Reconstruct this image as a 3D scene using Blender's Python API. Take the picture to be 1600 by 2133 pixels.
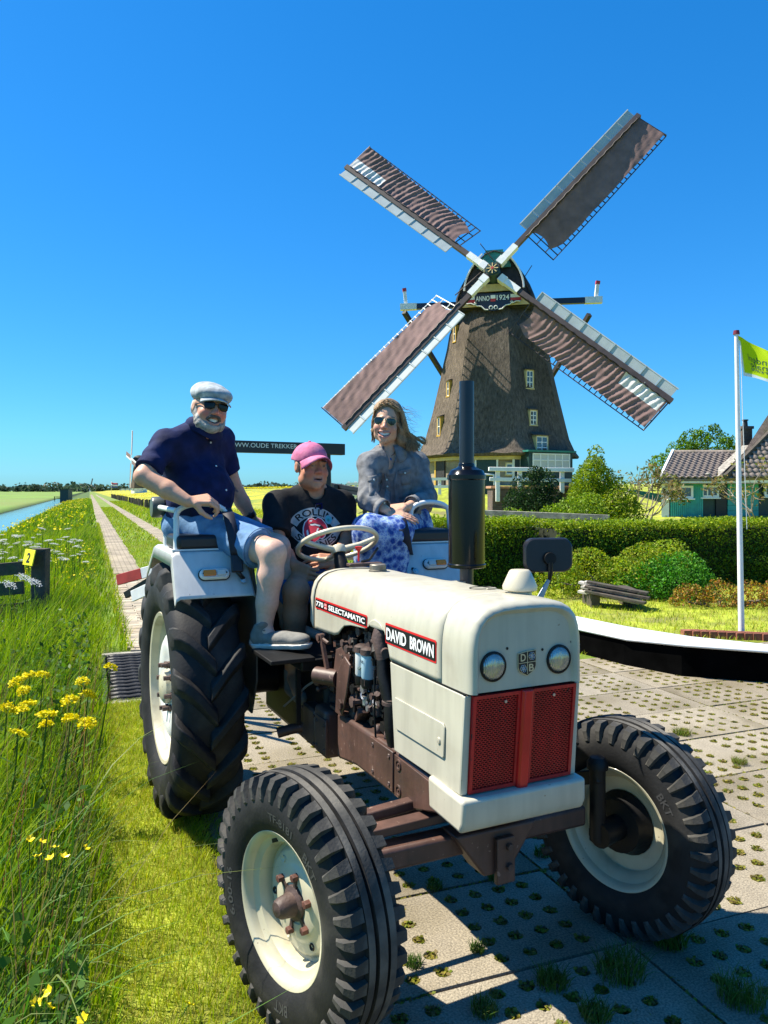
import bpy, bmesh, math, random
import numpy as np
from mathutils import Vector, Matrix, Euler
from mathutils.geometry import delaunay_2d_cdt
random.seed(7); RNG = np.random.default_rng(11)
R = math.radians
for o in list(bpy.data.objects): bpy.data.objects.remove(o)
SC = bpy.context.scene; COL = SC.collection

# ---------------------------------------------------------------- camera, sky, sun, exposure
EYE = 1.6295
cam_d = bpy.data.cameras.new('camera'); cam = bpy.data.objects.new('camera', cam_d); COL.objects.link(cam)
cam.location = (0, 0, EYE); cam.rotation_euler = (R(90), 0, 0)
cam_d.sensor_fit = 'VERTICAL'; cam_d.sensor_height = 36; cam_d.lens = 1600/2133*36
cam_d.shift_y = -(1066.5-1022)/2133; cam_d.clip_start = .05; cam_d.clip_end = 9000
SC.camera = cam
SUN = Vector((-.667, .132, 1.0)).normalized()
w = bpy.data.worlds.new('World'); SC.world = w; w.use_nodes = True
nt = w.node_tree; nt.nodes.clear()
sky = nt.nodes.new('ShaderNodeTexSky'); sky.sky_type = 'NISHITA'; sky.sun_disc = False
sky.sun_elevation = math.asin(SUN.z); sky.sun_rotation = math.atan2(SUN.x, SUN.y)
sky.air_density = 1.0; sky.dust_density = .25; sky.ozone_density = 3.0
hs = nt.nodes.new('ShaderNodeHueSaturation'); hs.inputs['Saturation'].default_value = 1.38; hs.inputs['Hue'].default_value = .489
bg = nt.nodes.new('ShaderNodeBackground'); bg.inputs[1].default_value = .095
ow = nt.nodes.new('ShaderNodeOutputWorld')
tint = nt.nodes.new('ShaderNodeVectorMath'); tint.operation = 'MULTIPLY'; tint.inputs[1].default_value = (.35, .89, 1.42)
nt.links.new(sky.outputs[0], hs.inputs['Color']); gm = nt.nodes.new('ShaderNodeGamma'); gm.inputs[1].default_value = .76; nt.links.new(hs.outputs[0], gm.inputs[0]); nt.links.new(gm.outputs[0], tint.inputs[0]); nt.links.new(tint.outputs[0], bg.inputs[0]); nt.links.new(bg.outputs[0], ow.inputs[0])
sd = bpy.data.lights.new('sun', 'SUN'); sd.energy = 5.0; sd.angle = R(.53); sd.color = (1, .93, .78)
sun = bpy.data.objects.new('sun', sd); COL.objects.link(sun); sun.rotation_euler = SUN.to_track_quat('Z', 'Y').to_euler()
sun.location = (-20, 5, 40)
SC.view_settings.view_transform = 'Standard'; SC.view_settings.look = 'None'
SC.view_settings.exposure = 1.1; SC.view_settings.gamma = 1.0; SC.view_settings.use_curve_mapping = False
SC.cycles.max_bounces = 6; SC.cycles.diffuse_bounces = 2; SC.cycles.glossy_bounces = 3; SC.cycles.transparent_max_bounces = 6
SC.cycles.use_denoising = True; SC.cycles.caustics_reflective = False; SC.cycles.caustics_refractive = False

# ---------------------------------------------------------------- survey helpers
def W(u, v, d): return Vector(((u-800)/1600*d, d, EYE-(v-1022)/1600*d))
CP, SP = .9337, .3579                                 # direction of the farm track
def ST(s, t): return (s*CP-t*SP, s*SP+t*CP)
def sst(x, y): return x*CP+y*SP, -x*SP+y*CP
def smooth(a, b, x):
    q = np.clip((x-a)/(b-a), 0, 1); return q*q*(3-2*q)
MILL = (7.0, 47.25)
def ground_z(x, y):
    x = np.asarray(x, float); y = np.asarray(y, float)
    s, t = sst(x, y)
    z = np.interp(s, [-5000, -40, -12, -9.6, -9.1, -8.6, -5.0, -4.5, -3.6, -1.6, -.2, 5000],
                  [-.45, -.45, -.42, -.5, -.95, -1.9, -1.9, -.95, -.5, -.14, 0, 0])
    z = z + smooth(6, 45, s)*2.2*smooth(14, 50, t)
    r = np.hypot(x-MILL[0], y-MILL[1])
    return np.maximum(z, np.where(r < 17, 1.9*smooth(12.5, 7, r), -9)) if True else z

# ---------------------------------------------------------------- materials
def mat(name, col, rough=.6, metal=0., var=.0, vscale=8., col2=None, bump=0., bscale=40., bdist=.01, spec=.5, attr=None, coat=0., trans=0., emit=None, coords='Object', detail=4., sss=0., patch=None, pscale=3., plo=.5, phi=.6, rvar=0.):
    m = bpy.data.materials.new(name); m.use_nodes = True
    t = m.node_tree; b = t.nodes['Principled BSDF']
    b.inputs['Roughness'].default_value = rough; b.inputs['Metallic'].default_value = metal
    b.inputs['Specular IOR Level'].default_value = spec
    if coat: b.inputs['Coat Weight'].default_value = coat; b.inputs['Coat Roughness'].default_value = .08
    if trans: b.inputs['Transmission Weight'].default_value = trans
    if sss: b.inputs['Subsurface Weight'].default_value = sss; b.inputs['Subsurface Radius'].default_value = (.02, .008, .004); b.inputs['Subsurface Scale'].default_value = .3
    c = (*col, 1)
    b.inputs['Base Color'].default_value = c
    tc = t.nodes.new('ShaderNodeTexCoord'); out = tc.outputs[coords]
    src = None
    if attr:
        a = t.nodes.new('ShaderNodeAttribute'); a.attribute_name = attr; src = a.outputs['Color']
    if var or col2:
        n = t.nodes.new('ShaderNodeTexNoise'); n.inputs['Scale'].default_value = vscale; n.inputs['Detail'].default_value = detail
        t.links.new(out, n.inputs['Vector'])
        mr = t.nodes.new('ShaderNodeMapRange'); mr.inputs[1].default_value = .32; mr.inputs[2].default_value = .68
        t.links.new(n.outputs['Fac'], mr.inputs[0])
        mx = t.nodes.new('ShaderNodeMix'); mx.data_type = 'RGBA'
        t.links.new(mr.outputs[0], mx.inputs[0])
        if src is not None:
            hv = t.nodes.new('ShaderNodeHueSaturation'); hv.inputs['Value'].default_value = 1-var
            hv2 = t.nodes.new('ShaderNodeHueSaturation'); hv2.inputs['Value'].default_value = 1+var
            t.links.new(src, hv.inputs['Color']); t.links.new(src, hv2.inputs['Color'])
            t.links.new(hv.outputs[0], mx.inputs[6]); t.links.new(hv2.outputs[0], mx.inputs[7])
        else:
            c2 = (*col2, 1) if col2 else tuple(min(1, q*(1+var)) for q in col)+(1,)
            c1 = c if col2 else tuple(q*(1-var) for q in col)+(1,)
            mx.inputs[6].default_value = c1; mx.inputs[7].default_value = c2
        src = mx.outputs[2]
        if rvar:
            rr = t.nodes.new('ShaderNodeMapRange'); rr.inputs[3].default_value = rough-rvar; rr.inputs[4].default_value = rough+rvar
            t.links.new(n.outputs['Fac'], rr.inputs[0]); t.links.new(rr.outputs[0], b.inputs['Roughness'])
    if patch:
        n = t.nodes.new('ShaderNodeTexNoise'); n.inputs['Scale'].default_value = pscale; n.inputs['Detail'].default_value = 6
        t.links.new(out, n.inputs['Vector'])
        mr = t.nodes.new('ShaderNodeMapRange'); mr.inputs[1].default_value = plo; mr.inputs[2].default_value = phi
        t.links.new(n.outputs['Fac'], mr.inputs[0])
        mx = t.nodes.new('ShaderNodeMix'); mx.data_type = 'RGBA'
        t.links.new(mr.outputs[0], mx.inputs[0])
        if src is not None: t.links.new(src, mx.inputs[6])
        else: mx.inputs[6].default_value = c
        mx.inputs[7].default_value = (*patch, 1); src = mx.outputs[2]
    if src is not None: t.links.new(src, b.inputs['Base Color'])
    if bump:
        n = t.nodes.new('ShaderNodeTexNoise'); n.inputs['Scale'].default_value = bscale; n.inputs['Detail'].default_value = 5
        t.links.new(out, n.inputs['Vector'])
        bp = t.nodes.new('ShaderNodeBump'); bp.inputs['Strength'].default_value = bump; bp.inputs['Distance'].default_value = bdist
        t.links.new(n.outputs['Fac'], bp.inputs['Height']); t.links.new(bp.outputs[0], b.inputs['Normal'])
    if emit:
        b.inputs['Emission Color'].default_value = (*emit, 1); b.inputs['Emission Strength'].default_value = 1
    return m
def wear(m, chip=(.12,.07,.045), scale=55., lo=.70, grime=.82, gscale=(26, 26, 2.5)):
    """paint chips and vertical grime streaks on top of a material's colour"""
    t = m.node_tree; b = t.nodes['Principled BSDF']; lk = b.inputs['Base Color'].links; tc = t.nodes.new('ShaderNodeTexCoord')
    mp = t.nodes.new('ShaderNodeMapping'); mp.inputs['Scale'].default_value = gscale; t.links.new(tc.outputs['Object'], mp.inputs[0])
    g = t.nodes.new('ShaderNodeTexNoise'); g.inputs['Scale'].default_value = 1; g.inputs['Detail'].default_value = 5; t.links.new(mp.outputs[0], g.inputs['Vector'])
    gr = t.nodes.new('ShaderNodeMapRange'); gr.inputs[1].default_value = .42; gr.inputs[2].default_value = .68; gr.inputs[3].default_value = 1.; gr.inputs[4].default_value = grime; t.links.new(g.outputs['Fac'], gr.inputs[0])
    mu = t.nodes.new('ShaderNodeMix'); mu.data_type = 'RGBA'; mu.blend_type = 'MULTIPLY'; mu.inputs[0].default_value = 1
    if lk: t.links.new(lk[0].from_socket, mu.inputs[6])
    else: mu.inputs[6].default_value = b.inputs['Base Color'].default_value
    t.links.new(gr.outputs[0], mu.inputs[7])
    n = t.nodes.new('ShaderNodeTexNoise'); n.inputs['Scale'].default_value = scale; n.inputs['Detail'].default_value = 2; t.links.new(tc.outputs['Object'], n.inputs['Vector'])
    n2 = t.nodes.new('ShaderNodeTexNoise'); n2.inputs['Scale'].default_value = 7; n2.inputs['Detail'].default_value = 3; t.links.new(tc.outputs['Object'], n2.inputs['Vector'])
    ad = t.nodes.new('ShaderNodeMath'); ad.operation = 'MULTIPLY_ADD'; ad.inputs[1].default_value = .35; t.links.new(n2.outputs['Fac'], ad.inputs[0]); t.links.new(n.outputs['Fac'], ad.inputs[2])
    mr = t.nodes.new('ShaderNodeMapRange'); mr.inputs[1].default_value = lo+.175; mr.inputs[2].default_value = lo+.205; t.links.new(ad.outputs[0], mr.inputs[0])
    mx = t.nodes.new('ShaderNodeMix'); mx.data_type = 'RGBA'; t.links.new(mr.outputs[0], mx.inputs[0]); t.links.new(mu.outputs[2], mx.inputs[6]); mx.inputs[7].default_value = (*chip, 1)
    t.links.new(mx.outputs[2], b.inputs['Base Color']); return m
def leaf_mat(name, rough=.55, translucent=.5):
    m = bpy.data.materials.new(name); m.use_nodes = True; t = m.node_tree; b = t.nodes['Principled BSDF']
    b.inputs['Roughness'].default_value = rough; b.inputs['Specular IOR Level'].default_value = .16
    a = t.nodes.new('ShaderNodeAttribute'); a.attribute_name = 'Col'
    t.links.new(a.outputs['Color'], b.inputs['Base Color'])
    tr = t.nodes.new('ShaderNodeBsdfTranslucent'); hv = t.nodes.new('ShaderNodeHueSaturation'); hv.inputs['Saturation'].default_value = 1.1; hv.inputs['Value'].default_value = 1.3
    t.links.new(a.outputs['Color'], hv.inputs['Color']); t.links.new(hv.outputs[0], tr.inputs[0])
    mx = t.nodes.new('ShaderNodeMixShader'); mx.inputs[0].default_value = translucent
    t.links.new(b.outputs[0], mx.inputs[1]); t.links.new(tr.outputs[0], mx.inputs[2])
    t.links.new(mx.outputs[0], t.nodes['Material Output'].inputs[0])
    return m

# ---------------------------------------------------------------- mesh builder
class MB:
    def __init__(s): s.v = []; s.f = []; s.m = []; s.s = []; s.cur = 0
    def mi(s, i): s.cur = i; return s
    def add(s, vs, fs, smooth=True):
        b = len(s.v); s.v += [tuple(q) for q in vs]
        for f in fs: s.f.append([b+i for i in f]); s.m.append(s.cur); s.s.append(smooth)
        return s
    def box(s, c, size, rot=None, M=None):
        hx, hy, hz = size[0]/2, size[1]/2, size[2]/2
        vs = [Vector((x, y, z)) for x in (-hx, hx) for y in (-hy, hy) for z in (-hz, hz)]
        if rot is not None:
            E = rot if isinstance(rot, Matrix) else Euler(rot).to_matrix()
            vs = [E @ q for q in vs]
        vs = [q+Vector(c) for q in vs]
        if M is not None: vs = [M @ q for q in vs]
        return s.add(vs, [(0,1,3,2),(4,6,7,5),(0,4,5,1),(2,3,7,6),(0,2,6,4),(1,5,7,3)], False)
    def beam(s, a, b, w, h, up=(0,0,1)):
        a = Vector(a); b = Vector(b); x = (b-a).normalized(); u = Vector(up)
        y = u.cross(x)
        if y.length < 1e-5: y = Vector((1,0,0)).cross(x)
        y.normalize(); z = x.cross(y)
        vs = [p+y*sy*w/2+z*sz*h/2 for p in (a, b) for sy in (-1, 1) for sz in (-1, 1)]
        return s.add(vs, [(0,1,3,2),(4,6,7,5),(0,4,5,1),(2,3,7,6),(0,2,6,4),(1,5,7,3)], False)
    def tube(s, path, r, n=8, closed=False, caps=True):
        P = [Vector(p) for p in path]; k = len(P)
        rs = r if hasattr(r, '__len__') else [r]*k
        rings = []; up = None
        for i, p in enumerate(P):
            if closed: d = (P[(i+1) % k]-P[i-1])
            else: d = (P[min(i+1, k-1)]-P[max(i-1, 0)])
            d.normalize()
            if up is None:
                up = Vector((0,0,1)) if abs(d.z) < .9 else Vector((1,0,0))
            up = (up-d*up.dot(d))
            if up.length < 1e-6: up = d.orthogonal()
            up.normalize(); q = d.cross(up)
            rings.append([p+(up*math.cos(2*math.pi*j/n)+q*math.sin(2*math.pi*j/n))*rs[i] for j in range(n)])
        vs = [v for rg in rings for v in rg]; fs = []
        for i in range(k if closed else k-1):
            a = i*n; b = ((i+1) % k)*n
            for j in range(n): fs.append((a+j, a+(j+1) % n, b+(j+1) % n, b+j))
        s.add(vs, fs, True)
        if caps and not closed:
            s.add(rings[0], [tuple(range(n))[::-1]], False); s.add(rings[-1], [tuple(range(n))], False)
        return s
    def cyl(s, a, b, r0, r1=None, n=16, caps=True): return s.tube([a, b], [r0, r0 if r1 is None else r1], n, False, caps)
    def lathe(s, prof, o=(0,0,0), axis=(0,0,1), n=32, closed=False, smooth=True):
        o = Vector(o); ax = Vector(axis).normalized(); u = ax.orthogonal().normalized(); q = ax.cross(u)
        if abs(ax.y) > .9: u = Vector((0,0,1)); q = ax.cross(u)
        vs = []; k = len(prof)
        for (r, h) in prof:
            for j in range(n):
                a = 2*math.pi*j/n; vs.append(o+ax*h+(u*math.cos(a)+q*math.sin(a))*r)
        fs = []
        for i in range(k if closed else k-1):
            a = i*n; b = ((i+1) % k)*n
            for j in range(n): fs.append((a+j, a+(j+1) % n, b+(j+1) % n, b+j))
        return s.add(vs, fs, smooth)
    def grid(s, rows, closed_u=False, smooth=True):
        m, n = len(rows), len(rows[0]); vs = [p for r in rows for p in r]; fs = []
        for i in range(m-1):
            for j in range(n if closed_u else n-1):
                fs.append((i*n+j, i*n+(j+1) % n, (i+1)*n+(j+1) % n, (i+1)*n+j))
        return s.add(vs, fs, smooth)
    def poly(s, pts): return s.add(pts, [tuple(range(len(pts)))], False)
    def prism(s, pts, ext):
        n = len(pts); e = Vector(ext); P = [Vector(p) for p in pts]
        fs = [tuple(range(n))[::-1], tuple(range(n, 2*n))]+[(i, (i+1) % n, n+(i+1) % n, n+i) for i in range(n)]
        return s.add(P+[p+e for p in P], fs, False)
    def ell(s, c, r, n=16, m=10, rot=None):
        c = Vector(c); vs = []; E = rot or Matrix.Identity(3)
        for i in range(m+1):
            th = math.pi*i/m
            for j in range(n):
                a = 2*math.pi*j/n
                vs.append(c+E @ Vector((r[0]*math.sin(th)*math.cos(a), r[1]*math.sin(th)*math.sin(a), r[2]*math.cos(th))))
        fs = [(i*n+j, (i+1)*n+j, (i+1)*n+(j+1) % n, i*n+(j+1) % n) for i in range(m) for j in range(n)]
        return s.add(vs, fs, True)
    def mesh(s, name, mats):
        me = bpy.data.meshes.new(name); me.from_pydata(s.v, [], s.f)
        for m in (mats if isinstance(mats, (list, tuple)) else [mats]): me.materials.append(m)
        me.polygons.foreach_set('material_index', s.m); me.polygons.foreach_set('use_smooth', s.s)
        bm = bmesh.new(); bm.from_mesh(me); bmesh.ops.remove_doubles(bm, verts=bm.verts, dist=1e-6) if len(s.v) < 30000 else None
        bmesh.ops.recalc_face_normals(bm, faces=bm.faces)
        bm.to_mesh(me); bm.free(); me.update()
        return me
    def build(s, name, mats, parent=None, bevel=0., auto=True, solid=0., seg=2):
        o = link(name, s.mesh(name, mats), parent)
        if solid:
            md = o.modifiers.new('solid', 'SOLIDIFY'); md.thickness = solid; md.offset = -1
        if bevel:
            md = o.modifiers.new('bevel', 'BEVEL'); md.width = bevel; md.segments = seg; md.limit_method = 'ANGLE'; md.angle_limit = R(40)
            md.harden_normals = False
            for p in o.data.polygons: p.use_smooth = True
            sm(o)
        elif auto: sm(o)
        return o
def sm(o, ang=38):
    me = o.data
    n = len(me.edges); sharp = np.zeros(n, bool)
    bm = bmesh.new(); bm.from_mesh(me)
    c = R(ang)
    for i, e in enumerate(bm.edges):
        if len(e.link_faces) == 2 and e.calc_face_angle(0) > c: sharp[i] = True
    bm.free()
    at = me.attributes.get('sharp_edge') or me.attributes.new('sharp_edge', 'BOOLEAN', 'EDGE')
    at.data.foreach_set('value', sharp)
def link(name, data, parent=None):
    o = bpy.data.objects.new(name, data); COL.objects.link(o)
    if parent is not None: o.parent = parent
    return o
def tag(o, label=None, cat=None, group=None, kind=None):
    if label: o['label'] = label
    if cat: o['category'] = cat
    if group: o['group'] = group
    if kind: o['kind'] = kind
    return o
def thing(name, label, cat, loc=(0,0,0), rotz=0., group=None):
    o = link(name, None); o.location = loc; o.rotation_euler = (0, 0, rotz); o.empty_display_size = .1
    return tag(o, label, cat, group)
def copy_tree(o, parent=None):
    c = o.copy(); COL.objects.link(c); c.parent = parent
    for ch in o.children: copy_tree(ch, c)
    return c
def np_mesh(name, V, F, mats, cols=None, smooth=False, midx=None):
    """fast mesh from numpy; F is (n,3) or (n,4)"""
    V = np.ascontiguousarray(V, np.float32); F = np.ascontiguousarray(F, np.int32)
    me = bpy.data.meshes.new(name); k = F.shape[1]
    me.vertices.add(len(V)); me.vertices.foreach_set('co', V.ravel())
    me.loops.add(F.size); me.loops.foreach_set('vertex_index', F.ravel())
    me.polygons.add(len(F)); me.polygons.foreach_set('loop_start', np.arange(0, F.size, k, dtype=np.int32))
    me.polygons.foreach_set('loop_total', np.full(len(F), k, np.int32))
    for m in (mats if isinstance(mats, (list, tuple)) else [mats]): me.materials.append(m)
    if smooth: me.polygons.foreach_set('use_smooth', np.ones(len(F), bool))
    if midx is not None: me.polygons.foreach_set('material_index', np.asarray(midx, np.int32))
    me.update(calc_edges=True); me.validate()
    if cols is not None:
        a = me.attributes.new('Col', 'FLOAT_COLOR', 'POINT')
        c = np.ones((len(V), 4), np.float32); c[:, :3] = cols; a.data.foreach_set('color', c.ravel())
    return me
def text_mesh(txt, size, bold=0., xs=1., spacing=1.):
    cu = bpy.data.curves.new('lettering', 'FONT'); cu.body = txt; cu.size = size; cu.offset = bold; cu.resolution_u = 3
    cu.align_x = 'CENTER'; cu.align_y = 'CENTER'; cu.space_character = spacing
    ob = bpy.data.objects.new('lettering', cu)
    me = bpy.data.meshes.new_from_object(ob)
    V = np.array([v.co[:] for v in me.vertices]).reshape(-1, 3); F = [tuple(p.vertices) for p in me.polygons]
    bpy.data.objects.remove(ob); bpy.data.curves.remove(cu); bpy.data.meshes.remove(me)
    if len(V): V[:, 0] *= xs; V[:, 0] -= (V[:, 0].max()+V[:, 0].min())/2; V[:, 1] -= (V[:, 1].max()+V[:, 1].min())/2
    return V, F
def put_text(mb, txt, size, o, right, up, bold=0., xs=1., spacing=1., width=None, height=None, fn=None):
    V, F = text_mesh(txt, size, bold, xs, spacing)
    if width: V[:, 0] *= width/(V[:, 0].max()-V[:, 0].min())
    if height: V[:, 1] *= height/(V[:, 1].max()-V[:, 1].min())
    o = Vector(o); r = Vector(right).normalized(); u = Vector(up).normalized()
    if fn: pts = [fn(p[0], p[1]) for p in V]
    else: pts = [o+r*p[0]+u*p[1] for p in V]
    mb.add(pts, F, False)

# ---------------------------------------------------------------- signed-distance body builder
class Field:
    def __init__(s, lo, hi, h=.005):
        s.lo = np.array(lo, float); s.h = h
        s.n = np.ceil((np.array(hi)-s.lo)/h).astype(int)+1
        s.a = np.full(s.n, .2, np.float32)
        s.ax = [s.lo[i]+np.arange(s.n[i])*h for i in range(3)]
    def _sl(s, lo, hi):
        i0 = np.maximum(((np.array(lo)-s.lo)/s.h).astype(int)-1, 0); i1 = np.minimum(((np.array(hi)-s.lo)/s.h).astype(int)+2, s.n)
        if (i1 <= i0).any(): return None
        sl = tuple(slice(a, b) for a, b in zip(i0, i1))
        X, Y, Z = np.meshgrid(*[s.ax[i][sl[i]] for i in range(3)], indexing='ij', sparse=True)
        return sl, X.astype(np.float32), Y.astype(np.float32), Z.astype(np.float32)
    def _comb(s, sl, d, k, sub=False):
        a = s.a[sl]
        if sub:
            h = np.clip(.5-.5*(a+d)/k, 0, 1) if k > 0 else None
            s.a[sl] = np.maximum(a, -d) if h is None else a*(1-h)-d*h+k*h*(1-h)
        else:
            if k > 0:
                h = np.maximum(k-np.abs(a-d), 0)/k; s.a[sl] = np.minimum(a, d)-h*h*k*.25
            else: s.a[sl] = np.minimum(a, d)
    def cap(s, p, q, ra, rb=None, k=.02, sub=False, flat=False, sq=None, hard=()):
        p = np.array(p, float); q = np.array(q, float); rb = ra if rb is None else rb
        m = max(ra, rb)+max(k, .012)+.02
        r = s._sl(np.minimum(p, q)-m, np.maximum(p, q)+m)
        if r is None: return s
        sl, X, Y, Z = r; d = q-p; L2 = max((d*d).sum(), 1e-9)
        px, py, pz = X-p[0], Y-p[1], Z-p[2]
        tt = (px*d[0]+py*d[1]+pz*d[2])/L2; t = np.clip(tt, 0, 1)
        dist = np.sqrt((px-t*d[0])**2+(py-t*d[1])**2+(pz-t*d[2])**2)-(ra+(rb-ra)*t)
        if flat: dist = np.maximum(dist, (tt-1)*math.sqrt(L2))
        for (hp, hn) in hard:
            dist = np.maximum(dist, (X-hp[0])*hn[0]+(Y-hp[1])*hn[1]+(Z-hp[2])*hn[2])
        s._comb(sl, dist.astype(np.float32), k, sub); return s
    def ell(s, c, r, M=None, k=.02, sub=False, hard=()):
        c = np.array(c, float); r = np.array(r, float); m = r.max()+max(k, .012)+.02
        g = s._sl(c-m, c+m)
        if g is None: return s
        sl, X, Y, Z = g; x, y, z = X-c[0], Y-c[1], Z-c[2]
        if M is not None:
            M = np.array(M, float)            # columns are the local axes
            x, y, z = (x*M[0,0]+y*M[1,0]+z*M[2,0], x*M[0,1]+y*M[1,1]+z*M[2,1], x*M[0,2]+y*M[1,2]+z*M[2,2])
        k0 = np.sqrt((x/r[0])**2+(y/r[1])**2+(z/r[2])**2); k1 = np.sqrt((x/r[0]**2)**2+(y/r[1]**2)**2+(z/r[2]**2)**2)
        dist = k0*(k0-1)/np.maximum(k1, 1e-6)
        for (hp, hn) in hard: dist = np.maximum(dist, (X-hp[0])*hn[0]+(Y-hp[1])*hn[1]+(Z-hp[2])*hn[2])
        s._comb(sl, dist.astype(np.float32), k, sub); return s
    def chain(s, pts, rs, k=.012, **kw):
        for i in range(len(pts)-1): s.cap(pts[i], pts[i+1], rs[i], rs[i+1], k, **kw)
        return s
    def half(s, p, n):
        """keep only the side the normal points away from"""
        d = sum((s.ax[i].reshape([-1 if j == i else 1 for j in range(3)])-p[i])*n[i] for i in range(3))
        s.a = np.maximum(s.a, d.astype(np.float32)); return s
    def ripple(s, amp, fn):
        idx = np.nonzero(np.abs(s.a) < .03)
        P = np.stack([s.ax[i][idx[i]] for i in range(3)], 1)
        s.a[idx] += (amp*fn(P)).astype(np.float32); return s
    def mesh(s):
        a = s.a; h = s.h; ins = a < 0
        n = np.array(a.shape)
        c = np.zeros(n-1, np.uint8)
        for i in (0, 1):
            for j in (0, 1):
                for k in (0, 1): c += ins[i:n[0]-1+i, j:n[1]-1+j, k:n[2]-1+k]
        act = (c > 0) & (c < 8); idx = np.argwhere(act)
        ids = np.full(n-1, -1, np.int64); ids[act] = np.arange(len(idx))
        acc = np.zeros((len(idx), 3)); cnt = np.zeros(len(idx))
        cor = {}
        for i in (0, 1):
            for j in (0, 1):
                for k in (0, 1): cor[i, j, k] = a[idx[:, 0]+i, idx[:, 1]+j, idx[:, 2]+k]
        for ax in range(3):
            for u in (0, 1):
                for v in (0, 1):
                    A = [u, v]; A.insert(ax, 0); B = [u, v]; B.insert(ax, 1)
                    fa, fb = cor[tuple(A)], cor[tuple(B)]; m = (fa < 0) != (fb < 0)
                    t = fa[m]/(fa[m]-fb[m]); p = np.tile(np.array(A, float), (m.sum(), 1)); p[:, ax] = t
                    acc[m] += p; cnt[m] += 1
        V = s.lo+(idx+acc/np.maximum(cnt, 1)[:, None])*h
        Fs = []
        for ax in range(3):
            sl0 = [slice(None)]*3; sl1 = [slice(None)]*3; sl0[ax] = slice(0, -1); sl1[ax] = slice(1, None)
            A, B = ins[tuple(sl0)], ins[tuple(sl1)]
            e = np.argwhere(A != B); b, cc = [q for q in range(3) if q != ax]
            e = e[(e[:, b] > 0) & (e[:, cc] > 0) & (e[:, b] < n[b]-1) & (e[:, cc] < n[cc]-1)]
            fl = A[e[:, 0], e[:, 1], e[:, 2]]
            def g(db, dc):
                q = e.copy(); q[:, b] += db; q[:, cc] += dc; return ids[q[:, 0], q[:, 1], q[:, 2]]
            Q = np.stack([g(-1, -1), g(0, -1), g(0, 0), g(-1, 0)], 1)
            if ax == 1: fl = ~fl
            Q[~fl] = Q[~fl][:, ::-1]; Fs.append(Q)
        return V, np.concatenate(Fs)
    def build(s, name, mats, parent, colfn=None, origin=None, relax=1):
        V, F = s.mesh()
        for _ in range(relax):
            acc = np.zeros_like(V); cn = np.zeros(len(V))
            for i in range(4):
                for j in ((i+1) % 4, (i+3) % 4):
                    np.add.at(acc, F[:, i], V[F[:, j]]); np.add.at(cn, F[:, i], 1)
            V = V*.5+acc/np.maximum(cn, 1)[:, None]*.5
        cols = colfn(V) if colfn else None
        if origin is not None: V = V-np.array(origin)
        return link(name, np_mesh(name, V, F, mats, cols, True), parent)
def wob(P, f, seed=0):
    r = np.random.default_rng(seed); out = 0
    for i in range(6):
        d = r.normal(size=3); d /= np.linalg.norm(d); out = out+np.sin(P@d*f*(.6+.25*i)+r.uniform(0, 6.3)+.8*np.sin(P@np.roll(d, 1)*f*.7))
    return out/6
# ---------------------------------------------------------------- ground, water, track, paving
M = {}
M['polder'] = mat('polder_grass', (.13,.23,.018), .9, var=.3, vscale=.05, patch=(.15,.2,.03), pscale=.02, plo=.45, phi=.62)
M['bank'] = mat('bank_grass', (.055,.10,.012), .95, var=.4, vscale=1.2, bump=.6, bscale=9, bdist=.05)
M['verge'] = mat('verge_grass', (.15,.22,.022), .95, var=.35, vscale=1.5, bump=.5, bscale=14, bdist=.04, patch=(.14,.16,.04), pscale=.5)
M['lawn'] = mat('lawn_grass', (.27,.31,.022), .95, var=.35, vscale=3., bump=.5, bscale=22, bdist=.03, patch=(.16,.15,.05), pscale=1.1, plo=.52, phi=.66)
M['meadow'] = mat('meadow_grass', (.17,.23,.02), .95, var=.3, vscale=.6, bump=.4, bscale=5, bdist=.05, patch=(.50,.40,.01), pscale=.16, plo=.44, phi=.58)
M['soil'] = mat('soil', (.085,.07,.04), .95, var=.4, vscale=20, bump=.8, bscale=60)
def in_pave(s, t): return (s > .5) & (s < 8.3) & (t < 6.27)
def in_pit(s, t): return (s > .14) & (s < 4.3) & (t > 6.27) & (t < 8.13)
sv = np.array([-4500,-1500,-600,-250,-120,-60,-30,-20,-14,-12,-10.5,-9.8,-9.45,-9.2,-8.9,-8.5,-7,-5.2,-5,-4.75,-4.5,-4.2,-3.9,-3.6,-3,-2.4,-1.8,-1.2,-.6,-.2,.0,.139,.141,.3,.499,.501,.8,1.4,2,2.7,3.4,4.299,4.301,5,6,7,8.299,8.301,9.5,11,12.5,14,16,18,20,22,24,27,30,34,38,44,52,64,80,110,160,260,450,900,2000,4500])
tv = np.array([-12,-4,0,1,2,3,4,5,6.269,6.271,7,8.129,8.131,9,10,11,12,14,16,18,20,22,24,27,30,33,36,39,42,45,48,51,54,58,63,70,80,95,115,150,200,280,400,600,1000,2000,5000])
S_, T_ = np.meshgrid(sv, tv, indexing='ij')
X_, Y_ = ST(S_, T_)
Z_ = ground_z(X_, Y_)
Z_ = np.where(in_pave(S_, T_), -.024, np.where(in_pit(S_, T_), -.45, Z_-.004))
V = np.stack([X_, Y_, Z_], -1).reshape(-1, 3); ns, ntt = S_.shape
ii, jj = np.meshgrid(np.arange(ns-1), np.arange(ntt-1), indexing='ij')
F = np.stack([ii*ntt+jj, (ii+1)*ntt+jj, (ii+1)*ntt+jj+1, ii*ntt+jj+1], -1).reshape(-1, 4)
sc_ = ((sv[:-1]+sv[1:])/2)[:, None]+0*tv[None, :-1]; tc_ = ((tv[:-1]+tv[1:])/2)[None]+0*sv[:-1, None]
mi = np.where(sc_ < -9.3, 0, np.where(sc_ < -.05, 1, np.where(sc_ < 4.7, 2, np.where(tc_ > 15, 4, 3))))
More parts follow.
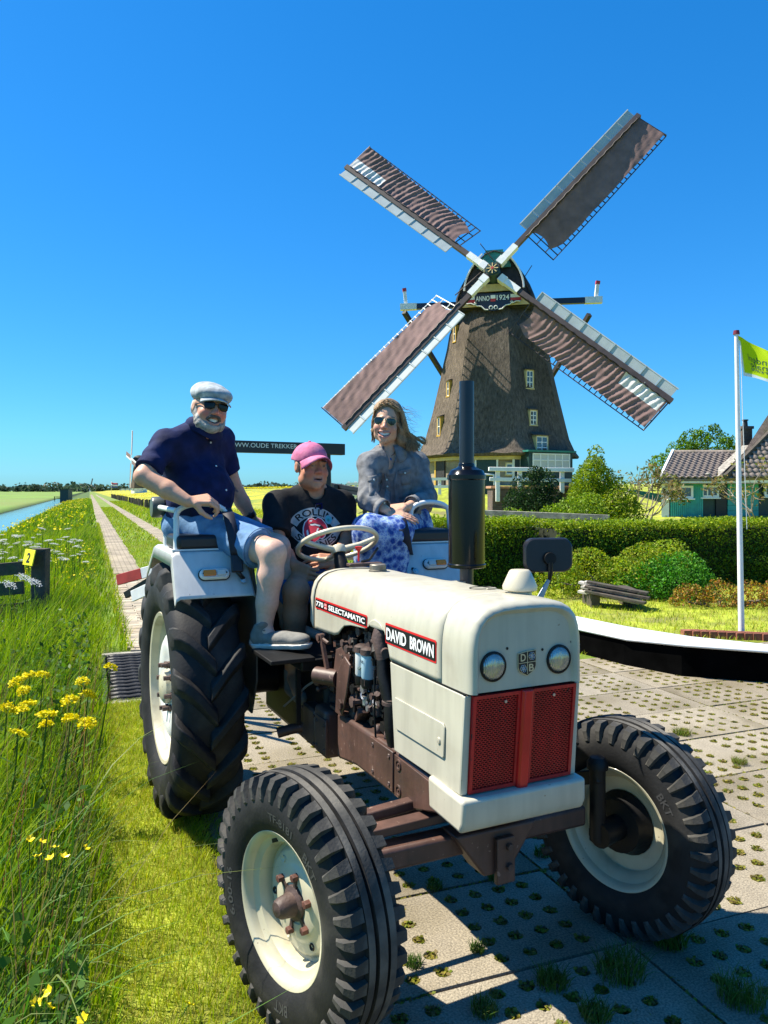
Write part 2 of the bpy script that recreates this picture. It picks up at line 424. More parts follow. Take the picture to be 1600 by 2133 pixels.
mi = np.where((sc_ > -.05) & (sc_ < .5) & (tc_ < 6.3), 3, mi)
mi = np.where(in_pave(sc_, tc_) | in_pit(sc_, tc_), 5, mi)
xc, yc = ST(sc_, tc_); mi = np.where((np.hypot(xc-MILL[0], yc-MILL[1]) < 27) & (sc_ > 12), 3, mi)
g = link('ground', np_mesh('ground', V, F, [M['polder'], M['bank'], M['verge'], M['lawn'], M['meadow'], M['soil']], None, True, mi.ravel()))
tag(g, 'flat green polder ground with meadow, verge and raised mill mound', kind='structure')

def strip(name, s0, s1, tt, dz, m, label=None, parent=None, wav=0):
    rows = []
    for t in tt:
        q = wav*math.sin(t*1.7)+wav*.6*math.sin(t*4.1+1)
        r = []
        for s in np.linspace(s0+q, s1+q*.7, 4):
            x, y = ST(s, t); r.append((x, y, float(ground_z(x, y))+dz))
        rows.append(r)
    o = MB().grid(rows).build(name, m, parent); return tag(o, label, kind='structure') if parent is None else o
# canal
wm = bpy.data.materials.new('canal_water'); wm.use_nodes = True; b = wm.node_tree.nodes['Principled BSDF']
b.inputs['Base Color'].default_value = (.05,.10,.15,1); b.inputs['Roughness'].default_value = .06; b.inputs['IOR'].default_value = 1.33; b.inputs['Specular IOR Level'].default_value = .9
n = wm.node_tree.nodes.new('ShaderNodeTexNoise'); n.inputs['Scale'].default_value = 1.6; n.inputs['Detail'].default_value = 4
tcn = wm.node_tree.nodes.new('ShaderNodeTexCoord'); wm.node_tree.links.new(tcn.outputs['Object'], n.inputs['Vector'])
bp = wm.node_tree.nodes.new('ShaderNodeBump'); bp.inputs['Strength'].default_value = .22; bp.inputs['Distance'].default_value = .06
wm.node_tree.links.new(n.outputs['Fac'], bp.inputs['Height']); wm.node_tree.links.new(bp.outputs[0], b.inputs['Normal'])
rows = [[(*ST(s, t), -.92) for s in (-9.6, -7, -4.2)] for t in (-6, 4, 10, 20, 40, 80, 150, 260)]
tag(MB().grid(rows).build('canal_water', wm), 'straight blue canal beside the track', kind='structure')

# brick wheel tracks: sheet far away, single bricks near
def brick_mat():
    m = bpy.data.materials.new('track_brick'); m.use_nodes = True; t = m.node_tree; b = t.nodes['Principled BSDF']; b.inputs['Roughness'].default_value = .9
    tc = t.nodes.new('ShaderNodeTexCoord'); mp = t.nodes.new('ShaderNodeMapping'); mp.inputs['Rotation'].default_value = (0, 0, -math.asin(SP))
    br = t.nodes.new('ShaderNodeTexBrick'); br.inputs['Scale'].default_value = 1; br.inputs['Brick Width'].default_value = .21; br.inputs['Row Height'].default_value = .11; br.inputs['Mortar Size'].default_value = .012
    br.inputs['Color1'].default_value = (.31,.255,.185,1); br.inputs['Color2'].default_value = (.40,.335,.245,1); br.inputs['Mortar'].default_value = (.14,.12,.07,1)
    n = t.nodes.new('ShaderNodeTexNoise'); n.inputs['Scale'].default_value = 1.3; n.inputs['Detail'].default_value = 6
    mx = t.nodes.new('ShaderNodeMix'); mx.data_type = 'RGBA'; mx.blend_type = 'MULTIPLY'
    mr = t.nodes.new('ShaderNodeMapRange'); mr.inputs[1].default_value = .3; mr.inputs[2].default_value = .7; mr.inputs[3].default_value = .55; mr.inputs[4].default_value = 1.15
    t.links.new(tc.outputs['Object'], mp.inputs[0]); t.links.new(mp.outputs[0], br.inputs['Vector']); t.links.new(tc.outputs['Object'], n.inputs['Vector'])
    t.links.new(n.outputs['Fac'], mr.inputs[0]); mx.inputs[0].default_value = 1
    t.links.new(br.outputs['Color'], mx.inputs[6]); t.links.new(mr.outputs[0], mx.inputs[7]); t.links.new(mx.outputs[2], b.inputs['Base Color'])
    return m
M['brick_track'] = brick_mat()
tt = list(np.arange(8.2, 30, .7))+list(np.arange(30, 60, 2))+[70, 90, 120, 170, 240, 330]
tl = strip('brick_wheel_track', .36, .98, [q for q in tt if q > 15.2], .008, M['brick_track'], 'left brick wheel track of the grassy farm lane', wav=.03)
strip('brick_wheel_track', 2.1, 2.72, tt, .008, M['brick_track'], 'right brick wheel track of the grassy farm lane', wav=.03)
bm_ = [mat('paving_brick', c, .9, var=.25, vscale=9, bump=.5, bscale=50, bdist=.004) for c in ((.34,.28,.20), (.39,.33,.24), (.29,.25,.19), (.42,.37,.28))]
meshes = []
for m in bm_:
    mb = MB(); mb.box((0, 0, 0), (.2, .1, .06)); me = mb.mesh('brick', m); meshes.append(me)
strip('track_soil', .33, 1.0, list(np.arange(8.2, 15.5, .6)), -.012+.006, M['soil'], 'dark soil showing between the lane bricks')
k = 0; t = 8.22
while t < 15.2 and k < 298:
    for c in range(3):
        s = .36+.1+c*.208+(0.0 if int(t/.107) % 2 else .03)+random.uniform(-.006, .006)
        x, y = ST(s, t); o = link('brick', meshes[random.randrange(4)], tl); o.location = (x, y, random.uniform(-.02, -.012)+.001)
        o.rotation_euler = (random.uniform(-.03, .03), random.uniform(-.03, .03), math.asin(SP)+random.uniform(-.05, .05)); k += 1
    t += .107

# concrete grass pavers
def paver_mat(name, c):
    m = mat(name, c, .92, var=.16, vscale=5, bump=.7, bscale=160, bdist=.004, patch=(c[0]*.62, c[1]*.60, c[2]*.52), pscale=2.2, plo=.46, phi=.7)
    t = m.node_tree; b = t.nodes['Principled BSDF']
    lk = b.inputs['Base Color'].links[0]; src = lk.from_socket
    n = t.nodes.new('ShaderNodeTexNoise'); n.inputs['Scale'].default_value = 130; n.inputs['Detail'].default_value = 3
    tc = t.nodes.new('ShaderNodeTexCoord'); t.links.new(tc.outputs['Object'], n.inputs['Vector'])
    mr = t.nodes.new('ShaderNodeMapRange'); mr.inputs[1].default_value = .35; mr.inputs[2].default_value = .65; mr.inputs[3].default_value = .6; mr.inputs[4].default_value = 1.25
    t.links.new(n.outputs['Fac'], mr.inputs[0])
    mx = t.nodes.new('ShaderNodeMix'); mx.data_type = 'RGBA'; mx.blend_type = 'MULTIPLY'; mx.inputs[0].default_value = 1
    t.links.new(src, mx.inputs[6]); t.links.new(mr.outputs[0], mx.inputs[7]); t.links.new(mx.outputs[2], b.inputs['Base Color'])
    return m
PM = [paver_mat('paving_concrete', c) for c in ((.275,.235,.172), (.295,.255,.19), (.25,.215,.16), (.27,.235,.18), (.235,.20,.145))]
HOLES = [(-.50+.111*i+(.0), -.205+.1025*j) for i in range(10) for j in range(5)]
HOLES = [(a+.004*math.sin(7*a+3*b_), b_) for a, b_ in HOLES if abs(a+.05) > .03]
def slab_mesh(m, seed):
    hw, hh, q = .634, .278, 10
    pts = [(-hw, -hh), (hw, -hh), (hw, hh), (-hw, hh)]; edges = [(0,1),(1,2),(2,3),(3,0)]; loops = []
    for (a, b_) in HOLES:
        i0 = len(pts); pts += [(a+.027*math.cos(2*math.pi*j/q), b_+.027*math.sin(2*math.pi*j/q)) for j in range(q)]
        lp = list(range(i0, i0+q)); loops.append(lp); edges += [(lp[j], lp[(j+1) % q]) for j in range(q)]
    r = delaunay_2d_cdt([Vector(p) for p in pts], edges, [], 0, 1e-6)
    vs, fs = r[0], r[2]
    ok = []
    for f in fs:
        c = sum((vs[i] for i in f), Vector((0, 0)))/len(f)
        if all((c.x-a)**2+(c.y-b_)**2 > .0255**2 for a, b_ in HOLES): ok.append(f)
    mb = MB(); mb.add([(v.x, v.y, 0) for v in vs], ok, False)
    for lp in loops:
        mb.add([(*pts[i], 0) for i in lp]+[(pts[i][0], pts[i][1], -.022) for i in lp], [(j, q+j, q+(j+1) % q, (j+1) % q) for j in range(q)], True)
    c4 = pts[:4]; mb.add([(*p, 0) for p in c4]+[(*p, -.023) for p in c4], [(j, (j+1) % 4, 4+(j+1) % 4, 4+j) for j in range(4)], False)
    me = mb.mesh('paving_slab', m); return me
SL = [slab_mesh(m, 0) for m in PM]
pav = link('pavement', None); tag(pav, 'pavement of large concrete slabs with grass growing in round holes', kind='structure')
SLABS = []
for i in range(6):
    for j in range(9):
        s = .535+.64+i*1.283; t = 1.14+.2835+.569*j
        if t > 6.2: continue
        x, y = ST(s, t); o = link('paving_slab', random.choice(SL), pav)
        o.location = (x, y, random.uniform(-.006, .0)); o.rotation_euler = (random.uniform(-.004, .004), random.uniform(-.004, .004), math.asin(SP)+random.uniform(-.006, .006)+(math.pi if random.random() < .5 else 0))
        SLABS.append(o)
# cattle grid
cg = thing('cattle_grid', 'black ribbed steel cattle grid set across the lane behind the big rear tyre', 'cattle grid', (*ST(.16, 6.3), 0), math.asin(SP))
M['steel_dark'] = mat('dark_steel', (.035,.035,.036), .5, .5, var=.4, vscale=30, bump=.5, bscale=120, bdist=.004)
mb0 = None
for i in range(15):
    mb = MB(); n = 60
    pth = [(q/n*4.1, 0, 0) for q in range(n+1)]
    mb.tube(pth, [.030 if q % 2 else .022 for q in range(n+1)], 6)
    if mb0 is None: mb0 = mb.mesh('bar', M['steel_dark'])
    o = link('bar', mb0, cg); o.location = (0, .06+i*.125, -.03)
M['concrete'] = mat('plain_concrete', (.30,.28,.24), .9, var=.3, vscale=6, bump=.4, bscale=60)
for yy in (-.03, 1.86):
    MB().box((2.05, yy, -.1), (4.2, .07, .2)).build('kerb', M['concrete'], cg, .01)
# ---------------------------------------------------------------- windmill
def mz(v, d=47.25): return EYE-(v-1022)/1600*d
def thatch_mat():
    m = bpy.data.materials.new('thatch'); m.use_nodes = True; t = m.node_tree; b = t.nodes['Principled BSDF']; b.inputs['Roughness'].default_value = .95; b.inputs['Specular IOR Level'].default_value = .2
    tc = t.nodes.new('ShaderNodeTexCoord'); mp = t.nodes.new('ShaderNodeMapping'); mp.inputs['Scale'].default_value = (9, 9, 2.2)
    n = t.nodes.new('ShaderNodeTexNoise'); n.inputs['Scale'].default_value = 1; n.inputs['Detail'].default_value = 8; n.inputs['Roughness'].default_value = .75
    n2 = t.nodes.new('ShaderNodeTexNoise'); n2.inputs['Scale'].default_value = .55; n2.inputs['Detail'].default_value = 5
    r = t.nodes.new('ShaderNodeValToRGB'); e = r.color_ramp.elements; e[0].position = .3; e[0].color = (.04,.033,.027,1); e[1].position = .74; e[1].color = (.225,.18,.14,1)
    mx = t.nodes.new('ShaderNodeMix'); mx.data_type = 'RGBA'; mx.blend_type = 'MULTIPLY'; mx.inputs[0].default_value = 1
    mr = t.nodes.new('ShaderNodeMapRange'); mr.inputs[1].default_value = .3; mr.inputs[2].default_value = .7; mr.inputs[3].default_value = .7; mr.inputs[4].default_value = 1.15
    t.links.new(tc.outputs['Object'], mp.inputs[0]); t.links.new(mp.outputs[0], n.inputs['Vector']); t.links.new(tc.outputs['Object'], n2.inputs['Vector'])
    t.links.new(n.outputs['Fac'], r.inputs[0]); t.links.new(n2.outputs['Fac'], mr.inputs[0]); t.links.new(r.outputs[0], mx.inputs[6]); t.links.new(mr.outputs[0], mx.inputs[7]); t.links.new(mx.outputs[2], b.inputs['Base Color'])
    bp = t.nodes.new('ShaderNodeBump'); bp.inputs['Strength'].default_value = .9; bp.inputs['Distance'].default_value = .09; t.links.new(n.outputs['Fac'], bp.inputs['Height']); t.links.new(bp.outputs[0], b.inputs['Normal'])
    return m
M['thatch'] = thatch_mat()
def wall_brick(name, c1, c2, mo, bw=.22, rh=.07):
    m = bpy.data.materials.new(name); m.use_nodes = True; t = m.node_tree; b = t.nodes['Principled BSDF']; b.inputs['Roughness'].default_value = .9
    tc = t.nodes.new('ShaderNodeTexCoord'); br = t.nodes.new('ShaderNodeTexBrick')
    br.inputs['Scale'].default_value = 1; br.inputs['Brick Width'].default_value = bw; br.inputs['Row Height'].default_value = rh; br.inputs['Mortar Size'].default_value = .01
    br.inputs['Color1'].default_value = (*c1, 1); br.inputs['Color2'].default_value = (*c2, 1); br.inputs['Mortar'].default_value = (*mo, 1)
    sp = t.nodes.new('ShaderNodeSeparateXYZ'); cb = t.nodes.new('ShaderNodeCombineXYZ'); ad = t.nodes.new('ShaderNodeMath')
    t.links.new(tc.outputs['Object'], sp.inputs[0]); t.links.new(sp.outputs[0], ad.inputs[0]); t.links.new(sp.outputs[1], ad.inputs[1])
    t.links.new(ad.outputs[0], cb.inputs[0]); t.links.new(sp.outputs[2], cb.inputs[1]); t.links.new(cb.outputs[0], br.inputs['Vector'])
    n = t.nodes.new('ShaderNodeTexNoise'); n.inputs['Scale'].default_value = 1.2; n.inputs['Detail'].default_value = 6; t.links.new(tc.outputs['Object'], n.inputs['Vector'])
    mr = t.nodes.new('ShaderNodeMapRange'); mr.inputs[1].default_value = .3; mr.inputs[2].default_value = .7; mr.inputs[3].default_value = .65; mr.inputs[4].default_value = 1.2; t.links.new(n.outputs['Fac'], mr.inputs[0])
    mx = t.nodes.new('ShaderNodeMix'); mx.data_type = 'RGBA'; mx.blend_type = 'MULTIPLY'; mx.inputs[0].default_value = 1
    t.links.new(br.outputs['Color'], mx.inputs[6]); t.links.new(mr.outputs[0], mx.inputs[7]); t.links.new(mx.outputs[2], b.inputs['Base Color'])
    bp = t.nodes.new('ShaderNodeBump'); bp.inputs['Strength'].default_value = .5; bp.inputs['Distance'].default_value = .01; bp.invert = True
    t.links.new(br.outputs['Fac'], bp.inputs['Height']); t.links.new(bp.outputs[0], b.inputs['Normal'])
    return m
M['mill_brick'] = wall_brick('mill_brick', (.27,.20,.13), (.36,.28,.19), (.30,.26,.2))
M['dark_brick'] = wall_brick('dark_brick', (.10,.065,.05), (.15,.10,.075), (.12,.1,.09))
M['cream_wood'] = mat('cream_wood', (.62,.47,.20), .6, var=.12, vscale=3)
M['ochre_wood'] = mat('ochre_wood', (.55,.34,.05), .6, var=.12, vscale=3)
M['white_wood'] = mat('white_painted_wood', (.78,.78,.75), .5, var=.07, vscale=4)
M['tar_wood'] = mat('tarred_wood', (.022,.019,.020), .7, var=.4, vscale=6, bump=.2, bscale=30)
M['stock'] = mat('stock_wood', (.045,.032,.03), .6, var=.3, vscale=2)
M['green_wood'] = mat('green_wood', (.02,.17,.13), .6, var=.2, vscale=5)
M['dkgreen'] = mat('dark_green_wood', (.008,.04,.035), .5, var=.2, vscale=5)
M['red_paint'] = mat('red_paint', (.45,.03,.03), .5)
M['navy_paint'] = mat('dark_blue_paint', (.012,.018,.045), .5)
M['glass'] = mat('window_glass', (.05,.07,.09), .05, spec=1.)
M['curtain'] = mat('pale_curtain', (.5,.52,.5), .8)
M['sail'] = mat('brown_sailcloth', (.19,.115,.105), .85, var=.22, vscale=1.5, bump=.3, bscale=25, bdist=.02)
M['sail_white'] = mat('white_sailcloth', (.62,.60,.58), .85, var=.12, vscale=2)
M['leadboard'] = mat('white_leading_board', (.38,.43,.44), .5, var=.08, vscale=2)
mill = thing('windmill', 'large thatched octagonal windmill with four brown cloth sails behind the tractor', 'windmill', (*MILL, 2.3))
MZ0 = 2.3
A0 = [R(-42+45*k) for k in range(8)]     # arris angles, measured from the camera-facing side toward +x
def oct_ring(r, z, sub=1, A=A0):
    P = []
    for k in range(8):
        a, b_ = A[k], A[(k+1) % 8]
        p = Vector((r*math.sin(a), -r*math.cos(a), z-MZ0)); q = Vector((r*math.sin(b_), -r*math.cos(b_), z-MZ0))
        for i in range(sub): P.append(p.lerp(q, i/sub))
    return P
prof = [(955,4.9),(951,4.98),(940,4.68),(915,4.38),(890,4.18),(860,3.96),(830,3.75),(795,3.5),(760,3.3),(730,3.12),(700,2.95),(680,2.75),(658,2.42)]
mb = MB(); rows = []
for v, r in prof:
    P = oct_ring(r*1.02, mz(v), 6)
    rows.append([p+Vector((random.gauss(0, .012), random.gauss(0, .012), random.gauss(0, .015))) for p in P])
mb.grid(rows, True); o = mb.build('tower', M['thatch'], mill)
mb = MB(); mb.grid([oct_ring(4.9, mz(955)), oct_ring(4.45, mz(957))], True, False); mb.build('thatch_edge', M['thatch'], mill)
mb = MB(); mb.grid([oct_ring(4.62, mz(955)), oct_ring(4.62, mz(963)), oct_ring(4.45, mz(963))], True, False); mb.build('eaves_board', M['cream_wood'], mill)
mb = MB(); mb.grid([oct_ring(4.42, mz(956)), oct_ring(4.45, MZ0-1.2)], True, False); mb.build('base_wall', M['mill_brick'], mill)
def facet_frame(k, z, frac=.5, rs=None, out=0):
    """origin, right, up(along slope), normal of facet k between arris k and k+1"""
    zz = [mz(v) for v, r in prof][::-1]; rr = [r*1.02 for v, r in prof][::-1]
    zz = np.array([mz(v) for v, r in prof]); rr = np.array([r*1.02 for v, r in prof]); o_ = np.argsort(zz)
    f = lambda q: float(np.interp(q, zz[o_], rr[o_])) if rs is None else rs
    def pt(q, fr):
        a, b_ = A0[k], A0[(k+1) % 8] if k < 7 else A0[0]+2*math.pi; r = f(q)
        return Vector((r*math.sin(a), -r*math.cos(a), q-MZ0)).lerp(Vector((r*math.sin(b_), -r*math.cos(b_), q-MZ0)), fr)
    c = pt(z, frac); up = (pt(z+.3, frac)-pt(z-.3, frac)).normalized(); rt = (pt(z, 1)-pt(z, 0)).normalized(); n = rt.cross(up)
    return c+n*out, rt, up, n
def mill_window(k, z, frac, w_, h_, frame='cream_wood', nx=2, nz=3, rs=None, label=None):
    c, rt, up, n = facet_frame(k, z, frac, rs)
    Zu = Vector((0, 0, 1)); nh = Vector((n.x, n.y, 0)).normalized()
    if rs is None: base = c+nh*(.02+abs(n.z)*h_*.3)       # upright dormer window standing proud of the sloping thatch
    else: base = c+nh*.03
    Mx = Matrix((rt, nh, Zu)).transposed().to_4x4(); Mx.translation = base
    mb = MB(); d = .45 if rs is None else .1
    for sx in (-1, 1): mb.box((sx*(w_/2+.035), -d/2+.03, 0), (.07, d, h_+.12), M=Mx)
    mb.box((0, -d/2+.03, -h_/2-.06), (w_+.2, d+.05, .07), M=Mx)
    mb.box((0, -d/2+.03, h_/2+.05), (w_+.14, d, .07), M=Mx)
    fr = mb.build('window', M[frame], mill)
    mb = MB().box((0, -.02, 0), (w_, .02, h_), M=Mx); mb.build('pane', M['glass'], fr)
    mb = MB()
    for i in range(nx+1): mb.box((-w_/2+i*w_/nx, .0, 0), (.05, .04, h_), M=Mx)
    for i in range(nz+1): mb.box((0, .002, -h_/2+i*h_/nz), (w_, .04, .05), M=Mx)
    mb.build('glazing_bar', M['white_wood'], fr)
    if rs is None:
        mb = MB(); a = [Mx @ Vector(p) for p in ((-w_*.85, .08, h_/2+.07), (w_*.85, .08, h_/2+.07), (w_*.5, -.9, h_/2+.34), (-w_*.5, -.9, h_/2+.34))]
        mb.prism(a, (0, 0, .06)); mb.build('hood', M['thatch'], fr)
    return fr
for (k, v, frac, w_, h_) in ((1, 806, .45, .42, .95), (1, 882, .42, .4, .75), (1, 935, .48, .72, .9)):
    mill_window(k, mz(v), frac, w_, h_)
for (k, v, frac, w_, h_) in ((7, 702, .35, .2, .85), (7, 817, .50, .22, .8), (7, 893, .45, .26, 1.0)): mill_window(k, mz(v), frac, w_, h_, 'ochre_wood', 1, 2)
mill_window(0, mz(981), .93, .32, .55, 'cream_wood', 1, 1, rs=4.47)
mill_window(1, mz(979), .12, .85, 1.0, 'white_wood', 2, 2, rs=4.5)
# glazed annex at the foot
c, rt, up, n = facet_frame(1, mz(975), .55, 4.5)
nh = Vector((n.x, n.y, 0)).normalized(); Mx = Matrix((rt, nh, Vector((0,0,1)))).transposed().to_4x4(); Mx.translation = c+nh*.5
mb = MB().box((0, -.1, -.35), (3.0, .9, 2.2), M=Mx); an = mb.build('annex', M['dkgreen'], mill)
mb = MB().box((0, -.1, .80), (3.3, 1.2, .1), M=Mx); mb.build('annex_roof', M['green_wood'], an)
mb = MB().box((0, .36, .25), (2.5, .03, .8), M=Mx); mb.build('annex_pane', M['curtain'], an)
mb = MB()
for i in range(6): mb.box((-1.25+i*.5, .385, .25), (.07, .04, .8), M=Mx)
for zz in (-.15, .65, .3): mb.box((0, .388, zz), (2.57, .04, .06), M=Mx)
mb.build('annex_window_frame', M['white_wood'], an)
# doors on the lit side
for fr_, w_ in ((.55, .5),):
    c, rt, up, n = facet_frame(7, mz(985), fr_, 4.46)
    Mx = Matrix((rt, n, Vector((0,0,1)))).transposed().to_4x4(); Mx.translation = c+n*.03
    d_ = MB().box((0, 0, -.1), (1.0, .06, 2.2), M=Mx).build('door', M['tar_wood'], mill)
    MB().box((-.55, .01, -.1), (.16, .1, 2.3), M=Mx).build('door_frame', M['ochre_wood'], d_)
c, rt, up, n = facet_frame(0, mz(990), .55, 4.46); Mx = Matrix((rt, n, Vector((0,0,1)))).transposed().to_4x4(); Mx.translation = c+n*.03
d_ = MB().box((0, 0, -.1), (1.1, .06, 2.0), M=Mx).build('door', M['dkgreen'], mill)
MB().box((-.62, .01, -.1), (.1, .1, 2.1), M=Mx).box((.62, .01, -.1), (.1, .1, 2.1), M=Mx).box((0, .01, .95), (1.34, .1, .1), M=Mx).build('door_frame', M['white_wood'], d_)
# cap
YAW, TIL = R(13.49), R(14.99); HUBD = 44.14
HUB = W(1027, 566, HUBD)-Vector((*MILL, MZ0))
nf = Vector((-math.sin(YAW), -math.cos(YAW), 0)); rr_ = Vector((math.cos(YAW), -math.sin(YAW), 0)); nn = Vector((nf.x*math.cos(TIL), nf.y*math.cos(TIL), math.sin(TIL))); uu = nn.cross(rr_)*-1
if uu.z < 0: uu = -uu
def CP_(f, r, z): return nf*(f+(.5 if f > 1 else 0))+rr_*r+Vector((0, 0, z))      # cap frame: forward, right, height above mill foot
zb, zt = 12.35-MZ0, 15.75-MZ0
def cap_sec(f, sc, zs, n=13):
    P = []
    pr = [(2.3,0),(2.3,.2),(2.05,.38),(1.72,.55),(1.36,.71),(1.0,.84),(.55,.95),(0,1.0)]
    L = [(-a, b_) for a, b_ in pr]+[(a, b_) for a, b_ in pr[-2::-1]]
    for a, b_ in L: P.append(CP_(f, a*sc, zb+(zt-zb)*b_*zs))
    return P
mb = MB(); rows = [cap_sec(f, s_, z_) for f, s_, z_ in ((2.05,.93,.97),(1.6,1,1),(.6,1.03,1.0),(-.6,1.0,.93),(-1.8,.9,.8),(-2.7,.7,.62),(-3.2,.45,.45))]
mb.grid(rows); mb.build('cap', M['tar_wood'], mill, solid=.06)
mb = MB(); mb.prism(cap_sec(1.85, .9, .94), nf*.05); mb.build('cap_gable', M['tar_wood'], mill)
mb = MB()
for i in range(7):
    z = zb+(zt-zb)*(.69+.045*i); wd = 2.15*(.86-.068*i)*.9*.95
    mb.beam(CP_(2.08-.035*i, -wd*.62, z), CP_(2.08-.035*i, wd*.62, z), .2, .05, up=nf)
mb.build('gable_board', M['green_wood'], mill)
for sg in (-1, 1):
    pts = [CP_(2.14, sg*(1.72-1.05*t*t), zb+1.0+(zt-zb)*.62*t) for t in np.linspace(0, 1, 12)]
    MB().tube(pts, .06, 5).build('edge_trim', M['white_wood'], mill)
MB().beam(CP_(2.2, -1.25, zb+1.06), CP_(2.2, 1.25, zb+1.06), .12, .42, up=(0,0,1)).build('gable_beam', M['cream_wood'], mill)
# name board
mb = MB(); zc = zb+.30
mb.prism([CP_(2.3, -1.6, zc+.36), CP_(2.3, -.9, zc+.44), CP_(2.3, 0, zc+.40), CP_(2.3, .9, zc+.44), CP_(2.3, 1.6, zc+.36), CP_(2.3, 1.55, zc-.14), CP_(2.3, .9, zc-.28), CP_(2.3, .35, zc-.56), CP_(2.3, 0, zc-.6), CP_(2.3, -.35, zc-.56), CP_(2.3, -.9, zc-.28), CP_(2.3, -1.55, zc-.14)], nf*.06)
ab = mb.build('year_board', M['navy_paint'], mill)
mb = MB()
for a, b_ in ((-1.58, -1.08), (-.16, .12), (.98, 1.58)):
    mb.mi(0).beam(CP_(2.375, a, zc+.2), CP_(2.375, b_, zc+.2), .2, .02, up=nf); mb.mi(1).beam(CP_(2.376, a, zc+.01), CP_(2.376, b_, zc+.01), .16, .02, up=nf)
mb.build('striped_panel', [M['white_wood'], M['red_paint']], ab)
mb = MB(); put_text(mb, 'ANNO', .42, CP_(2.385, -.62, zc+.13), rr_, (0,0,1), .008, width=.80, height=.30); put_text(mb, '1924', .42, CP_(2.385, .55, zc+.14), rr_, (0,0,1), .008, width=.72, height=.30)
mb.build('lettering', M['white_wood'], ab)
mb = MB()
for sg in (-1, 1):
    mb.tube([CP_(2.39, sg*a, zc+z_) for a, z_ in ((1.55,-.14),(1.3,-.12),(1.1,-.22),(.98,-.12),(1.06,-.06),(1.12,-.13),(.95,-.28),(.7,-.32),(.5,-.52),(.3,-.54))], .035, 5)
    mb.tube([CP_(2.39, sg*(.14+.10*math.cos(a)), zc-.42+.10*math.sin(a)) for a in np.linspace(-1, 4.5, 9)], .03, 5)
mb.build('scrollwork', M['white_wood'], ab)
MB().prism([CP_(2.2, -2.4, zb-.0), CP_(2.2, 2.4, zb), CP_(2.2, 1.9, zb+.5), CP_(2.2, -1.9, zb+.5)], nf*.05).build('cap_sill', M['cream_wood'], mill)
# tail spars with struts
BL, BR = W(838, 640, 47.5)-Vector((*MILL, MZ0)), W(1250, 625, 46.2)-Vector((*MILL, MZ0))
MB().beam(BL, BR, .34, .34).build('cross_spar', M['navy_paint'], mill)
for P, sg in ((BL, -1), (BR, 1)):
    d = (BR-BL).normalized()*sg
    e_ = MB().beam(P-d*.9, P+d*.12, .38, .38).build('spar_end', M['white_wood'], mill)
    mb = MB(); q = P-d*.25; mb.mi(0).beam(q, q+Vector((-.1*sg*-1, 0, .95)), .2, .2, up=(0,1,0)).mi(1).beam(q+Vector((.1*sg, 0, .95)), q+Vector((.13*sg, 0, 1.15)), .24, .24, up=(0,1,0)); mb.build('spar_post', [M['white_wood'], M['red_paint']], e_)
for a, b_ in (((842, 650), (935, 800)), ((1228, 655), (1130, 815))):
    MB().beam(W(*a, 47.2)-Vector((*MILL, MZ0)), W(*b_, 51.5)-Vector((*MILL, MZ0)), .26, .26).build('tail_strut', M['tar_wood'], mill)
# windshaft head
mb = MB().cyl(HUB-nn*2.6, HUB+nn*.35, .42, .42, 8); mb.build('windshaft', M['dkgreen'], mill)
mb = MB(); mb.mi(0).cyl(HUB+nn*.35, HUB+nn*.40, .36, .34, 16)
for i in range(8):
    a = i*math.pi/4; d = rr_*math.cos(a)+uu*math.sin(a); mb.mi(1).beam(HUB+nn*.42+d*.06, HUB+nn*.42+d*.33, .05, .02, up=nn)
mb.mi(2).cyl(HUB+nn*.4, HUB+nn*.46, .08, .08, 8); mb.build('hub_star', [M['dkgreen'], M['cream_wood'], M['red_paint']], mill)
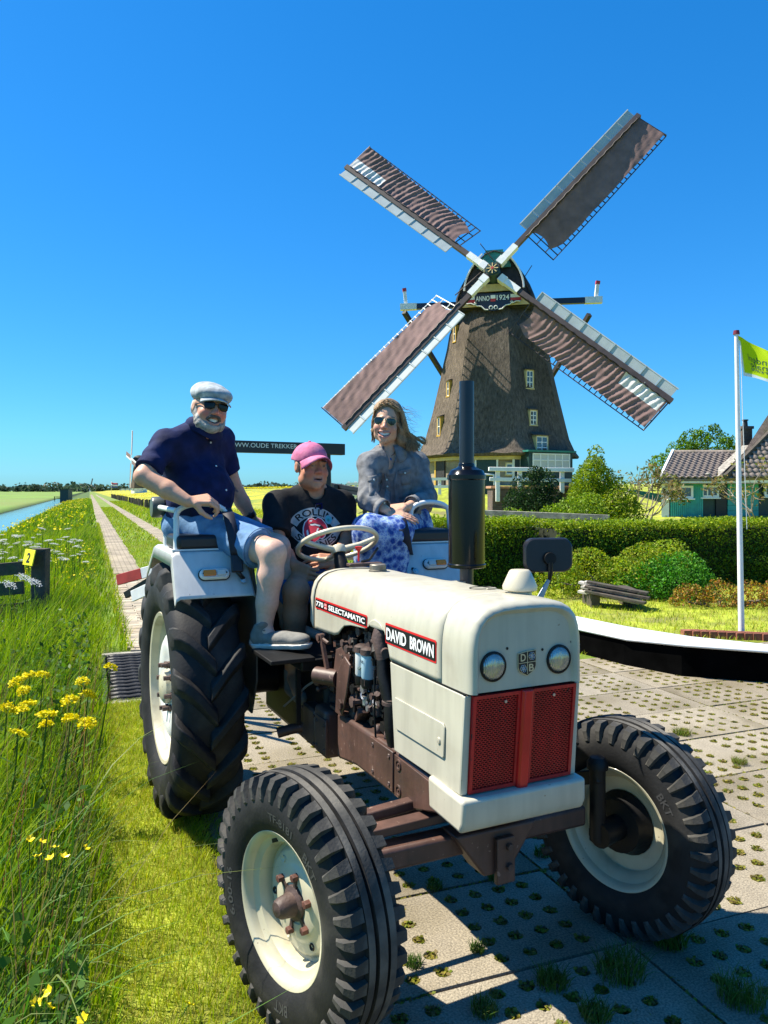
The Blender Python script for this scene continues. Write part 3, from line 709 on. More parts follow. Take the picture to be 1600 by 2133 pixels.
# sails
RS = 12.5
def make_sail(k, wr):
    a = R(139.08)-k*math.pi/2
    d = rr_*math.cos(a)+uu*math.sin(a)
    cw = (rr_*math.sin(a)-uu*math.cos(a))          # clockwise side as seen from the camera
    off = .12 if k % 2 else -.14
    Hc = HUB+nn*off
    def P(r, c, h=0.): return Hc+d*r+cw*c+nn*h
    root = MB().beam(P(-.0, 0), P(RS, 0), .30, .26, up=nn).build('sail', M['stock'], mill)
    MB().beam(P(.5, 0), P(1.95, 0), .36, .36, up=nn).beam(P(.52, 0, .01), P(.95, 0, .01), .43, .42, up=nn).build('white_clamp', M['white_wood'], root)
    tw = lambda r: R(17)*(1-(r-2.6)/(RS-2.6))+R(3)                       # blade twist ("weathering")
    def Q(r, c, h=0.):
        t = tw(r); return P(r, c*math.cos(t)-h*math.sin(t)*1, -c*math.sin(t)+h*math.cos(t)-.05)
    # lattice
    mb = MB(); r0, r1, wd = 2.9, RS-.1, 2.05
    n = 26
    for i in range(n+1):
        r = r0+(r1-r0)*i/n; mb.beam(Q(r, -.1, -.08), Q(r, wd, -.08), .05, .05, up=nn)
    for c in (.7, 1.38, wd-.03):
        pts = [Q(r, c, -.11) for r in np.linspace(r0, r1, 9)]
        for p, q in zip(pts, pts[1:]): mb.beam(p, q, .05, .04, up=nn)
    mb.build('lattice', M['tar_wood'] if k in (0, 1) else M['white_wood'] if k == 3 else M['stock'], root)
    # leading board, in bays
    mb = MB(); nb = 9
    for i in range(nb):
        ra = 3.1+(RS-3.25)*i/nb; rb = 3.1+(RS-3.25)*(i+1)/nb-.05
        A_ = [P(ra, -.15, .02), P(rb, -.15, .02), P(rb, -.68, .13), P(ra, -.68, .13)]
        mb.prism(A_, nn*.04)
        mb.beam(P(ra, -.13, .07), P(ra, -.70, .18), .06, .05, up=d)
    mb.beam(P(3.1, -.69, .15), P(RS-.15, -.69, .15), .06, .07, up=nn)
    mb.build('leading_board', M['leadboard'], root)
    # cloth
    rows = []; nr, nc = 150, 14; rc0 = 3.15
    for i in range(nr+1):
        f = i/nr; row = []
        for j in range(nc+1):
            g_ = j/nc
            r = rc0+(RS-.15-rc0)*f+.25*math.sin(math.pi*g_)*(1-f)*(1 if True else 0)-.0
            wmax = wd-.12-.35*max(0, (.08-f)/.08)-wr['side']*.12*(1-f)
            c = .06+(wmax-.06)*g_
            sag = .10*math.sin(math.pi*g_)*math.sin(math.pi*min(1, f*1.05))
            ph = (f*wr['n']+g_*wr['sl'])*2*math.pi
            fold = wr['a']*(1-abs(math.sin(ph*.5+.28*math.sin(5*g_+f*11))))**.8*(.45+.55*abs(2*g_-1)**.7)*(.75+.25*math.sin(f*37+2))*min(1, f*8)*min(1, (1-f)*12+.2)
            fold += .012*math.sin(f*90+g_*13)+.012*math.sin(g_*30+f*25)
            row.append(Q(r, c, .06+fold-sag*.3))
        rows.append(row)
    mb = MB(); mb.grid(rows)
    o = mb.build('cloth', [M['sail'], M['sail_white']], root, auto=False)
    if k in (0, 2):
        for p in o.data.polygons:
            i, j = divmod(p.index, nc)
            if i > nr*.70 and j < nc*.36 and (k == 0 or i < nr*.985): p.material_index = 1
    # tip ladder and rope
    mb = MB(); mb.tube([Q(RS-.1, c, 0) for c in (-.1, wd)], .035, 5)
    mb.tube([P(r, .12+.03*math.sin(r*9), .15) for r in np.linspace(2.7, RS-.3, 40)], .022, 4)
    mb.build('rope', M['stock'], root)
    return root
WR = [dict(n=25, a=.15, sl=1.2, side=1), dict(n=3, a=.05, sl=.9, side=0), dict(n=24, a=.16, sl=1.3, side=1), dict(n=5, a=.06, sl=3.2, side=1)]
for k in range(4): make_sail(k, WR[k])
for a, b_ in (((1000, 507), (1030, 545)), ((1108, 553), (1092, 578)), ((948, 615), (1010, 560))):
    MB().cyl(W(*a, 44)-Vector((*MILL, MZ0)), W(*b_, 44.6)-Vector((*MILL, MZ0)), .03, n=4).build('stay_rope', M['stock'], mill)
# ---------------------------------------------------------------- surroundings
M['grey_wood'] = mat('weathered_wood', (.28,.255,.22), .85, var=.35, vscale=7, bump=.4, bscale=40)
M['dark_wood'] = mat('dark_weathered_wood', (.065,.052,.04), .85, var=.45, vscale=9, bump=.6, bscale=45, patch=(.05,.07,.03), pscale=5, plo=.55, phi=.7)
M['black_wood'] = mat('black_painted_wood', (.012,.013,.02), .5, var=.3, vscale=4)
M['black_wood_edge'] = mat('brown_wood_edge', (.045,.03,.025), .6, var=.3, vscale=4)
M['teal'] = mat('teal_boards', (.035,.34,.29), .55, var=.12, vscale=5)
M['tile'] = mat('roof_tile', (.19,.155,.135), .85, var=.3, vscale=3, patch=(.13,.12,.07), pscale=1.2, plo=.5, phi=.7)
M['yellow_sign'] = mat('yellow_sign_plate', (.85,.76,.01), .45, var=.06, vscale=10)
M['black_paint'] = mat('black_paint', (.01,.01,.01), .5)
def G(x, y): return float(ground_z(x, y))
# lettered beam on posts across the lane
bs = thing('sign_beam', 'black wooden beam with white web address lettering behind the driver', 'sign', tuple(W(690, 1022, 14.85).xy)+(0,))
org = bs.location
A_ = W(362, 930, 13.3); B_ = W(715, 937, 14.9); A_.z = B_.z = EYE+.795
d = (B_-A_).normalized(); nb = Vector((d.y, -d.x, 0))
h = .215
MB().beam(A_-org, B_-org, .17, h).build('beam', [M['black_wood']], bs, .004)
for u, dd in ((392, 13.43), (686, 14.77)):
    p = W(u, 1022, dd)-org; p.z = 0
    MB().beam((p.x, p.y, .0), (p.x+(.0 if u < 500 else -.06), p.y, EYE+.69), .16, .17, up=(0,1,0)).build('post', M['black_wood'], bs, .004)
mb = MB(); tl_, tr_ = 477, 678
ca = W(477, 927, 13.8)-org; cb_ = W(652, 932, 14.6)-org
dd_ = (B_-A_).normalized(); c0 = A_-org+dd_*((ca-(A_-org)).dot(dd_)); c1 = A_-org+dd_*((cb_-(A_-org)).dot(dd_))
cen = (c0+c1)/2+nb*.088; cen.z = EYE+.795+.015
put_text(mb, 'WWW.OUDE TREKKER RIJDEN', .16, cen, dd_, (0,0,1), .0, width=(c1-c0).length+.12, height=.105)
mb.build('lettering', M['white_wood'], bs)
# number post and wing of the cattle grid
def plank_fence(root, a, b, zs, h, th, m, name='rail', jit=.01):
    for i, z in enumerate(zs):
        p = Vector(a)+Vector((0, 0, z+random.uniform(-jit, jit))); q = Vector(b)+Vector((0, 0, z+random.uniform(-jit, jit)*2))
        MB().beam(p, q, th, h).build(name, m, root, .004)
px = W(82, 1150, 9.3); gz = -.12
nf_ = thing('wooden_gate_wing', 'old dark wooden fence wing with a yellow plate numbered 2 among tall grass', 'fence', (px.x, px.y, gz))
MB().beam((0, 0, -.3), (.02, 0, 1.05), .17, .15, up=(0,1,0)).build('post', M['dark_wood'], nf_, .006)
MB().beam((-.75, -.05, -.3), (-.75, -.05, .78), .15, .15, up=(0,1,0)).build('post', M['dark_wood'], nf_, .006)
for i, (z, hh) in enumerate(((.80, .15), (.56, .15), (.30, .16), (.1, .14))):
    MB().beam((-1.9, -.2+.1, z-.13), (-.14, -.10, z+.03), .04, hh).build('plank', M['dark_wood'], nf_, .004)
PR = Euler((-.22, .03, -.62)).to_matrix(); PC = Vector((-.05, -.16, .955))
pl = MB().box(PC, (.215, .012, .19), rot=PR).build('number_plate', M['yellow_sign'], nf_, .002)
mb = MB(); put_text(mb, '2', .17, PC+PR @ Vector((0, -.009, -.004)), PR @ Vector((1,0,0)), PR @ Vector((0,0,1)), .004, width=.07, height=.118); mb.build('number', M['black_paint'], pl)
# red and white barrier board lying behind the rear wheel
M['red_board'] = mat('red_board_paint', (.40,.035,.03), .5, var=.2, vscale=9)
M['white_board'] = mat('white_board_paint', (.72,.72,.70), .55, var=.12, vscale=9)
bb = thing('barrier_board', 'red and white striped barrier board sticking out behind the big rear tyre', 'barrier', tuple(W(300, 1022, 5.6).xy)+(0,))
og = bb.location
a = W(246, 1208, 5.75)-og; b_ = W(410, 1163, 5.3)-og; dd_ = (b_-a)
for f0, f1, m in ((0, .33, 'red_board'), (.33, .66, 'white_board'), (.66, 1, 'red_board')):
    MB().beam(a+dd_*f0, a+dd_*(f1-.004), .03, .078).build('striped_plank', M[m], bb, .003)
a = W(276, 1242, 5.55)-og; b_ = W(390, 1190, 5.1)-og
MB().beam(a, b_, .02, .08).build('lower_plank', M['white_board'], bb, .003)
a = W(262, 1240, 5.7)-og; b_ = W(385, 1165, 5.45)-og
MB().beam(a, b_, .03, .05).build('brace', M['black_paint'], bb, .003)
for u, dd in ((366, 5.3), (395, 5.6)):
    p = W(u, 1022, dd)-og; MB().beam((p.x, p.y, 0), (p.x, p.y, .98), .06, .06, up=(0,1,0)).build('leg', M['dark_wood'], bb)
# row of short fence posts along the lane
mp = MB(); mp.box((0, 0, .35), (.14, .13, .95)); mpo = mp.mesh('fence_post', M['dark_wood'])
t = 40.; k = 0
LBL = 'one of the short dark wooden posts in the fence line along the lane'
while t < 190:
    s = 4.7+random.uniform(-.05, .05); x, y = ST(s, t); u = 800+1600*x/y
    o = link('fence_post', mpo); o.location = (x, y, G(x, y)); o.rotation_euler = (random.uniform(-.07, .07), random.uniform(-.07, .07), random.uniform(0, 1)); o.scale.z = random.uniform(.9, 1.1)
    tag(o, LBL, 'fence post', 'posts of the field fence along the lane'); t += 2.1 if t < 80 else 3.2; k += 1
# guard rail of grey planks in front of the garden
gr = thing('guard_rail', 'weathered grey wooden rail running behind the hedge', 'fence', (W(1100, 1022, 17).x, 17, 0))
og = gr.location
a = W(1000, 1068, 17.4)-og; b_ = W(1270, 1079, 16.6)-og
MB().beam(a, b_, .10, .13).build('rail', M['grey_wood'], gr, .006)
for f in (.06, .45, .78, .98):
    p = a.lerp(b_, f); MB().beam((p.x, p.y+.1, G(p.x+og.x, p.y+og.y)), (p.x, p.y+.1, p.z), .13, .13, up=(0,1,0)).build('post', M['grey_wood'], gr, .006)
fl = thing('stile', 'pale plank stile with a dark post in the gap of the hedge', 'stile', (W(1150, 1022, 13.5).x, 13.5, 0))
og = fl.location
MB().beam(W(1118, 1088, 13.6)-og, W(1190, 1096, 13.4)-og, .2, .06).build('plank', M['grey_wood'], fl, .004)
MB().beam(W(1132, 1118, 13.4)-og, W(1185, 1122, 13.4)-og, .2, .06).build('plank', M['grey_wood'], fl, .004)
p = W(1143, 1085, 13.5)-og; MB().beam((p.x, 0, 0), (p.x, 0, p.z), .1, .1, up=(0,1,0)).build('post', M['black_wood'], fl)
# white bridge railing
br = thing('bridge_railing', 'white wooden bridge railing on a dark brick abutment before the windmill', 'railing', (W(1110, 1022, 25).x, 25, 0))
og = br.location
def wp(u, v, d): return W(u, v, d)-og
MB().beam(wp(1018, 977, 25.), wp(1195, 979, 25), .2, .13).build('top_rail', M['white_wood'], br, .01)
MB().beam(wp(1020, 998, 25.), wp(1190, 1001, 25), .08, .12).build('middle_rail', M['white_wood'], br, .01)
for u, vb in ((1037, 1045), (1083, 1020), (1171, 1028)):
    p = wp(u, 979, 25.06); q = wp(u, vb, 25.06); MB().beam(q, p, .13, .13, up=(0,1,0)).build('post', M['white_wood'], br, .01)
p = wp(1020, 1018, 25.4)
MB().box((wp(1110, 1022, 25.7).x, .8, .95), (2.85, 1.2, 1.5)).build('abutment', M['dark_brick'], br, .01)
MB().box((wp(1110, 1022, 25.7).x, .8, 1.74), (2.95, 1.3, .08)).build('coping', mat('terracotta_coping', (.42,.22,.13), .8, var=.2), br, .008)
# little green hut / curved gable next to the muffler
hut = thing('green_shed', 'small dark green shed with a curved white eaves board at the mill foot', 'shed', (W(1010, 1022, 30).x, 30, 0))
og = hut.location
def hp(u, v, d=30): return W(u, v, d)-og
mb = MB(); pts = [hp(955, 1030), hp(955, 1005)]+[hp(955+35*i+3, 1003-14*math.sin(math.pi*(i/2)*.5+.5)) for i in (0, .5, 1, 1.5, 2)]+[hp(1030, 1012), hp(1030, 1030)]
mb.prism(pts, (0, 2, 0)); mb.build('wall', M['dkgreen'], hut)
MB().tube([p+Vector((0, -.05, .03)) for p in pts[1:-1]], .045, 5).build('eaves_board', M['white_wood'], hut)
# white post and rail fence left of the mill
wf = thing('white_fence', 'white post and rail fence beside the windmill left of the exhaust', 'fence', (W(925, 1022, 36).x, 36, 1.4))
og = wf.location
for v in (998, 1014): MB().beam(W(893, v, 36)-og, W(985, v-1, 36)-og, .07, .13).build('rail', M['white_wood'], wf)
for u in (897, 916, 947, 976): MB().beam(W(u, 1030, 36.1)-og, W(u, 995, 36.1)-og, .14, .12, up=(0,1,0)).build('post', M['white_wood'], wf)
MB().box(W(908, 1004, 37)-og, (.45, .45, .75)).build('bin', M['green_wood'], wf) if False else None
wg = thing('white_gate', 'white painted gate with green boards beyond the black rails', 'gate', (W(740, 1022, 40).x, 40, 1.2))
og = wg.location
for v in (1008, 1016, 1030): MB().beam(W(722, v, 40)-og, W(790, v-1, 40)-og, .07, .13).build('rail', M['white_wood'], wg)
for u in (727, 741, 756, 772): MB().beam(W(u, 1040, 40.1)-og, W(u, 1003, 40.1)-og, .12, .1, up=(0,1,0)).build('post', M['white_wood'], wg)
MB().beam(W(733, 1036, 40.2)-og, W(752, 1036, 40.2)-og, .05, .4).build('board', M['green_wood'], wg)
# black rails behind the driver
bf = thing('black_fence', 'black wooden rail fence sloping down behind the driver', 'fence', (W(715, 1022, 20).x, 20, 0))
og = bf.location
for (a, b_) in (((685, 1009), (770, 1023)), ((688, 1017), (770, 1032)), ((712, 1060), (768, 1030))):
    MB().beam(W(*a, 20.5)-og, W(*b_, 19.5)-og, .07, .10).build('rail', M['black_wood'], bf, .004)
for u, v in ((700, 1009), (725, 1014), (760, 1020)): 
    p = W(u, v, 20.2)-og; MB().beam((p.x, .2, 0), (p.x, .2, p.z), .11, .11, up=(0,1,0)).build('post', M['black_wood'], bf, .004)
# ---- teal house with tiled roof
HD = 36.
hz = .36
hs_ = thing('teal_house', 'low teal boarded house with pantiled roofs and a brick chimney', 'house', (W(1490, 1022, HD).x, HD, hz))
og = hs_.location
def H_(u, v, d=HD): return W(u, v, d)-og
xl, xr = H_(1378, 0).x, H_(1760, 0).x; ze = H_(0, 1003).z
SK = .40
MB().prism([Vector((a+SK*b_, b_, -.4)) for a, b_ in ((xl, 0), (H_(1395, 0).x-.02, 0), (H_(1395, 0).x-.02, 5), (xl, 5))], (0, 0, ze+.4)).build('gable_wall', M['white_wood'], hs_)
x0, x1 = H_(1396, 0).x, H_(1464, 0).x
MB().prism([Vector((a+SK*b_, b_, -.4)) for a, b_ in ((x0, .2), (xr, .2), (xr, 5), (x0, 5))], (0, 0, ze+.4)).build('wall', M['dkgreen'], hs_)
nbd = 16
for i in range(nbd):
    w_ = (x1-x0)/nbd; MB().box((x0+w_*(i+.5), -.02, ze/2-.2), (w_-.02, .06, ze+.4)).build('board', M['teal'], hs_)
x2, x3 = H_(1518, 0).x, H_(1582, 0).x
for i in range(7):
    hh = .26; MB().box(((x2+x3)/2, .12, -.2+hh*(i+.5)), (x3-x2, .06, hh-.015)).build('cladding_board', M['teal'], hs_)
def house_window(u0, v0, u1, v1, nx, off):
    a, b_ = H_(u0, v0), H_(u1, v1); cx, cz, w_, h_ = (a.x+b_.x)/2, (a.z+b_.z)/2, b_.x-a.x, a.z-b_.z
    mb = MB()
    for sx in (-1, 1): mb.box((cx+sx*w_/2, off-.02, cz), (.1, .1, h_+.1))
    for sz in (-1, 1): mb.box((cx, off-.022, cz+sz*h_/2), (w_+.1, .1, .1))
    f = mb.build('window', M['white_wood'], hs_)
    MB().box((cx, off+.01, cz), (w_, .03, h_)).build('pane', M['glass'], f)
    if nx > 1:
        mb = MB()
        for i in range(1, nx): mb.box((cx-w_/2+w_*i/nx, off-.02, cz), (.06, .05, h_))
        mb.build('glazing_bar', M['white_wood'], f)
    MB().box((cx, off-.06, cz-h_/2-.08), (w_+.22, .16, .06)).build('sill', M['white_wood'], f)
house_window(1393, 1014, 1440, 1036, 1, -.05); house_window(1464, 1013, 1496, 1034, 3, .08); house_window(1595, 1008, 1640, 1032, 2, .08)
MB().box((H_(1505, 0).x, .16, ze/2-.3), (.5, .1, ze-.1)).build('doorway', M['black_paint'], hs_)
MB().box(((xl+xr)/2, -.42, ze+.03), (xr-xl+.4, .14, .18)).build('gutter', M['white_wood'], hs_)
MB().box(((xl+xr)/2, -.2, ze-.09), (xr-xl+.3, .5, .05)).build('soffit', M['grey_wood'], hs_)
def tile_roof(xa, xb, e_front, ridge, pitch_top, skew=0., name='roof'):
    """roof slope seen from the front, pantiles as single pieces: eaves at e_front (y,z), ridge at ridge (y,z)"""
    ey, ez = e_front; ry, rz = ridge; L = math.hypot(ry-ey, rz-ez); u = Vector((0, (ry-ey)/L, (rz-ez)/L)); n = Vector((0, -u.z, u.y))
    rf = MB().prism([Vector((xa, ey, ez)), Vector((xb, ey, ez)), Vector((xb+skew, ry, rz)), Vector((xa+skew, ry, rz))], (0, 0, -.12)).build(name, M['tile'], hs_)
    return rf, u, n, L
def pantile_mesh(w_, l_):
    mb = MB(); rows = []
    for y in (0, 1):
        rows.append([(w_*(i/6-.5)*1.06, y*l_, .055*math.cos(2*math.pi*(i/6-.2))*.7+.05+(0.03 if y == 0 else 0)) for i in range(7)])
    mb.grid(rows)
    mb.add([(p[0], p[1], p[2]) for p in rows[0]]+[(p[0], p[1], p[2]-.05) for p in rows[0]], [(i, i+1, 8+i, 7+i) for i in range(6)], False)
    return mb.mesh('pantile', M['tile'])
PT = pantile_mesh(.30, .36)
def lay(rf, xa, xb, e_front, u, n, L, clip=None, limit=300):
    k = 0; big = MB(); w_, l_ = .30, .33
    ncol, nrow = int((xb-xa)/w_), int(L/l_)
    rot = Matrix((Vector((1, 0, 0)), u, n)).transposed().to_4x4()
    for j in range(nrow):
        for i in range(ncol):
            x = xa+(i+.5)*w_; p = Vector((x, e_front[0], e_front[1]))+u*(j*l_)+n*.01
            if clip and not clip(p): continue
            if k < limit:
                o = link('pantile', PT, rf); o.matrix_local = Matrix.Translation(p) @ rot @ Matrix.Rotation(random.uniform(-.015, .015), 4, 'Z'); k += 1
            else:
                T = Matrix.Translation(p) @ rot; b0 = len(big.v)
                big.add([T @ v.co for v in PT.vertices], [tuple(q.vertices) for q in PT.polygons])
    if big.v: o = big.build('pantile_courses', M['tile'], rf, auto=False); o['kind'] = 'stuff'
zr = H_(0, 943, HD+3).z
ea, ri = (-.5, ze+.12), (3., zr)
SKR = 1.95
rf, u_, n_, L_ = tile_roof(xl-.2, H_(1540, 0).x, ea, ri, 0, SKR)
us = Vector((SKR, ri[0]-ea[0], ri[1]-ea[1])); Ls = us.length; us /= Ls
SH = Matrix((Vector((1, 0, 0)), us, n_)).transposed().to_4x4()
PTS = PT.copy(); PTS.transform(SH); PTS.name = 'pantile'; big = MB(); k = 0
for j in range(int(Ls/.36)):
    for i in range(int((H_(1536, 0).x-xl+.2)/.30)):
        p = Vector((xl-.2+(i+.5)*.30, ea[0], ea[1]))+us*(j*.36)+n_*.01
        if k < 300: o = link('pantile', PTS, rf); o.location = p; k += 1
        else: big.add([v.co+p for v in PTS.vertices], [tuple(q.vertices) for q in PTS.polygons])
if big.v: o = big.build('pantile_courses', M['tile'], rf, auto=False); o['kind'] = 'stuff'
mb = MB()
nrd = 22
for i in range(nrd):
    a = xl-.2+SKR+(H_(1540, 0).x-xl)*i/nrd; mb.tube([(a, 3.0, zr+.0), (a+.42, 3.0, zr+.0)], [.14, .12], 8)
mb.build('ridge_tiles', M['tile'], rf)
MB().beam(Vector((xl-.28, -.55, ze+.1)), Vector((xl-.28+SKR, 3.0, zr+.08)), .1, .2, up=(0,0,1)).build('bargeboard', M['white_wood'], hs_)
# taller roof at the right
zb2 = H_(0, 895, HD+2).z
x4 = H_(1502, 0).x
ea2, ri2 = (-.62, ze+.14), (5.2, ze+5.2)
L2 = math.hypot(ri2[0]-ea2[0], ri2[1]-ea2[1]); u2 = Vector((0, (ri2[0]-ea2[0])/L2, (ri2[1]-ea2[1])/L2)); n2 = Vector((0, -u2.z, u2.y))
sl = 1.51
def lx(z): return x4+(z-ea2[1])*sl
rf2 = MB().prism([Vector((x4, *ea2)), Vector((xr, *ea2)), Vector((xr, *ri2)), Vector((lx(ri2[1]), *ri2))], (0, .3, -.2)).build('roof', M['tile'], hs_)
lay(rf2, x4, xr, ea2, u2, n2, L2, clip=lambda p: p.x > lx(p.z)+.2, limit=200)
MB().beam(Vector((x4-.1, ea2[0]-.05, ea2[1]+.05)), Vector((lx(ri2[1])-.1, ri2[0], ri2[1]+.1)), .16, .24).build('verge_board', M['dark_wood'], hs_)
MB().beam(Vector((x4-.45, ea2[0]+.4, ea2[1]+.06)), Vector((lx(zr+.4)-.45, ea2[0]+2.7, zr+.3)), .45, .05).build('lead_flashing', M['grey_wood'], hs_)
cx = H_(1556, 0, HD+3).x; czb = H_(0, 960, HD+3).z; czt = H_(0, 893, HD+3).z
ch = MB().box((cx, 3.2, (czb+czt)/2-.3), (.5, .5, czt-czb+.6)).build('chimney', M['dark_brick'], hs_)
MB().box((cx, 3.2, czt+.06), (.62, .62, .14)).build('chimney_cap', M['dark_brick'], ch)
MB().cyl((cx, 3.2, czt+.1), (cx, 3.2, czt+.45), .14, .11, 10).cyl((cx, 3.2, czt+.42), (cx, 3.2, czt+.48), .16, .16, 10).build('chimney_pot', M['black_paint'], ch)
p = H_(1468, 990); MB().cyl((p.x, -.35, ze), (p.x, -.35, ze+.34), .07, .07, 8).ell((p.x, -.35, ze+.34), (.11, .11, .07)).build('vent_pipe', M['grey_wood'], hs_)
# ---- flag pole with lime flag
fp = thing('flagpole', 'slim white flagpole with a dark red cap standing right of the mirror', 'flagpole', tuple(W(1545, 1022, 8.6).xy)+(0,))
og = fp.location
top = W(1534, 693, 8.6)-og
MB().tube([(0, 0, -.1), top], [.034, .022], 12).build('pole', M['white_wood'], fp)
MB().cyl(top+Vector((0, 0, -.02)), top+Vector((0, 0, .025)), .036, .03, 12).build('cap', mat('dark_red_cap', (.16,.01,.015), .4), fp)
MB().tube([top+Vector((.035, -.03, -.15)), top+Vector((.05, -.035, -.8)), Vector((.04, -.04, 1.2))], .004, 5).build('halyard', M['white_wood'], fp)
M['flag'] = leaf_mat('lime_flag_cloth', .7, .45)
fo = tag(link('flag', None), 'lime green flag with dark lettering seen from the back waving on the white pole', 'flag'); fo.location = fp.location
tl_, bl_ = W(1537, 702, 8.58)-og, W(1549, 786, 8.58)-og
def fpt(a, b):
    """a along fly 0..1, b down hoist 0..1"""
    top_ = tl_.lerp(W(1700, 772, 8.3)-og, a); bot = bl_.lerp(W(1690, 812, 8.3)-og, a)
    p = top_.lerp(bot, b); p.y += .075*math.sin(a*9+b*1.6)*min(1, a*3)+.03*math.sin(a*17-b*4)*min(1, a*3); p.z += .02*math.sin(a*8+1); return p
rows = []; cols = []
for i in range(61):
    r = []
    for j in range(31):
        r.append(fpt(i/60, j/30)); b_ = j/30
        cols.append((.62,.70,.78) if b_ > .9 or i < 1.2 and b_ > .1 else (.46,.62,.012))
    rows.append(r)
Vv = np.array([p[:] for r in rows for p in r]); Fi = np.array([(i*31+j, (i+1)*31+j, (i+1)*31+j+1, i*31+j+1) for i in range(60) for j in range(30)])
link('cloth', np_mesh('cloth', Vv, Fi, M['flag'], np.array(cols), True), fo)
mb = MB()
M['flag_ink'] = mat('flag_lettering', (.012,.06,.03), .7)
def ftext(txt, a0, a1, b0, b1, bold=0.):
    V, F = text_mesh(txt, .2, bold); V[:, 0] = (V[:, 0]-V[:, 0].min())/(V[:, 0].max()-V[:, 0].min()); V[:, 1] = (V[:, 1]-V[:, 1].min())/(V[:, 1].max()-V[:, 1].min())
    pts = []
    for p in V: q = fpt(a0+(a1-a0)*(1-p[0]), b0+(b1-b0)*(1-p[1])); pts.append(q+Vector((0, -.008, 0)))
    mb.add(pts, F, False)
ftext('Vriendenl', .12, .50, .36, .54); ftext('Nationale', .14, .62, .54, .70); ftext('VRIENDENLOTERIJ', .14, .98, .73, .81, .004)
mb.build('lettering', M['flag_ink'], fo)
# ---- long low white slab with dark side on the right
M['white_sheet'] = mat('white_smooth_sheet', (.66,.70,.72), .35, var=.04, vscale=2)
M['side_shade'] = mat('painted_side_shade', (.003,.003,.003), 1., var=.3, vscale=6, spec=0.)  # shade of the platform's side put into a flat black colour
lp = thing('low_platform', 'long low white topped platform with sides painted black for shade on the paving at right', 'platform', tuple(W(1420, 1022, 8).xy)+(0,))
og = lp.location
def gp(u, v, z): d = (EYE-z)*1600/(v-1022); q = W(u, v, d); return q-og
f0 = [gp(1170, 1350, 0), gp(1300, 1385, 0), gp(1420, 1408, 0), gp(1640, 1424, 0), gp(1900, 1430, 0)]
def up_(p, z): return Vector((p.x, p.y, z))
zt_ = [.225, .235, .265, .25, .25]
bk = [gp(1175, 1278, .24), gp(1300, 1303, .25), gp(1440, 1326, .28), gp(1650, 1352, .26), gp(1910, 1360, .26)]
mb = MB(); mb.grid([[up_(p, 0) for p in f0], [up_(p, z) for p, z in zip(f0, zt_)]], False, False); mb.grid([[up_(p, 0) for p in bk], [up_(p, z-.01) for p, z in zip(bk, zt_)]], False, False)
for i in (0, -1): mb.poly([up_(f0[i], 0), up_(f0[i], zt_[i]), up_(bk[i], zt_[i]), up_(bk[i], 0)])
mb.build('base', M['side_shade'], lp)
mb = MB(); rows = []
for k_ in range(7):
    f = k_/6; rows.append([up_(p.lerp(q, f)+Vector((0, -.06, 0)), z+.02+.035*math.sin(math.pi*min(1, f*1.0))) for p, q, z in zip(f0, bk, zt_)])
mb.grid(rows); mb.build('white_top', M['white_sheet'], lp, solid=.02)
# ---- garden clutter on the right lawn
M['plank_pale'] = mat('pale_plank', (.5,.46,.42), .8, var=.3, vscale=12)
pk = thing('plank_stack', 'stack of pale planks lying on the lawn below the bright green shrub', 'plank stack', tuple(W(1280, 1022, 10.8).xy)+(0,))
og = pk.location
for i in range(9):
    a = W(1222+random.uniform(-4, 4), 1212+i*3.2, 10.9-.02*i)-og; b_ = W(1352+random.uniform(-8, 8), 1236+i*3.4, 10.5-.03*i)-og
    a.y += (i % 3)*.16; b_.y += (i % 3)*.16
    MB().beam(a, b_, .13, .035).build('plank', M['plank_pale'] if i % 3 else M['dark_wood'], pk, .003)
for f in (.1, .8):
    p = (W(1222, 1212, 10.9)-og).lerp(W(1352, 1236, 10.5)-og, f)
    MB().box((p.x, .15, .12), (.12, .5, .26)).build('bearer', M['dark_wood'], pk)
bw = thing('brick_border', 'low rust brown brick border along the lawn near the flagpole', 'border', tuple(W(1500, 1022, 8.7).xy)+(0,))
og = bw.location
mbk = MB().box((0, 0, .03), (.2, .1, .08)).mesh('brick', mat('rust_brick', (.28,.10,.06), .85, var=.35, vscale=9, bump=.3, bscale=50))
for i in range(14):
    p = W(1440, 1326, 8.6).lerp(W(1680, 1332, 8.3), i/13)-og; o = link('brick', mbk, bw); o.location = (p.x, p.y, 0); o.rotation_euler = (0, 0, random.uniform(-.1, .1))
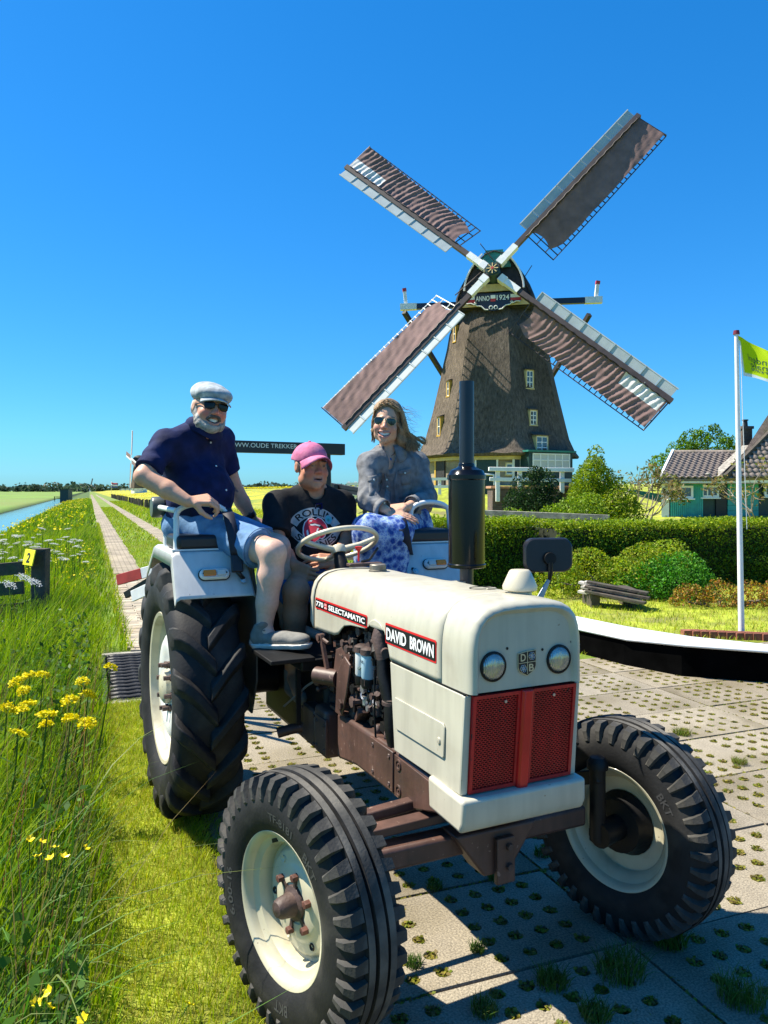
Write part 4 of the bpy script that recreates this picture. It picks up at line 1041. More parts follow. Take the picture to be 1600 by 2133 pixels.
# ---- far left: pump house, small mills, Dutch flag, far trees
sh = thing('pump_shed', 'small dark shed standing over the end of the canal', 'shed', tuple(W(138, 1022, 150).xy)+(-.5,))
MB().box((0, 0, 1.0), (1.6, 2, 2.6)).build('wall', M['dkgreen'], sh); MB().box((0, 0, 2.35), (1.8, 2.2, .12)).build('roof', M['black_paint'], sh)
MB().beam((-2.6, .5, .9), (-.8, .5, .9), .1, .1).beam((-2.6, .5, .5), (-.8, .5, .5), .1, .1).beam((-2.5, .5, 0), (-2.5, .5, 1), .1, .1).build('side_rail', M['dark_wood'], sh)
def far_mill(lbl, u, vb, d, R_, ang, hub_v, yaw=.2):
    x = W(u, 1022, d); hz_ = W(u, hub_v, d).z; zb_ = W(u, vb, d).z
    t = thing('distant_windmill', lbl, 'windmill', (x.x, d, zb_), yaw); hh = hz_-zb_
    mb = MB(); mb.lathe([(R_*.30, 0), (R_*.24, hh*.35), (R_*.17, hh*.9)], n=8, smooth=False); mb.build('tower', M['thatch'], t)
    mb = MB(); mb.ell((0, 0, hh*.98), (R_*.2, R_*.22, R_*.17)); mb.build('cap', M['tar_wood'], t)
    mb = MB(); mb.lathe([(R_*.27, -R_*.2), (R_*.27, R_*.02)], n=8, smooth=False); mb.build('base_wall', M['white_wood'], t)
    y_ = -R_*.27
    for k in range(4):
        a = ang+k*math.pi/2; dx, dz = math.cos(a), math.sin(a); cx_, cz_ = math.sin(a), -math.cos(a)
        mb = MB(); P = lambda r, c: Vector((dx*r+cx_*c, y_, hh+dz*r+cz_*c))
        mb.mi(0).prism([P(R_*.16, 0), P(R_, 0), P(R_, R_*.13), P(R_*.16, R_*.13)], (0, .1, 0)); mb.mi(1).prism([P(0, 0), P(R_, 0), P(R_, -R_*.055), P(0, -R_*.055)], (0, .12, 0))
        mb.build('sail', [M['sail'], M['white_wood']], t)
    return t
far_mill('second windmill with pale sails half hidden behind the seated man in the flat cap', 290, 1017, 330, 12.4, R(79), 957, R(-62))
far_mill('tiny windmill standing far off on the horizon left of the Dutch flag', 191, 1021, 1300, 12.5, R(75), 1011.5, R(-10))
df = thing('flagpole', 'distant thin flagpole carrying the Dutch tricolour on the horizon', 'flagpole', tuple(W(232, 1022, 320).xy)+(.6,))
MB().cyl((0, 0, 0), (0, 0, W(0, 1003, 320).z-.6), .09, .06, 6).build('pole', M['white_wood'], df)
fd = tag(link('flag', None), 'distant red white and blue Dutch flag flying on the horizon', 'flag'); fd.location = df.location; og = fd.location
for i, c in enumerate(((.42,.05,.06), (.75,.75,.75), (.05,.11,.36))):
    rows = [[W(232+13*a, 1004+3.4*(i+b_)+3.2*a+.8*math.sin(a*5), 320)-og for a in np.linspace(0, 1, 8)] for b_ in (0, 1)]
    MB().grid(rows).build('stripe', mat('flag_stripe_%d' % i, c, .8), fd, solid=.03)
# low farm buildings by the second mill
fb = thing('farm_fence', 'low white fence and bench at the foot of the second windmill', 'fence', tuple(W(280, 1022, 240).xy)+(.6,))
og = fb.location
MB().beam(W(250, 1019.5, 240)-og, W(335, 1017.5, 240)-og, .2, .4).build('rail', M['white_wood'], fb)
for u in range(252, 335, 9): MB().beam(W(u, 1023, 240)-og, W(u, 1018, 240)-og, .2, .2, up=(0,1,0)).build('post', M['white_wood'], fb)
# ---------------------------------------------------------------- tractor (local axes: X forward, Y to its left, Z up)
PHI = R(25.4435); TO = Vector((.3296, 2.6123, 0)); TRZ = PHI-math.pi/2
TM = Matrix.Translation(TO) @ Matrix.Rotation(TRZ, 4, 'Z'); TMI = TM.inverted()
def TL(u, v, d): return TMI @ W(u, v, d)
M['cream'] = mat('cream_tractor_paint', (.49,.465,.37), .36, var=.08, vscale=3.5, coat=.1, bump=.05, bscale=14, bdist=.01, patch=(.40,.36,.28), pscale=6.5, plo=.55, phi=.82, rvar=.09)
M['fender_white'] = mat('white_fender_paint', (.56,.56,.54), .36, var=.06, vscale=4, coat=.3, bump=.06, bscale=7, bdist=.012)
M['brownp'] = mat('brown_chassis_paint', (.088,.045,.034), .5, var=.3, vscale=7, bump=.25, bscale=60, bdist=.004, patch=(.055,.035,.03), pscale=9, plo=.55, phi=.72)
M['rust'] = mat('rusty_engine_brown', (.07,.042,.035), .6, var=.45, vscale=14, bump=.5, bscale=90, bdist=.004)
M['oily'] = mat('oily_black_metal', (.008,.0075,.0075), .5, spec=.3, var=.4, vscale=12, bump=.3, bscale=70, bdist=.004)
M['blackgloss'] = mat('gloss_black_paint', (.004,.004,.005), .16, spec=.3, coat=.12, var=.2, vscale=8)
M['bluepipe'] = mat('blue_black_pipe_paint', (.012,.016,.024), .32, var=.2, vscale=8)
M['rubber'] = mat('tyre_rubber', (.014,.014,.015), .66, var=.3, vscale=9, bump=.35, bscale=90, bdist=.003, patch=(.06,.056,.05), pscale=6, plo=.5, phi=.8, spec=.28)
M['rubber_dusty'] = mat('dusty_tyre_rubber', (.058,.056,.052), .78, spec=.22, var=.35, vscale=7, bump=.5, bscale=120, bdist=.003, patch=(.17,.155,.13), pscale=7, plo=.42, phi=.7)
M['rimcream'] = mat('cream_rim_paint', (.52,.48,.34), .42, var=.08, vscale=6, coat=.2, patch=(.34,.28,.18), pscale=9, plo=.58, phi=.8)
M['red'] = mat('red_grille_paint', (.52,.012,.014), .42, var=.15, vscale=10)
M['redbright'] = mat('red_decal_edge', (.62,.015,.015), .4)
M['decal_black'] = mat('decal_black', (.008,.008,.008), .4)
M['decal_white'] = mat('decal_white', (.82,.82,.82), .5)
M['silver'] = mat('dull_silver', (.5,.5,.5), .35, .8)
M['gold'] = mat('pale_gold', (.55,.5,.34), .4, .5)
M['vinyl'] = mat('black_vinyl', (.010,.010,.013), .42, bump=.25, bscale=90, bdist=.003, var=.2, vscale=8)
M['strap'] = mat('dark_blue_webbing', (.010,.011,.024), .7, bump=.4, bscale=400, bdist=.001)
M['amber'] = mat('amber_lens', (.75,.22,.02), .25, bump=.5, bscale=60, bdist=.003)
M['clearlens'] = mat('clear_lens', (.55,.56,.52), .2, bump=.5, bscale=60, bdist=.003)
M['ivory'] = mat('ivory_plastic', (.60,.54,.40), .35, var=.08, vscale=9, coat=.3)
M['tube_white'] = mat('white_tube_paint', (.72,.73,.71), .38, var=.05, vscale=9, coat=.2)
M['filter_white'] = mat('white_filter_can', (.70,.70,.68), .4); M['filter_blue'] = mat('pale_blue_filter_can', (.42,.60,.68), .4)
wear(M['cream'], (.30,.24,.17), 60, .765, .88); wear(M['fender_white'], (.25,.2,.16), 55, .75, .9); wear(M['rimcream'], (.16,.10,.06), 40, .74, .85, (9, 9, 9)); wear(M['red'], (.08,.02,.018), 60, .70, .7); wear(M['brownp'], (.20,.13,.10), 48, .70, .75)
tr = thing('tractor', 'old cream and brown tractor with red grille, three people seated on it', 'tractor', TO, TRZ)
YS = .213
# --- bonnet
def hood_profile(bottom, w=1., top=1.29, n_side=7, lift=0.):
    pr = [(0, top), (.05, top-.001), (.10, top-.005), (.143, top-.015), (.172, top-.031), (.193, top-.055), (.205, top-.088), (.211, top-.125), (.213, top-.165)]
    z1 = top-.165
    side = [(YS, z1+(bottom-z1)*q) for q in np.linspace(0, 1, n_side)[1:]]
    L = pr+side
    return [(-y*w, z) for y, z in L[::-1]]+[(y*w, z) for y, z in L[1:]]
def zbot(x):
    xs = [-1.09,-1.07,-.80,-.765,-.73,-.70,-.63,-.47,-.455,-.43,-.40,-.37,-.34,-.315,-.285,-.268,-.26,.2]
    zs = [1.045,1.005,1.018,1.03,1.055,1.073,1.087,1.098,1.115,1.137,1.147,1.147,1.135,1.112,1.06,1.022,1.020,1.018]
    return float(np.interp(x, xs, zs))
mb = MB(); rows = []
xs = sorted(list(np.linspace(-1.055, .103, 34))+list(np.linspace(-.335, -.262, 14))+list(np.linspace(-.46, -.40, 8))+[-.765,-.73,-.715,-.70,-.455,-.44,-.425,-.41,-.325,-.30,-.285,-.275,-.268,-.26])
for x in xs:
    tp = 1.272+.02*(x+1.08)/1.3-.006*max(0, -.95-x)*8
    rows.append([Vector((x, y, z+.0015*math.sin(x*21+y*17)*(abs(y) < .19))) for y, z in hood_profile(zbot(x), 1-.012*(x < -1.0), tp)])
mb.grid(rows); bonnet = mb.build('bonnet', M['cream'], tr, solid=.003)
mb = MB(); rows = [[Vector((x, y, z)) for y, z in hood_profile(zbot(-1.07)+dz, w_, 1.27)] for x, w_, dz in ((-1.105, .995, .03), (-1.071, .99, 0))]
mb.grid(rows); mb.build('bonnet_collar', M['cream'], tr, solid=.01)
mb = MB(); rows = [[Vector((x, y, z)) for y, z in hood_profile(zbot(-1.06), .985, 1.269)] for x in (-1.073, -1.053)]; mb.grid(rows); mb.build('rubber_seal', M['oily'], tr)
MB().prism([Vector((-1.07, y, z)) for y, z in hood_profile(1.0, .97, 1.262)], (-.02, 0, 0)).build('firewall', M['oily'], tr)
# --- front cowl
mb = MB(); top = 1.293
def loop(x, ins, zb_=1.02, lift=0.):
    L = hood_profile(zb_, 1, top); out = []
    for y, z in L:
        cy, cz = 0, 1.10; dy, dz = y-cy, z-cz; q = math.hypot(dy, dz) or 1
        out.append(Vector((x, y-dy/q*ins, max(zb_, z-dz/q*ins+lift) if z > zb_+.001 else z)))
    return out
st = [(.107,0),(.16,.0005),(.22,.002),(.25,.004),(.264,.009),(.272,.017),(.274,.026),(.270,.032),(.262,.036),(.258,.042)]
rows = [loop(x, i_, 1.021) for x, i_ in st]; mb.grid(rows)
lp_ = rows[-1]; mb.poly(lp_)
cowl = mb.build('nose_cowl', M['cream'], tr)
MB().grid([[Vector((x, y, z)) for y, z in hood_profile(1.02, .992, 1.288)] for x in (.100, .112)]).build('seam_strip', M['oily'], tr)
for sg in (-1, 1):
    c = Vector((.258, sg*.123, 1.097))
    h = MB().lathe([(.046, .0), (.046, .006), (.041, .008), (.040, .0)], c, (1, 0, 0), 28).build('headlight', M['oily'], tr)
    MB().lathe([(.0, -.018), (.02, -.014), (.034, -.004), (.041, .003)], c, (1, 0, 0), 28).build('reflector', M['silver'], h)
    lm = bpy.data.materials.get('headlight_glass')
    if not lm:
        lm = mat('headlight_glass', (.36,.38,.36), .12, spec=1., coat=1.)
        t = lm.node_tree; tc = t.nodes.new('ShaderNodeTexCoord'); wv = t.nodes.new('ShaderNodeTexWave'); wv.bands_direction = 'Y'; wv.inputs['Scale'].default_value = 62; wv.inputs['Distortion'].default_value = .6
        t.links.new(tc.outputs['Object'], wv.inputs['Vector']); bp = t.nodes.new('ShaderNodeBump'); bp.inputs['Strength'].default_value = .55; bp.inputs['Distance'].default_value = .004
        t.links.new(wv.outputs['Fac'], bp.inputs['Height']); t.links.new(bp.outputs[0], t.nodes['Principled BSDF'].inputs['Normal'])
        t.nodes['Principled BSDF'].inputs['Metallic'].default_value = .55
    MB().lathe([(.0405, .004), (.036, .010), (.026, .0145), (.013, .017), (0.0001, .018)], c, (1, 0, 0), 28).build('lens', lm, h)
    for dy, dz in ((-.062, .035), (.052, .05)):
        MB().lathe([(.0045, 0), (.0045, .001), (.0001, .001)], c+Vector((.0005, dy*1.0, dz)), (1, 0, 0), 10).build('screw_hole', M['oily'], h)
# shield badge
def sh_pts(x, s_):
    return [Vector((x, y*s_, 1.098+z*s_)) for y, z in ((-.034,.030),(-.018,.033),(0,.036),(.018,.036),(.034,.038),(.034,-.012),(.028,-.026),(0,-.042),(-.028,-.028),(-.034,-.014))]
bd = MB().prism(sh_pts(.2585, 1.0), (.004, 0, 0)).build('badge', M['gold'], tr)
MB().prism(sh_pts(.2630, .93), (.0012, 0, 0)).build('badge_face', M['decal_black'], bd)
mb = MB(); mb.beam((.2646, 0, 1.063), (.2646, 0, 1.132), .0018, .001, up=(1,0,0)); mb.beam((.2648, -.031, 1.098), (.2648, .031, 1.100), .0018, .001, up=(1,0,0)); mb.build('badge_cross', M['gold'], bd)
mb = MB()
for txt, y, z in (('D', -.016, 1.115), ('B', .015, 1.082)): put_text(mb, txt, .03, (.2650, y, z), (0,1,0), (0,0,1), .0006, width=.019, height=.023)
mb.build('badge_lettering', M['gold'], bd)
mb = MB()
for y0, z0, r0 in ((.017, 1.117, .012), (-.015, 1.081, .012)):
    for q in range(6):
        a = q*math.pi/3; mb.tube([(.2650, y0+r0*.55*math.cos(a)+.0055*math.cos(b_), z0+r0*.55*math.sin(a)+.0055*math.sin(b_)) for b_ in np.linspace(0, 6.28, 8)[:-1]], .0009, 4, True)
    mb.tube([(.2650, y0+.004*math.cos(b_), z0+.004*math.sin(b_)) for b_ in np.linspace(0, 6.28, 8)[:-1]], .0009, 4, True)
mb.build('badge_rose', M['silver'], bd)
# --- grille
GB, GT = Vector((.226, 0, .712)), Vector((.256, 0, 1.014)); gu = (GT-GB).normalized(); gl = (GT-GB).length; gn = Vector((gu.z, 0, -gu.x))
def gq(y, h, o=0.): return GB+gu*h+Vector((0, y, 0))+gn*o
gr_ = MB()
for y0, y1 in ((-.192, -.020), (.020, .192)):
    w_ = .011
    for a, b_ in ((gq(y0+w_/2, 0), gq(y0+w_/2, gl)), (gq(y1-w_/2, 0), gq(y1-w_/2, gl))): gr_.beam(a, b_, w_, .014, up=gn)
    for h in (w_/2, gl-w_/2): gr_.beam(gq(y0+w_, h), gq(y1-w_, h), w_, .0138, up=gn)
grl = gr_.build('grille', M['red'], tr)
for y0, y1 in ((-.181, -.031), (.031, .181)):
    mb = MB(); nr = 44; nc = 11
    for i in range(nr+1):
        h = .011+(gl-.022)*i/nr; mb.beam(gq(y0, h, .002), gq(y1, h, .002), .0022, .003, up=gn)
        if i < nr:
            for j in range(nc+1):
                y = y0+(y1-y0)*(j+.5*(i % 2))/nc
                if y < y1: mb.beam(gq(y, h+.001, .0016), gq(y, h+(gl-.022)/nr-.001, .0016), .0030, .003, up=gn)
    o = mb.build('grille_mesh', M['red'], grl, auto=False)
    MB().beam(gq((y0+y1)/2, 0, -.02), gq((y0+y1)/2, gl, -.02), y1-y0+.02, .004, up=gn).build('radiator', M['oily'], grl)
    MB().lathe([(.005, 0), (.005, .004), (.0001, .004)], gq((y0+y1)/2+(.03 if y0 < 0 else 0), gl-.028, .003), gn, 8).build('grille_screw', M['silver'], grl)
mb = MB(); mb.prism([gq(-.021, -.012, -.004), gq(-.021, -.012, .012), gq(-.014, -.012, .020), gq(.014, -.012, .020), gq(.021, -.012, .012), gq(.021, -.012, -.004)], gu*(gl+.014)); mb.build('grille_bar', mat('bright_red_paint', (.58,.012,.012), .35, var=.12, vscale=9), grl, .002)
# --- side panels with front returns
for sg in (-1, 1):
    mb = MB()
    A_ = [(-.262, 1.016), (.238, 1.016), (.246, 1.0), (.222, .708), (-.228, .708)]
    mb.prism([Vector((x, sg*(YS+.004), z)) for x, z in A_], (0, -sg*.012, 0))
    sp_ = mb.build('side_panel', M['cream'], tr, .004)
    MB().prism([Vector((.238+.012, sg*.2165, 1.014)), Vector((.238+.012, sg*.192, 1.014)), Vector((.214+.012, sg*.192, .708)), Vector((.214+.012, sg*.2165, .708))], (-.02, 0, 0)).build('front_frame', M['cream'], sp_, .004)
    dp = [(-.21, .902), (.128, .902), (.138, .893), (.134, .80), (.126, .792), (-.205, .792)]
    MB().prism([Vector((x, sg*(YS+.005), z)) for x, z in dp], (0, sg*.005, 0)).build('access_door', M['cream'], sp_, .003)
    MB().lathe([(.011, 0), (.009, .004), (.0001, .005)], (.105, sg*(YS+.010), .842), (0, sg, 0), 14).build('latch', M['cream'], sp_)
    MB().beam((-.25, sg*(YS+.0005), 1.0185), (.25, sg*(YS+.0005), 1.0185), .004, .006).build('seam', M['oily'], sp_)
MB().box((.0, 0, .86), (.36, .40, .3)).build('radiator_core', M['oily'], tr)
# --- bumper
mb = MB(); pr = [(.045, .715), (.262, .705), (.262, .635), (.246, .602), (.05, .612)]
mb.prism([Vector((x, -.232, z)) for x, z in pr], (0, .464, 0)); bmp = mb.build('bumper', M['cream'], tr, .012, seg=3)
# --- decals
def decal(x0, x1, z0, z1, name, parts, sg=-1):
    o = MB(); y = sg*(YS+.0012)
    def rect(a, b_, c, d_, off, r=.006):
        P = []
        for cx, cz, a0 in ((b_-r, d_-r, 0), (a+r, d_-r, 90), (a+r, c+r, 180), (b_-r, c+r, 270)):
            for q in range(4): P.append(Vector((cx+r*math.cos(R(a0+30*q)), y+sg*off, cz+r*math.sin(R(a0+30*q)))))
        return P
    d = MB().poly(rect(x0, x1, z0, z1, 0)).build(name, M['redbright'], tr)
    MB().poly(rect(x0+.0045, x1-.0045, z0+.007, z1-.007, .0012, .004)).build('decal_face', M['decal_black'], d)
    mb = MB()
    for txt, xa, xb, hh, zc_, m in parts:
        rt = Vector((1, 0, 0)) if sg < 0 else Vector((-1, 0, 0))
        xa2, xb2 = (xa, xb) if sg < 0 else (x0+x1-xb, x0+x1-xa)
        mb.mi(m); put_text(mb, txt, .05, ((xa2+xb2)/2, y+sg*.0026, zc_), rt, (0,0,1), .0016, width=abs(xb2-xa2), height=hh)
    mb.build('lettering', [M['decal_white'], M['redbright']], d); return d
for sg in (-1, 1):
    d = decal(-1.035, -.468, 1.102, 1.151, 'model_decal', [('770', -1.02, -.93, .023, 1.1265, 0), ('SELECTAMATIC', -.868, -.485, .023, 1.1265, 0), ('12', -.914, -.892, .009, 1.133, 0), ('SPD', -.917, -.889, .007, 1.119, 0)], sg)
    y = sg*(YS+.003); x_ = -.903 if sg < 0 else -1.503+.903
    mb = MB(); 
    for dz in (.133, .119): mb.box((x_, y-sg*.0002, 1+dz), (.034, .0012, .0125))
    mb.build('emblem', M['redbright'], d)
    decal(-.305, .072, 1.076, 1.150, 'name_decal', [('DAVID', -.292, -.135, .044, 1.113, 0), ('BROWN', -.107, .059, .044, 1.113, 0)], sg)
# --- bonnet top fittings
MB().lathe([(.040, -.01), (.040, .004), (.036, .006), (.036, .026), (.033, .029), (.0001, .029)], (-.83, 0, 1.279), (0,0,1), 24).build('fuel_cap', mat('weathered_cap', (.20,.18,.15), .5, .6, var=.3, vscale=30), tr)
pcx = TMI @ W(1083, 1250, 2.56); pcx = Vector((pcx.x, pcx.y, 1.283))
MB().lathe([(.040, -.02), (.040, .012), (.055, .016), (.057, .018), (.058, .030), (.036, .078), (.030, .083), (.0001, .084)], pcx, (0,0,1), 28).build('air_pre_cleaner', M['ivory'], tr)
c = TMI @ W(1003, 1247, 2.70); mb = MB(); mb.tube([(c.x+.033*math.cos(a), c.y+.045*math.sin(a), 1.288) for a in np.linspace(0, 6.28, 25)[:-1]], .0014, 4, True); mb.build('filler_flap_edge', M['oily'], tr)
MB().box((c.x+.05, c.y+.008, 1.291), (.012, .036, .006)).build('flap_hinge', M['cream'], tr, .002)
# --- exhaust
ex = Vector((-.45, .22, 0))
MB().cyl(ex+Vector((0,0,1.15)), ex+Vector((0,0,1.335)), .028, n=16).build('exhaust_elbow', M['bluepipe'], tr)
MB().lathe([(.03, 1.318), (.070, 1.318), (.078, 1.322), (.078, 1.332), (.074, 1.336), (.074, 1.672), (.079, 1.676), (.079, 1.692), (.074, 1.697), (.066, 1.712), (.042, 1.722), (.034, 1.728), (.033, 1.738), (.030, 1.74)], ex, (0,0,1), 32).build('muffler', M['blackgloss'], tr)
MB().lathe([(.0295, 1.735), (.0295, 2.072), (.026, 2.072), (.026, 1.9)], ex, (0,0,1), 24).build('exhaust_pipe', M['bluepipe'], tr)
MB().box(ex+Vector((.0, -.05, 1.262)), (.05, .06, .004)).build('exhaust_collar_plate', M['cream'], tr)
# --- mirror
mc = TMI @ W(1141, 1156, 2.86)
mir = MB(); 
def rrect(w_, h_, r, n=6): return [(sx*(w_/2-r)+r*math.cos(a0+q*math.pi/2/n), sz*(h_/2-r)+r*math.sin(a0+q*math.pi/2/n)) for sx, sz, a0 in ((1,1,0),(-1,1,math.pi/2),(-1,-1,math.pi),(1,-1,1.5*math.pi)) for q in range(n+1)]
fw = Vector((.93, -.30, .03)).normalized(); rtm = Vector((0,0,1)).cross(fw).normalized()*-1; upm = rtm.cross(fw)
if upm.z < 0: upm = -upm
rows = []
for w_, h_, o_ in ((.175, .115, .016), (.183, .123, .012), (.188, .128, -.004), (.184, .124, -.010)):
    rows.append([mc+rtm*a+upm*b_+fw*o_ for a, b_ in rrect(w_, h_, .035)])
mir.grid(rows, True); mir.poly(rows[0])
mo = mir.build('mirror', mat('black_mirror_shell', (.010,.010,.014), .38, var=.2, vscale=20), tr)
MB().poly([mc+rtm*a+upm*b_-fw*.0095 for a, b_ in rrect(.18, .12, .033)]).build('mirror_glass', mat('mirror_glass', (.8,.8,.8), .03, 1.), mo)
bc = mc+fw*.016+rtm*0+upm*-.012
MB().cyl(bc-fw*.004, bc+fw*.016, .026, .022, 20).build('mirror_boss', M['oily'], mo)
ab_ = TMI @ W(1118, 1255, 2.80)
MB().tube([bc+fw*.012+upm*-.012, bc+fw*.012-upm*.045, mc+Vector((0,0,-.09))+fw*.02], [.009, .009, .007], 8).build('mirror_stem', M['oily'], mo)
MB().prism([mc+fw*.024+Vector((0,.006,-.088)), mc+fw*.024+Vector((0,-.010,-.088)), Vector((ab_.x, ab_.y-.028, 1.20)), Vector((ab_.x, ab_.y+.014, 1.20))], (-.006, 0, 0)).build('mirror_bracket', mat('blue_grey_bracket', (.30,.33,.38), .4, .6, var=.2, vscale=12), mo, .002)
# --- chassis rails and plates
for sg in (-1, 1):
    mb = MB(); P = [(-.80, .695), (-.25, .70), (.235, .685), (.235, .60), (.06, .588), (-.12, .535), (-.60, .53), (-.80, .50)]
    mb.prism([Vector((x, sg*.205, z)) for x, z in P], (0, -sg*.06, 0)); rl = mb.build('chassis_rail', M['brownp'], tr, .014, seg=3)
    MB().box((-.34, sg*.209, .625), (.20, .016, .145)).build('bolted_plate', M['brownp'], rl, .003)
    MB().prism([Vector((x, sg*.207, z)) for x, z in ((-.235, .692), (.215, .676), (.215, .604), (.05, .595), (-.1, .55), (-.235, .545))], (0, sg*.006, 0)).build('front_plate', M['brownp'], rl, .002)
    for x, z in ((-.41, .675), (-.27, .675), (-.41, .575), (-.27, .575)):
        MB().lathe([(.009, 0), (.007, .004), (.0001, .002)], (x, sg*.217, z), (0, sg, 0), 8).build('bolt', M['rust'], rl)
    for x, z in ((-.20, .665), (-.20, .575), (.185, .66), (.185, .62)):
        MB().lathe([(.021, 0), (.020, .004), (.014, .004), (.013, -.002), (.006, -.002), (.005, .005), (.0001, .005)], (x, sg*.213, z), (0, sg, 0), 14).build('bolt_boss', M['brownp'], rl)
    sb = MB().box((-1.09, sg*.185, .565), (.17, .09, .165)).build('side_casting', M['brownp'], tr, .012)
    for x in (-1.165, -1.015):
        for z in (.50, .625): MB().lathe([(.008, 0), (.007, .004), (.0001, .004)], (x, sg*.23, z), (0, sg, 0), 8).build('bolt', M['rust'], sb)
    st_ = MB().box((-.93, sg*.19, .58), (.14, .09, .21)).build('mount_casting', M['brownp'], tr, .02, seg=3)
    MB().box((-.90, sg*.236, .575), (.12, .012, .15)).build('mount_plate', M['brownp'], st_, .003)
    for x in (-.945, -.855):
        for z in (.52, .625): MB().lathe([(.008, 0), (.007, .005), (.0001, .005)], (x, sg*.242, z), (0, sg, 0), 8).build('bolt', M['rust'], st_)
# --- engine and gearbox
en = MB().box((-.62, 0, .87), (.86, .23, .50)).build('engine_block', M['rust'], tr, .02)
MB().box((-.55, 0, .66), (1.1, .30, .12)).build('sump', M['brownp'], tr, .02)
MB().box((-1.5, 0, .62), (.95, .34, .42)).build('gearbox', M['oily'], tr, .03)
MB().box((-1.25, -.05, .86), (.55, .5, .05)).build('foot_plate', M['oily'], tr, .005)
def epart(name, m, f, bevel=0.):
    mb = MB(); f(mb); return mb.build(name, m, en, bevel)
for i in range(4): epart('cylinder_cover', M['rust'], lambda b: b.box((-.9+.17*i, -.118, .93), (.13, .02, .2)), .006)
for i in range(3): epart('manifold', M['oily'], lambda b: b.tube([(-.9+.2*i, -.11, 1.02), (-.9+.2*i, -.16, 1.03), (-.85+.2*i, -.185, 1.00)], .022, 8))
epart('pump_body', M['rust'], lambda b: (b.cyl((-.50, -.15, .76), (-.50, -.15, .87), .034, .030, 14), b.lathe([(.04, 0), (.04, .014), (.0001, .014)], (-.50, -.15, .865), n=14)))
for x, m in ((-.575, 'filter_white'), (-.515, 'filter_blue')):
    f_ = MB().lathe([(.001, .895), (.026, .895), (.030, .902), (.030, .99), (.026, .995), (.001, .995)], (x, -.185, 0), n=18).build('fuel_filter', M[m], en)
    MB().lathe([(.034, .99), (.034, 1.012), (.02, 1.02), (.0001, 1.02)], (x, -.185, 0), n=16).build('filter_head', M['rust'], en)
    MB().lathe([(.0001, .862), (.028, .862), (.031, .87), (.031, .897), (.0001, .897)], (x, -.185, 0), n=16).build('filter_bowl', M['oily'], en)
mb = MB(); put_text(mb, 'FUEL', .02, (-.515, -.2158, .965), (1,0,0), (0,0,1), .0004, width=.03, height=.011); mb.build('filter_lettering', M['navy_paint'], en)
epart('thermostat_housing', M['rust'], lambda b: (b.tube([(-.41, -.12, 1.10), (-.40, -.185, 1.115), (-.39, -.20, 1.08), (-.37, -.19, 1.0)], [.03, .034, .03, .026], 12), b.cyl((-.40, -.185, 1.10), (-.40, -.185, 1.15), .022, .018, 12), b.cyl((-.37, -.185, 1.03), (-.33, -.20, 1.03), .02, .018, 10)))
epart('water_hose', M['oily'], lambda b: (b.tube([(-.375, -.19, 1.02), (-.36, -.195, .95), (-.33, -.19, .88), (-.31, -.17, .80)], [.024, .026, .028, .03], 12), b.tube([(-.31, -.18, .86), (-.30, -.185, .76), (-.30, -.18, .70)], [.036, .034, .026], 14)))
epart('hose_flange', M['rust'], lambda b: b.lathe([(.026, .84), (.042, .845), (.042, .858), (.024, .865)], (-.315, -.178, 0), n=16))
epart('dipstick', M['oily'], lambda b: b.tube([(-.43, -.20, .95), (-.425, -.203, .80), (-.42, -.20, .69)], .004, 6))
for i in range(4): epart('injector_pipe', M['oily'], lambda b: b.tube([(-.62+.02*i, -.15, 1.02), (-.66+.04*i, -.20, .99-.02*i), (-.68+.05*i, -.205, .9), (-.6+.03*i, -.18, .83)], .004, 5))
def clutter(b, n, x0, x1, z0, z1, y=-.165):
    for i in range(n):
        p = Vector((random.uniform(x0, x1), y+random.uniform(-.025, .03), random.uniform(z0, z1))); d = Vector(random.choice(((1,0,0),(0,0,1),(0,-1,0),(.6,-.3,.7),(-.5,-.2,.8)))).normalized(); l = random.uniform(.015, .05); r = random.uniform(.006, .017)
        if i % 3: b.cyl(p, p+d*l, r, r*random.choice((1, .7)), random.choice((6, 8, 10))).cyl(p+d*l, p+d*(l+.008), r*1.35, r*1.35, 6)
        else: b.box(p, (random.uniform(.015, .05), .02, random.uniform(.012, .04)), rot=(0, random.uniform(-.5, .5), 0))
for nm_, m_, k_, a_ in (('pump_clutter', 'oily', 70, (-.66, -.3, .72, 1.02)), ('pipe_fittings', 'rust', 70, (-.80, -.34, .72, 1.08)), ('linkage_clutter', 'brownp', 36, (-1.0, -.62, .72, .98)), ('bright_fittings', 'silver', 9, (-.58, -.42, .74, .9))):
    epart(nm_, M[m_], lambda b: clutter(b, k_, *a_))['kind'] = 'stuff'
epart('hose_clip', M['silver'], lambda b: [b.tube([(-.54+.03*math.cos(a), -.19+.01*math.sin(a), .84+.03*math.sin(a)) for a in np.linspace(0, 5, 10)], .003, 5) for _ in range(1)])
epart('bracket_plate', M['brownp'], lambda b: (b.prism([(-.84, -.21, .83), (-.80, -.21, .96), (-.72, -.205, .99), (-.655, -.205, .96), (-.70, -.21, .86), (-.76, -.21, .77)], (0, .012, 0)), b.prism([(-.76, -.222, .87), (-.68, -.222, .955), (-.62, -.222, .93), (-.66, -.222, .80), (-.71, -.222, .70), (-.78, -.222, .70)], (0, .010, 0))), .004)
epart('lever', M['brownp'], lambda b: (b.beam((-.92, -.23, 1.0), (-.84, -.23, .85), .014, .022), b.cyl((-.93, -.245, .99), (-.93, -.215, .99), .016, n=12), b.tube([(-.97, -.23, .985), (-.93, -.23, .99), (-.86, -.22, .975)], .008, 6)))
epart('lever_drum', M['brownp'], lambda b: b.cyl((-.90, -.26, .835), (-.80, -.20, .835), .036, n=20))
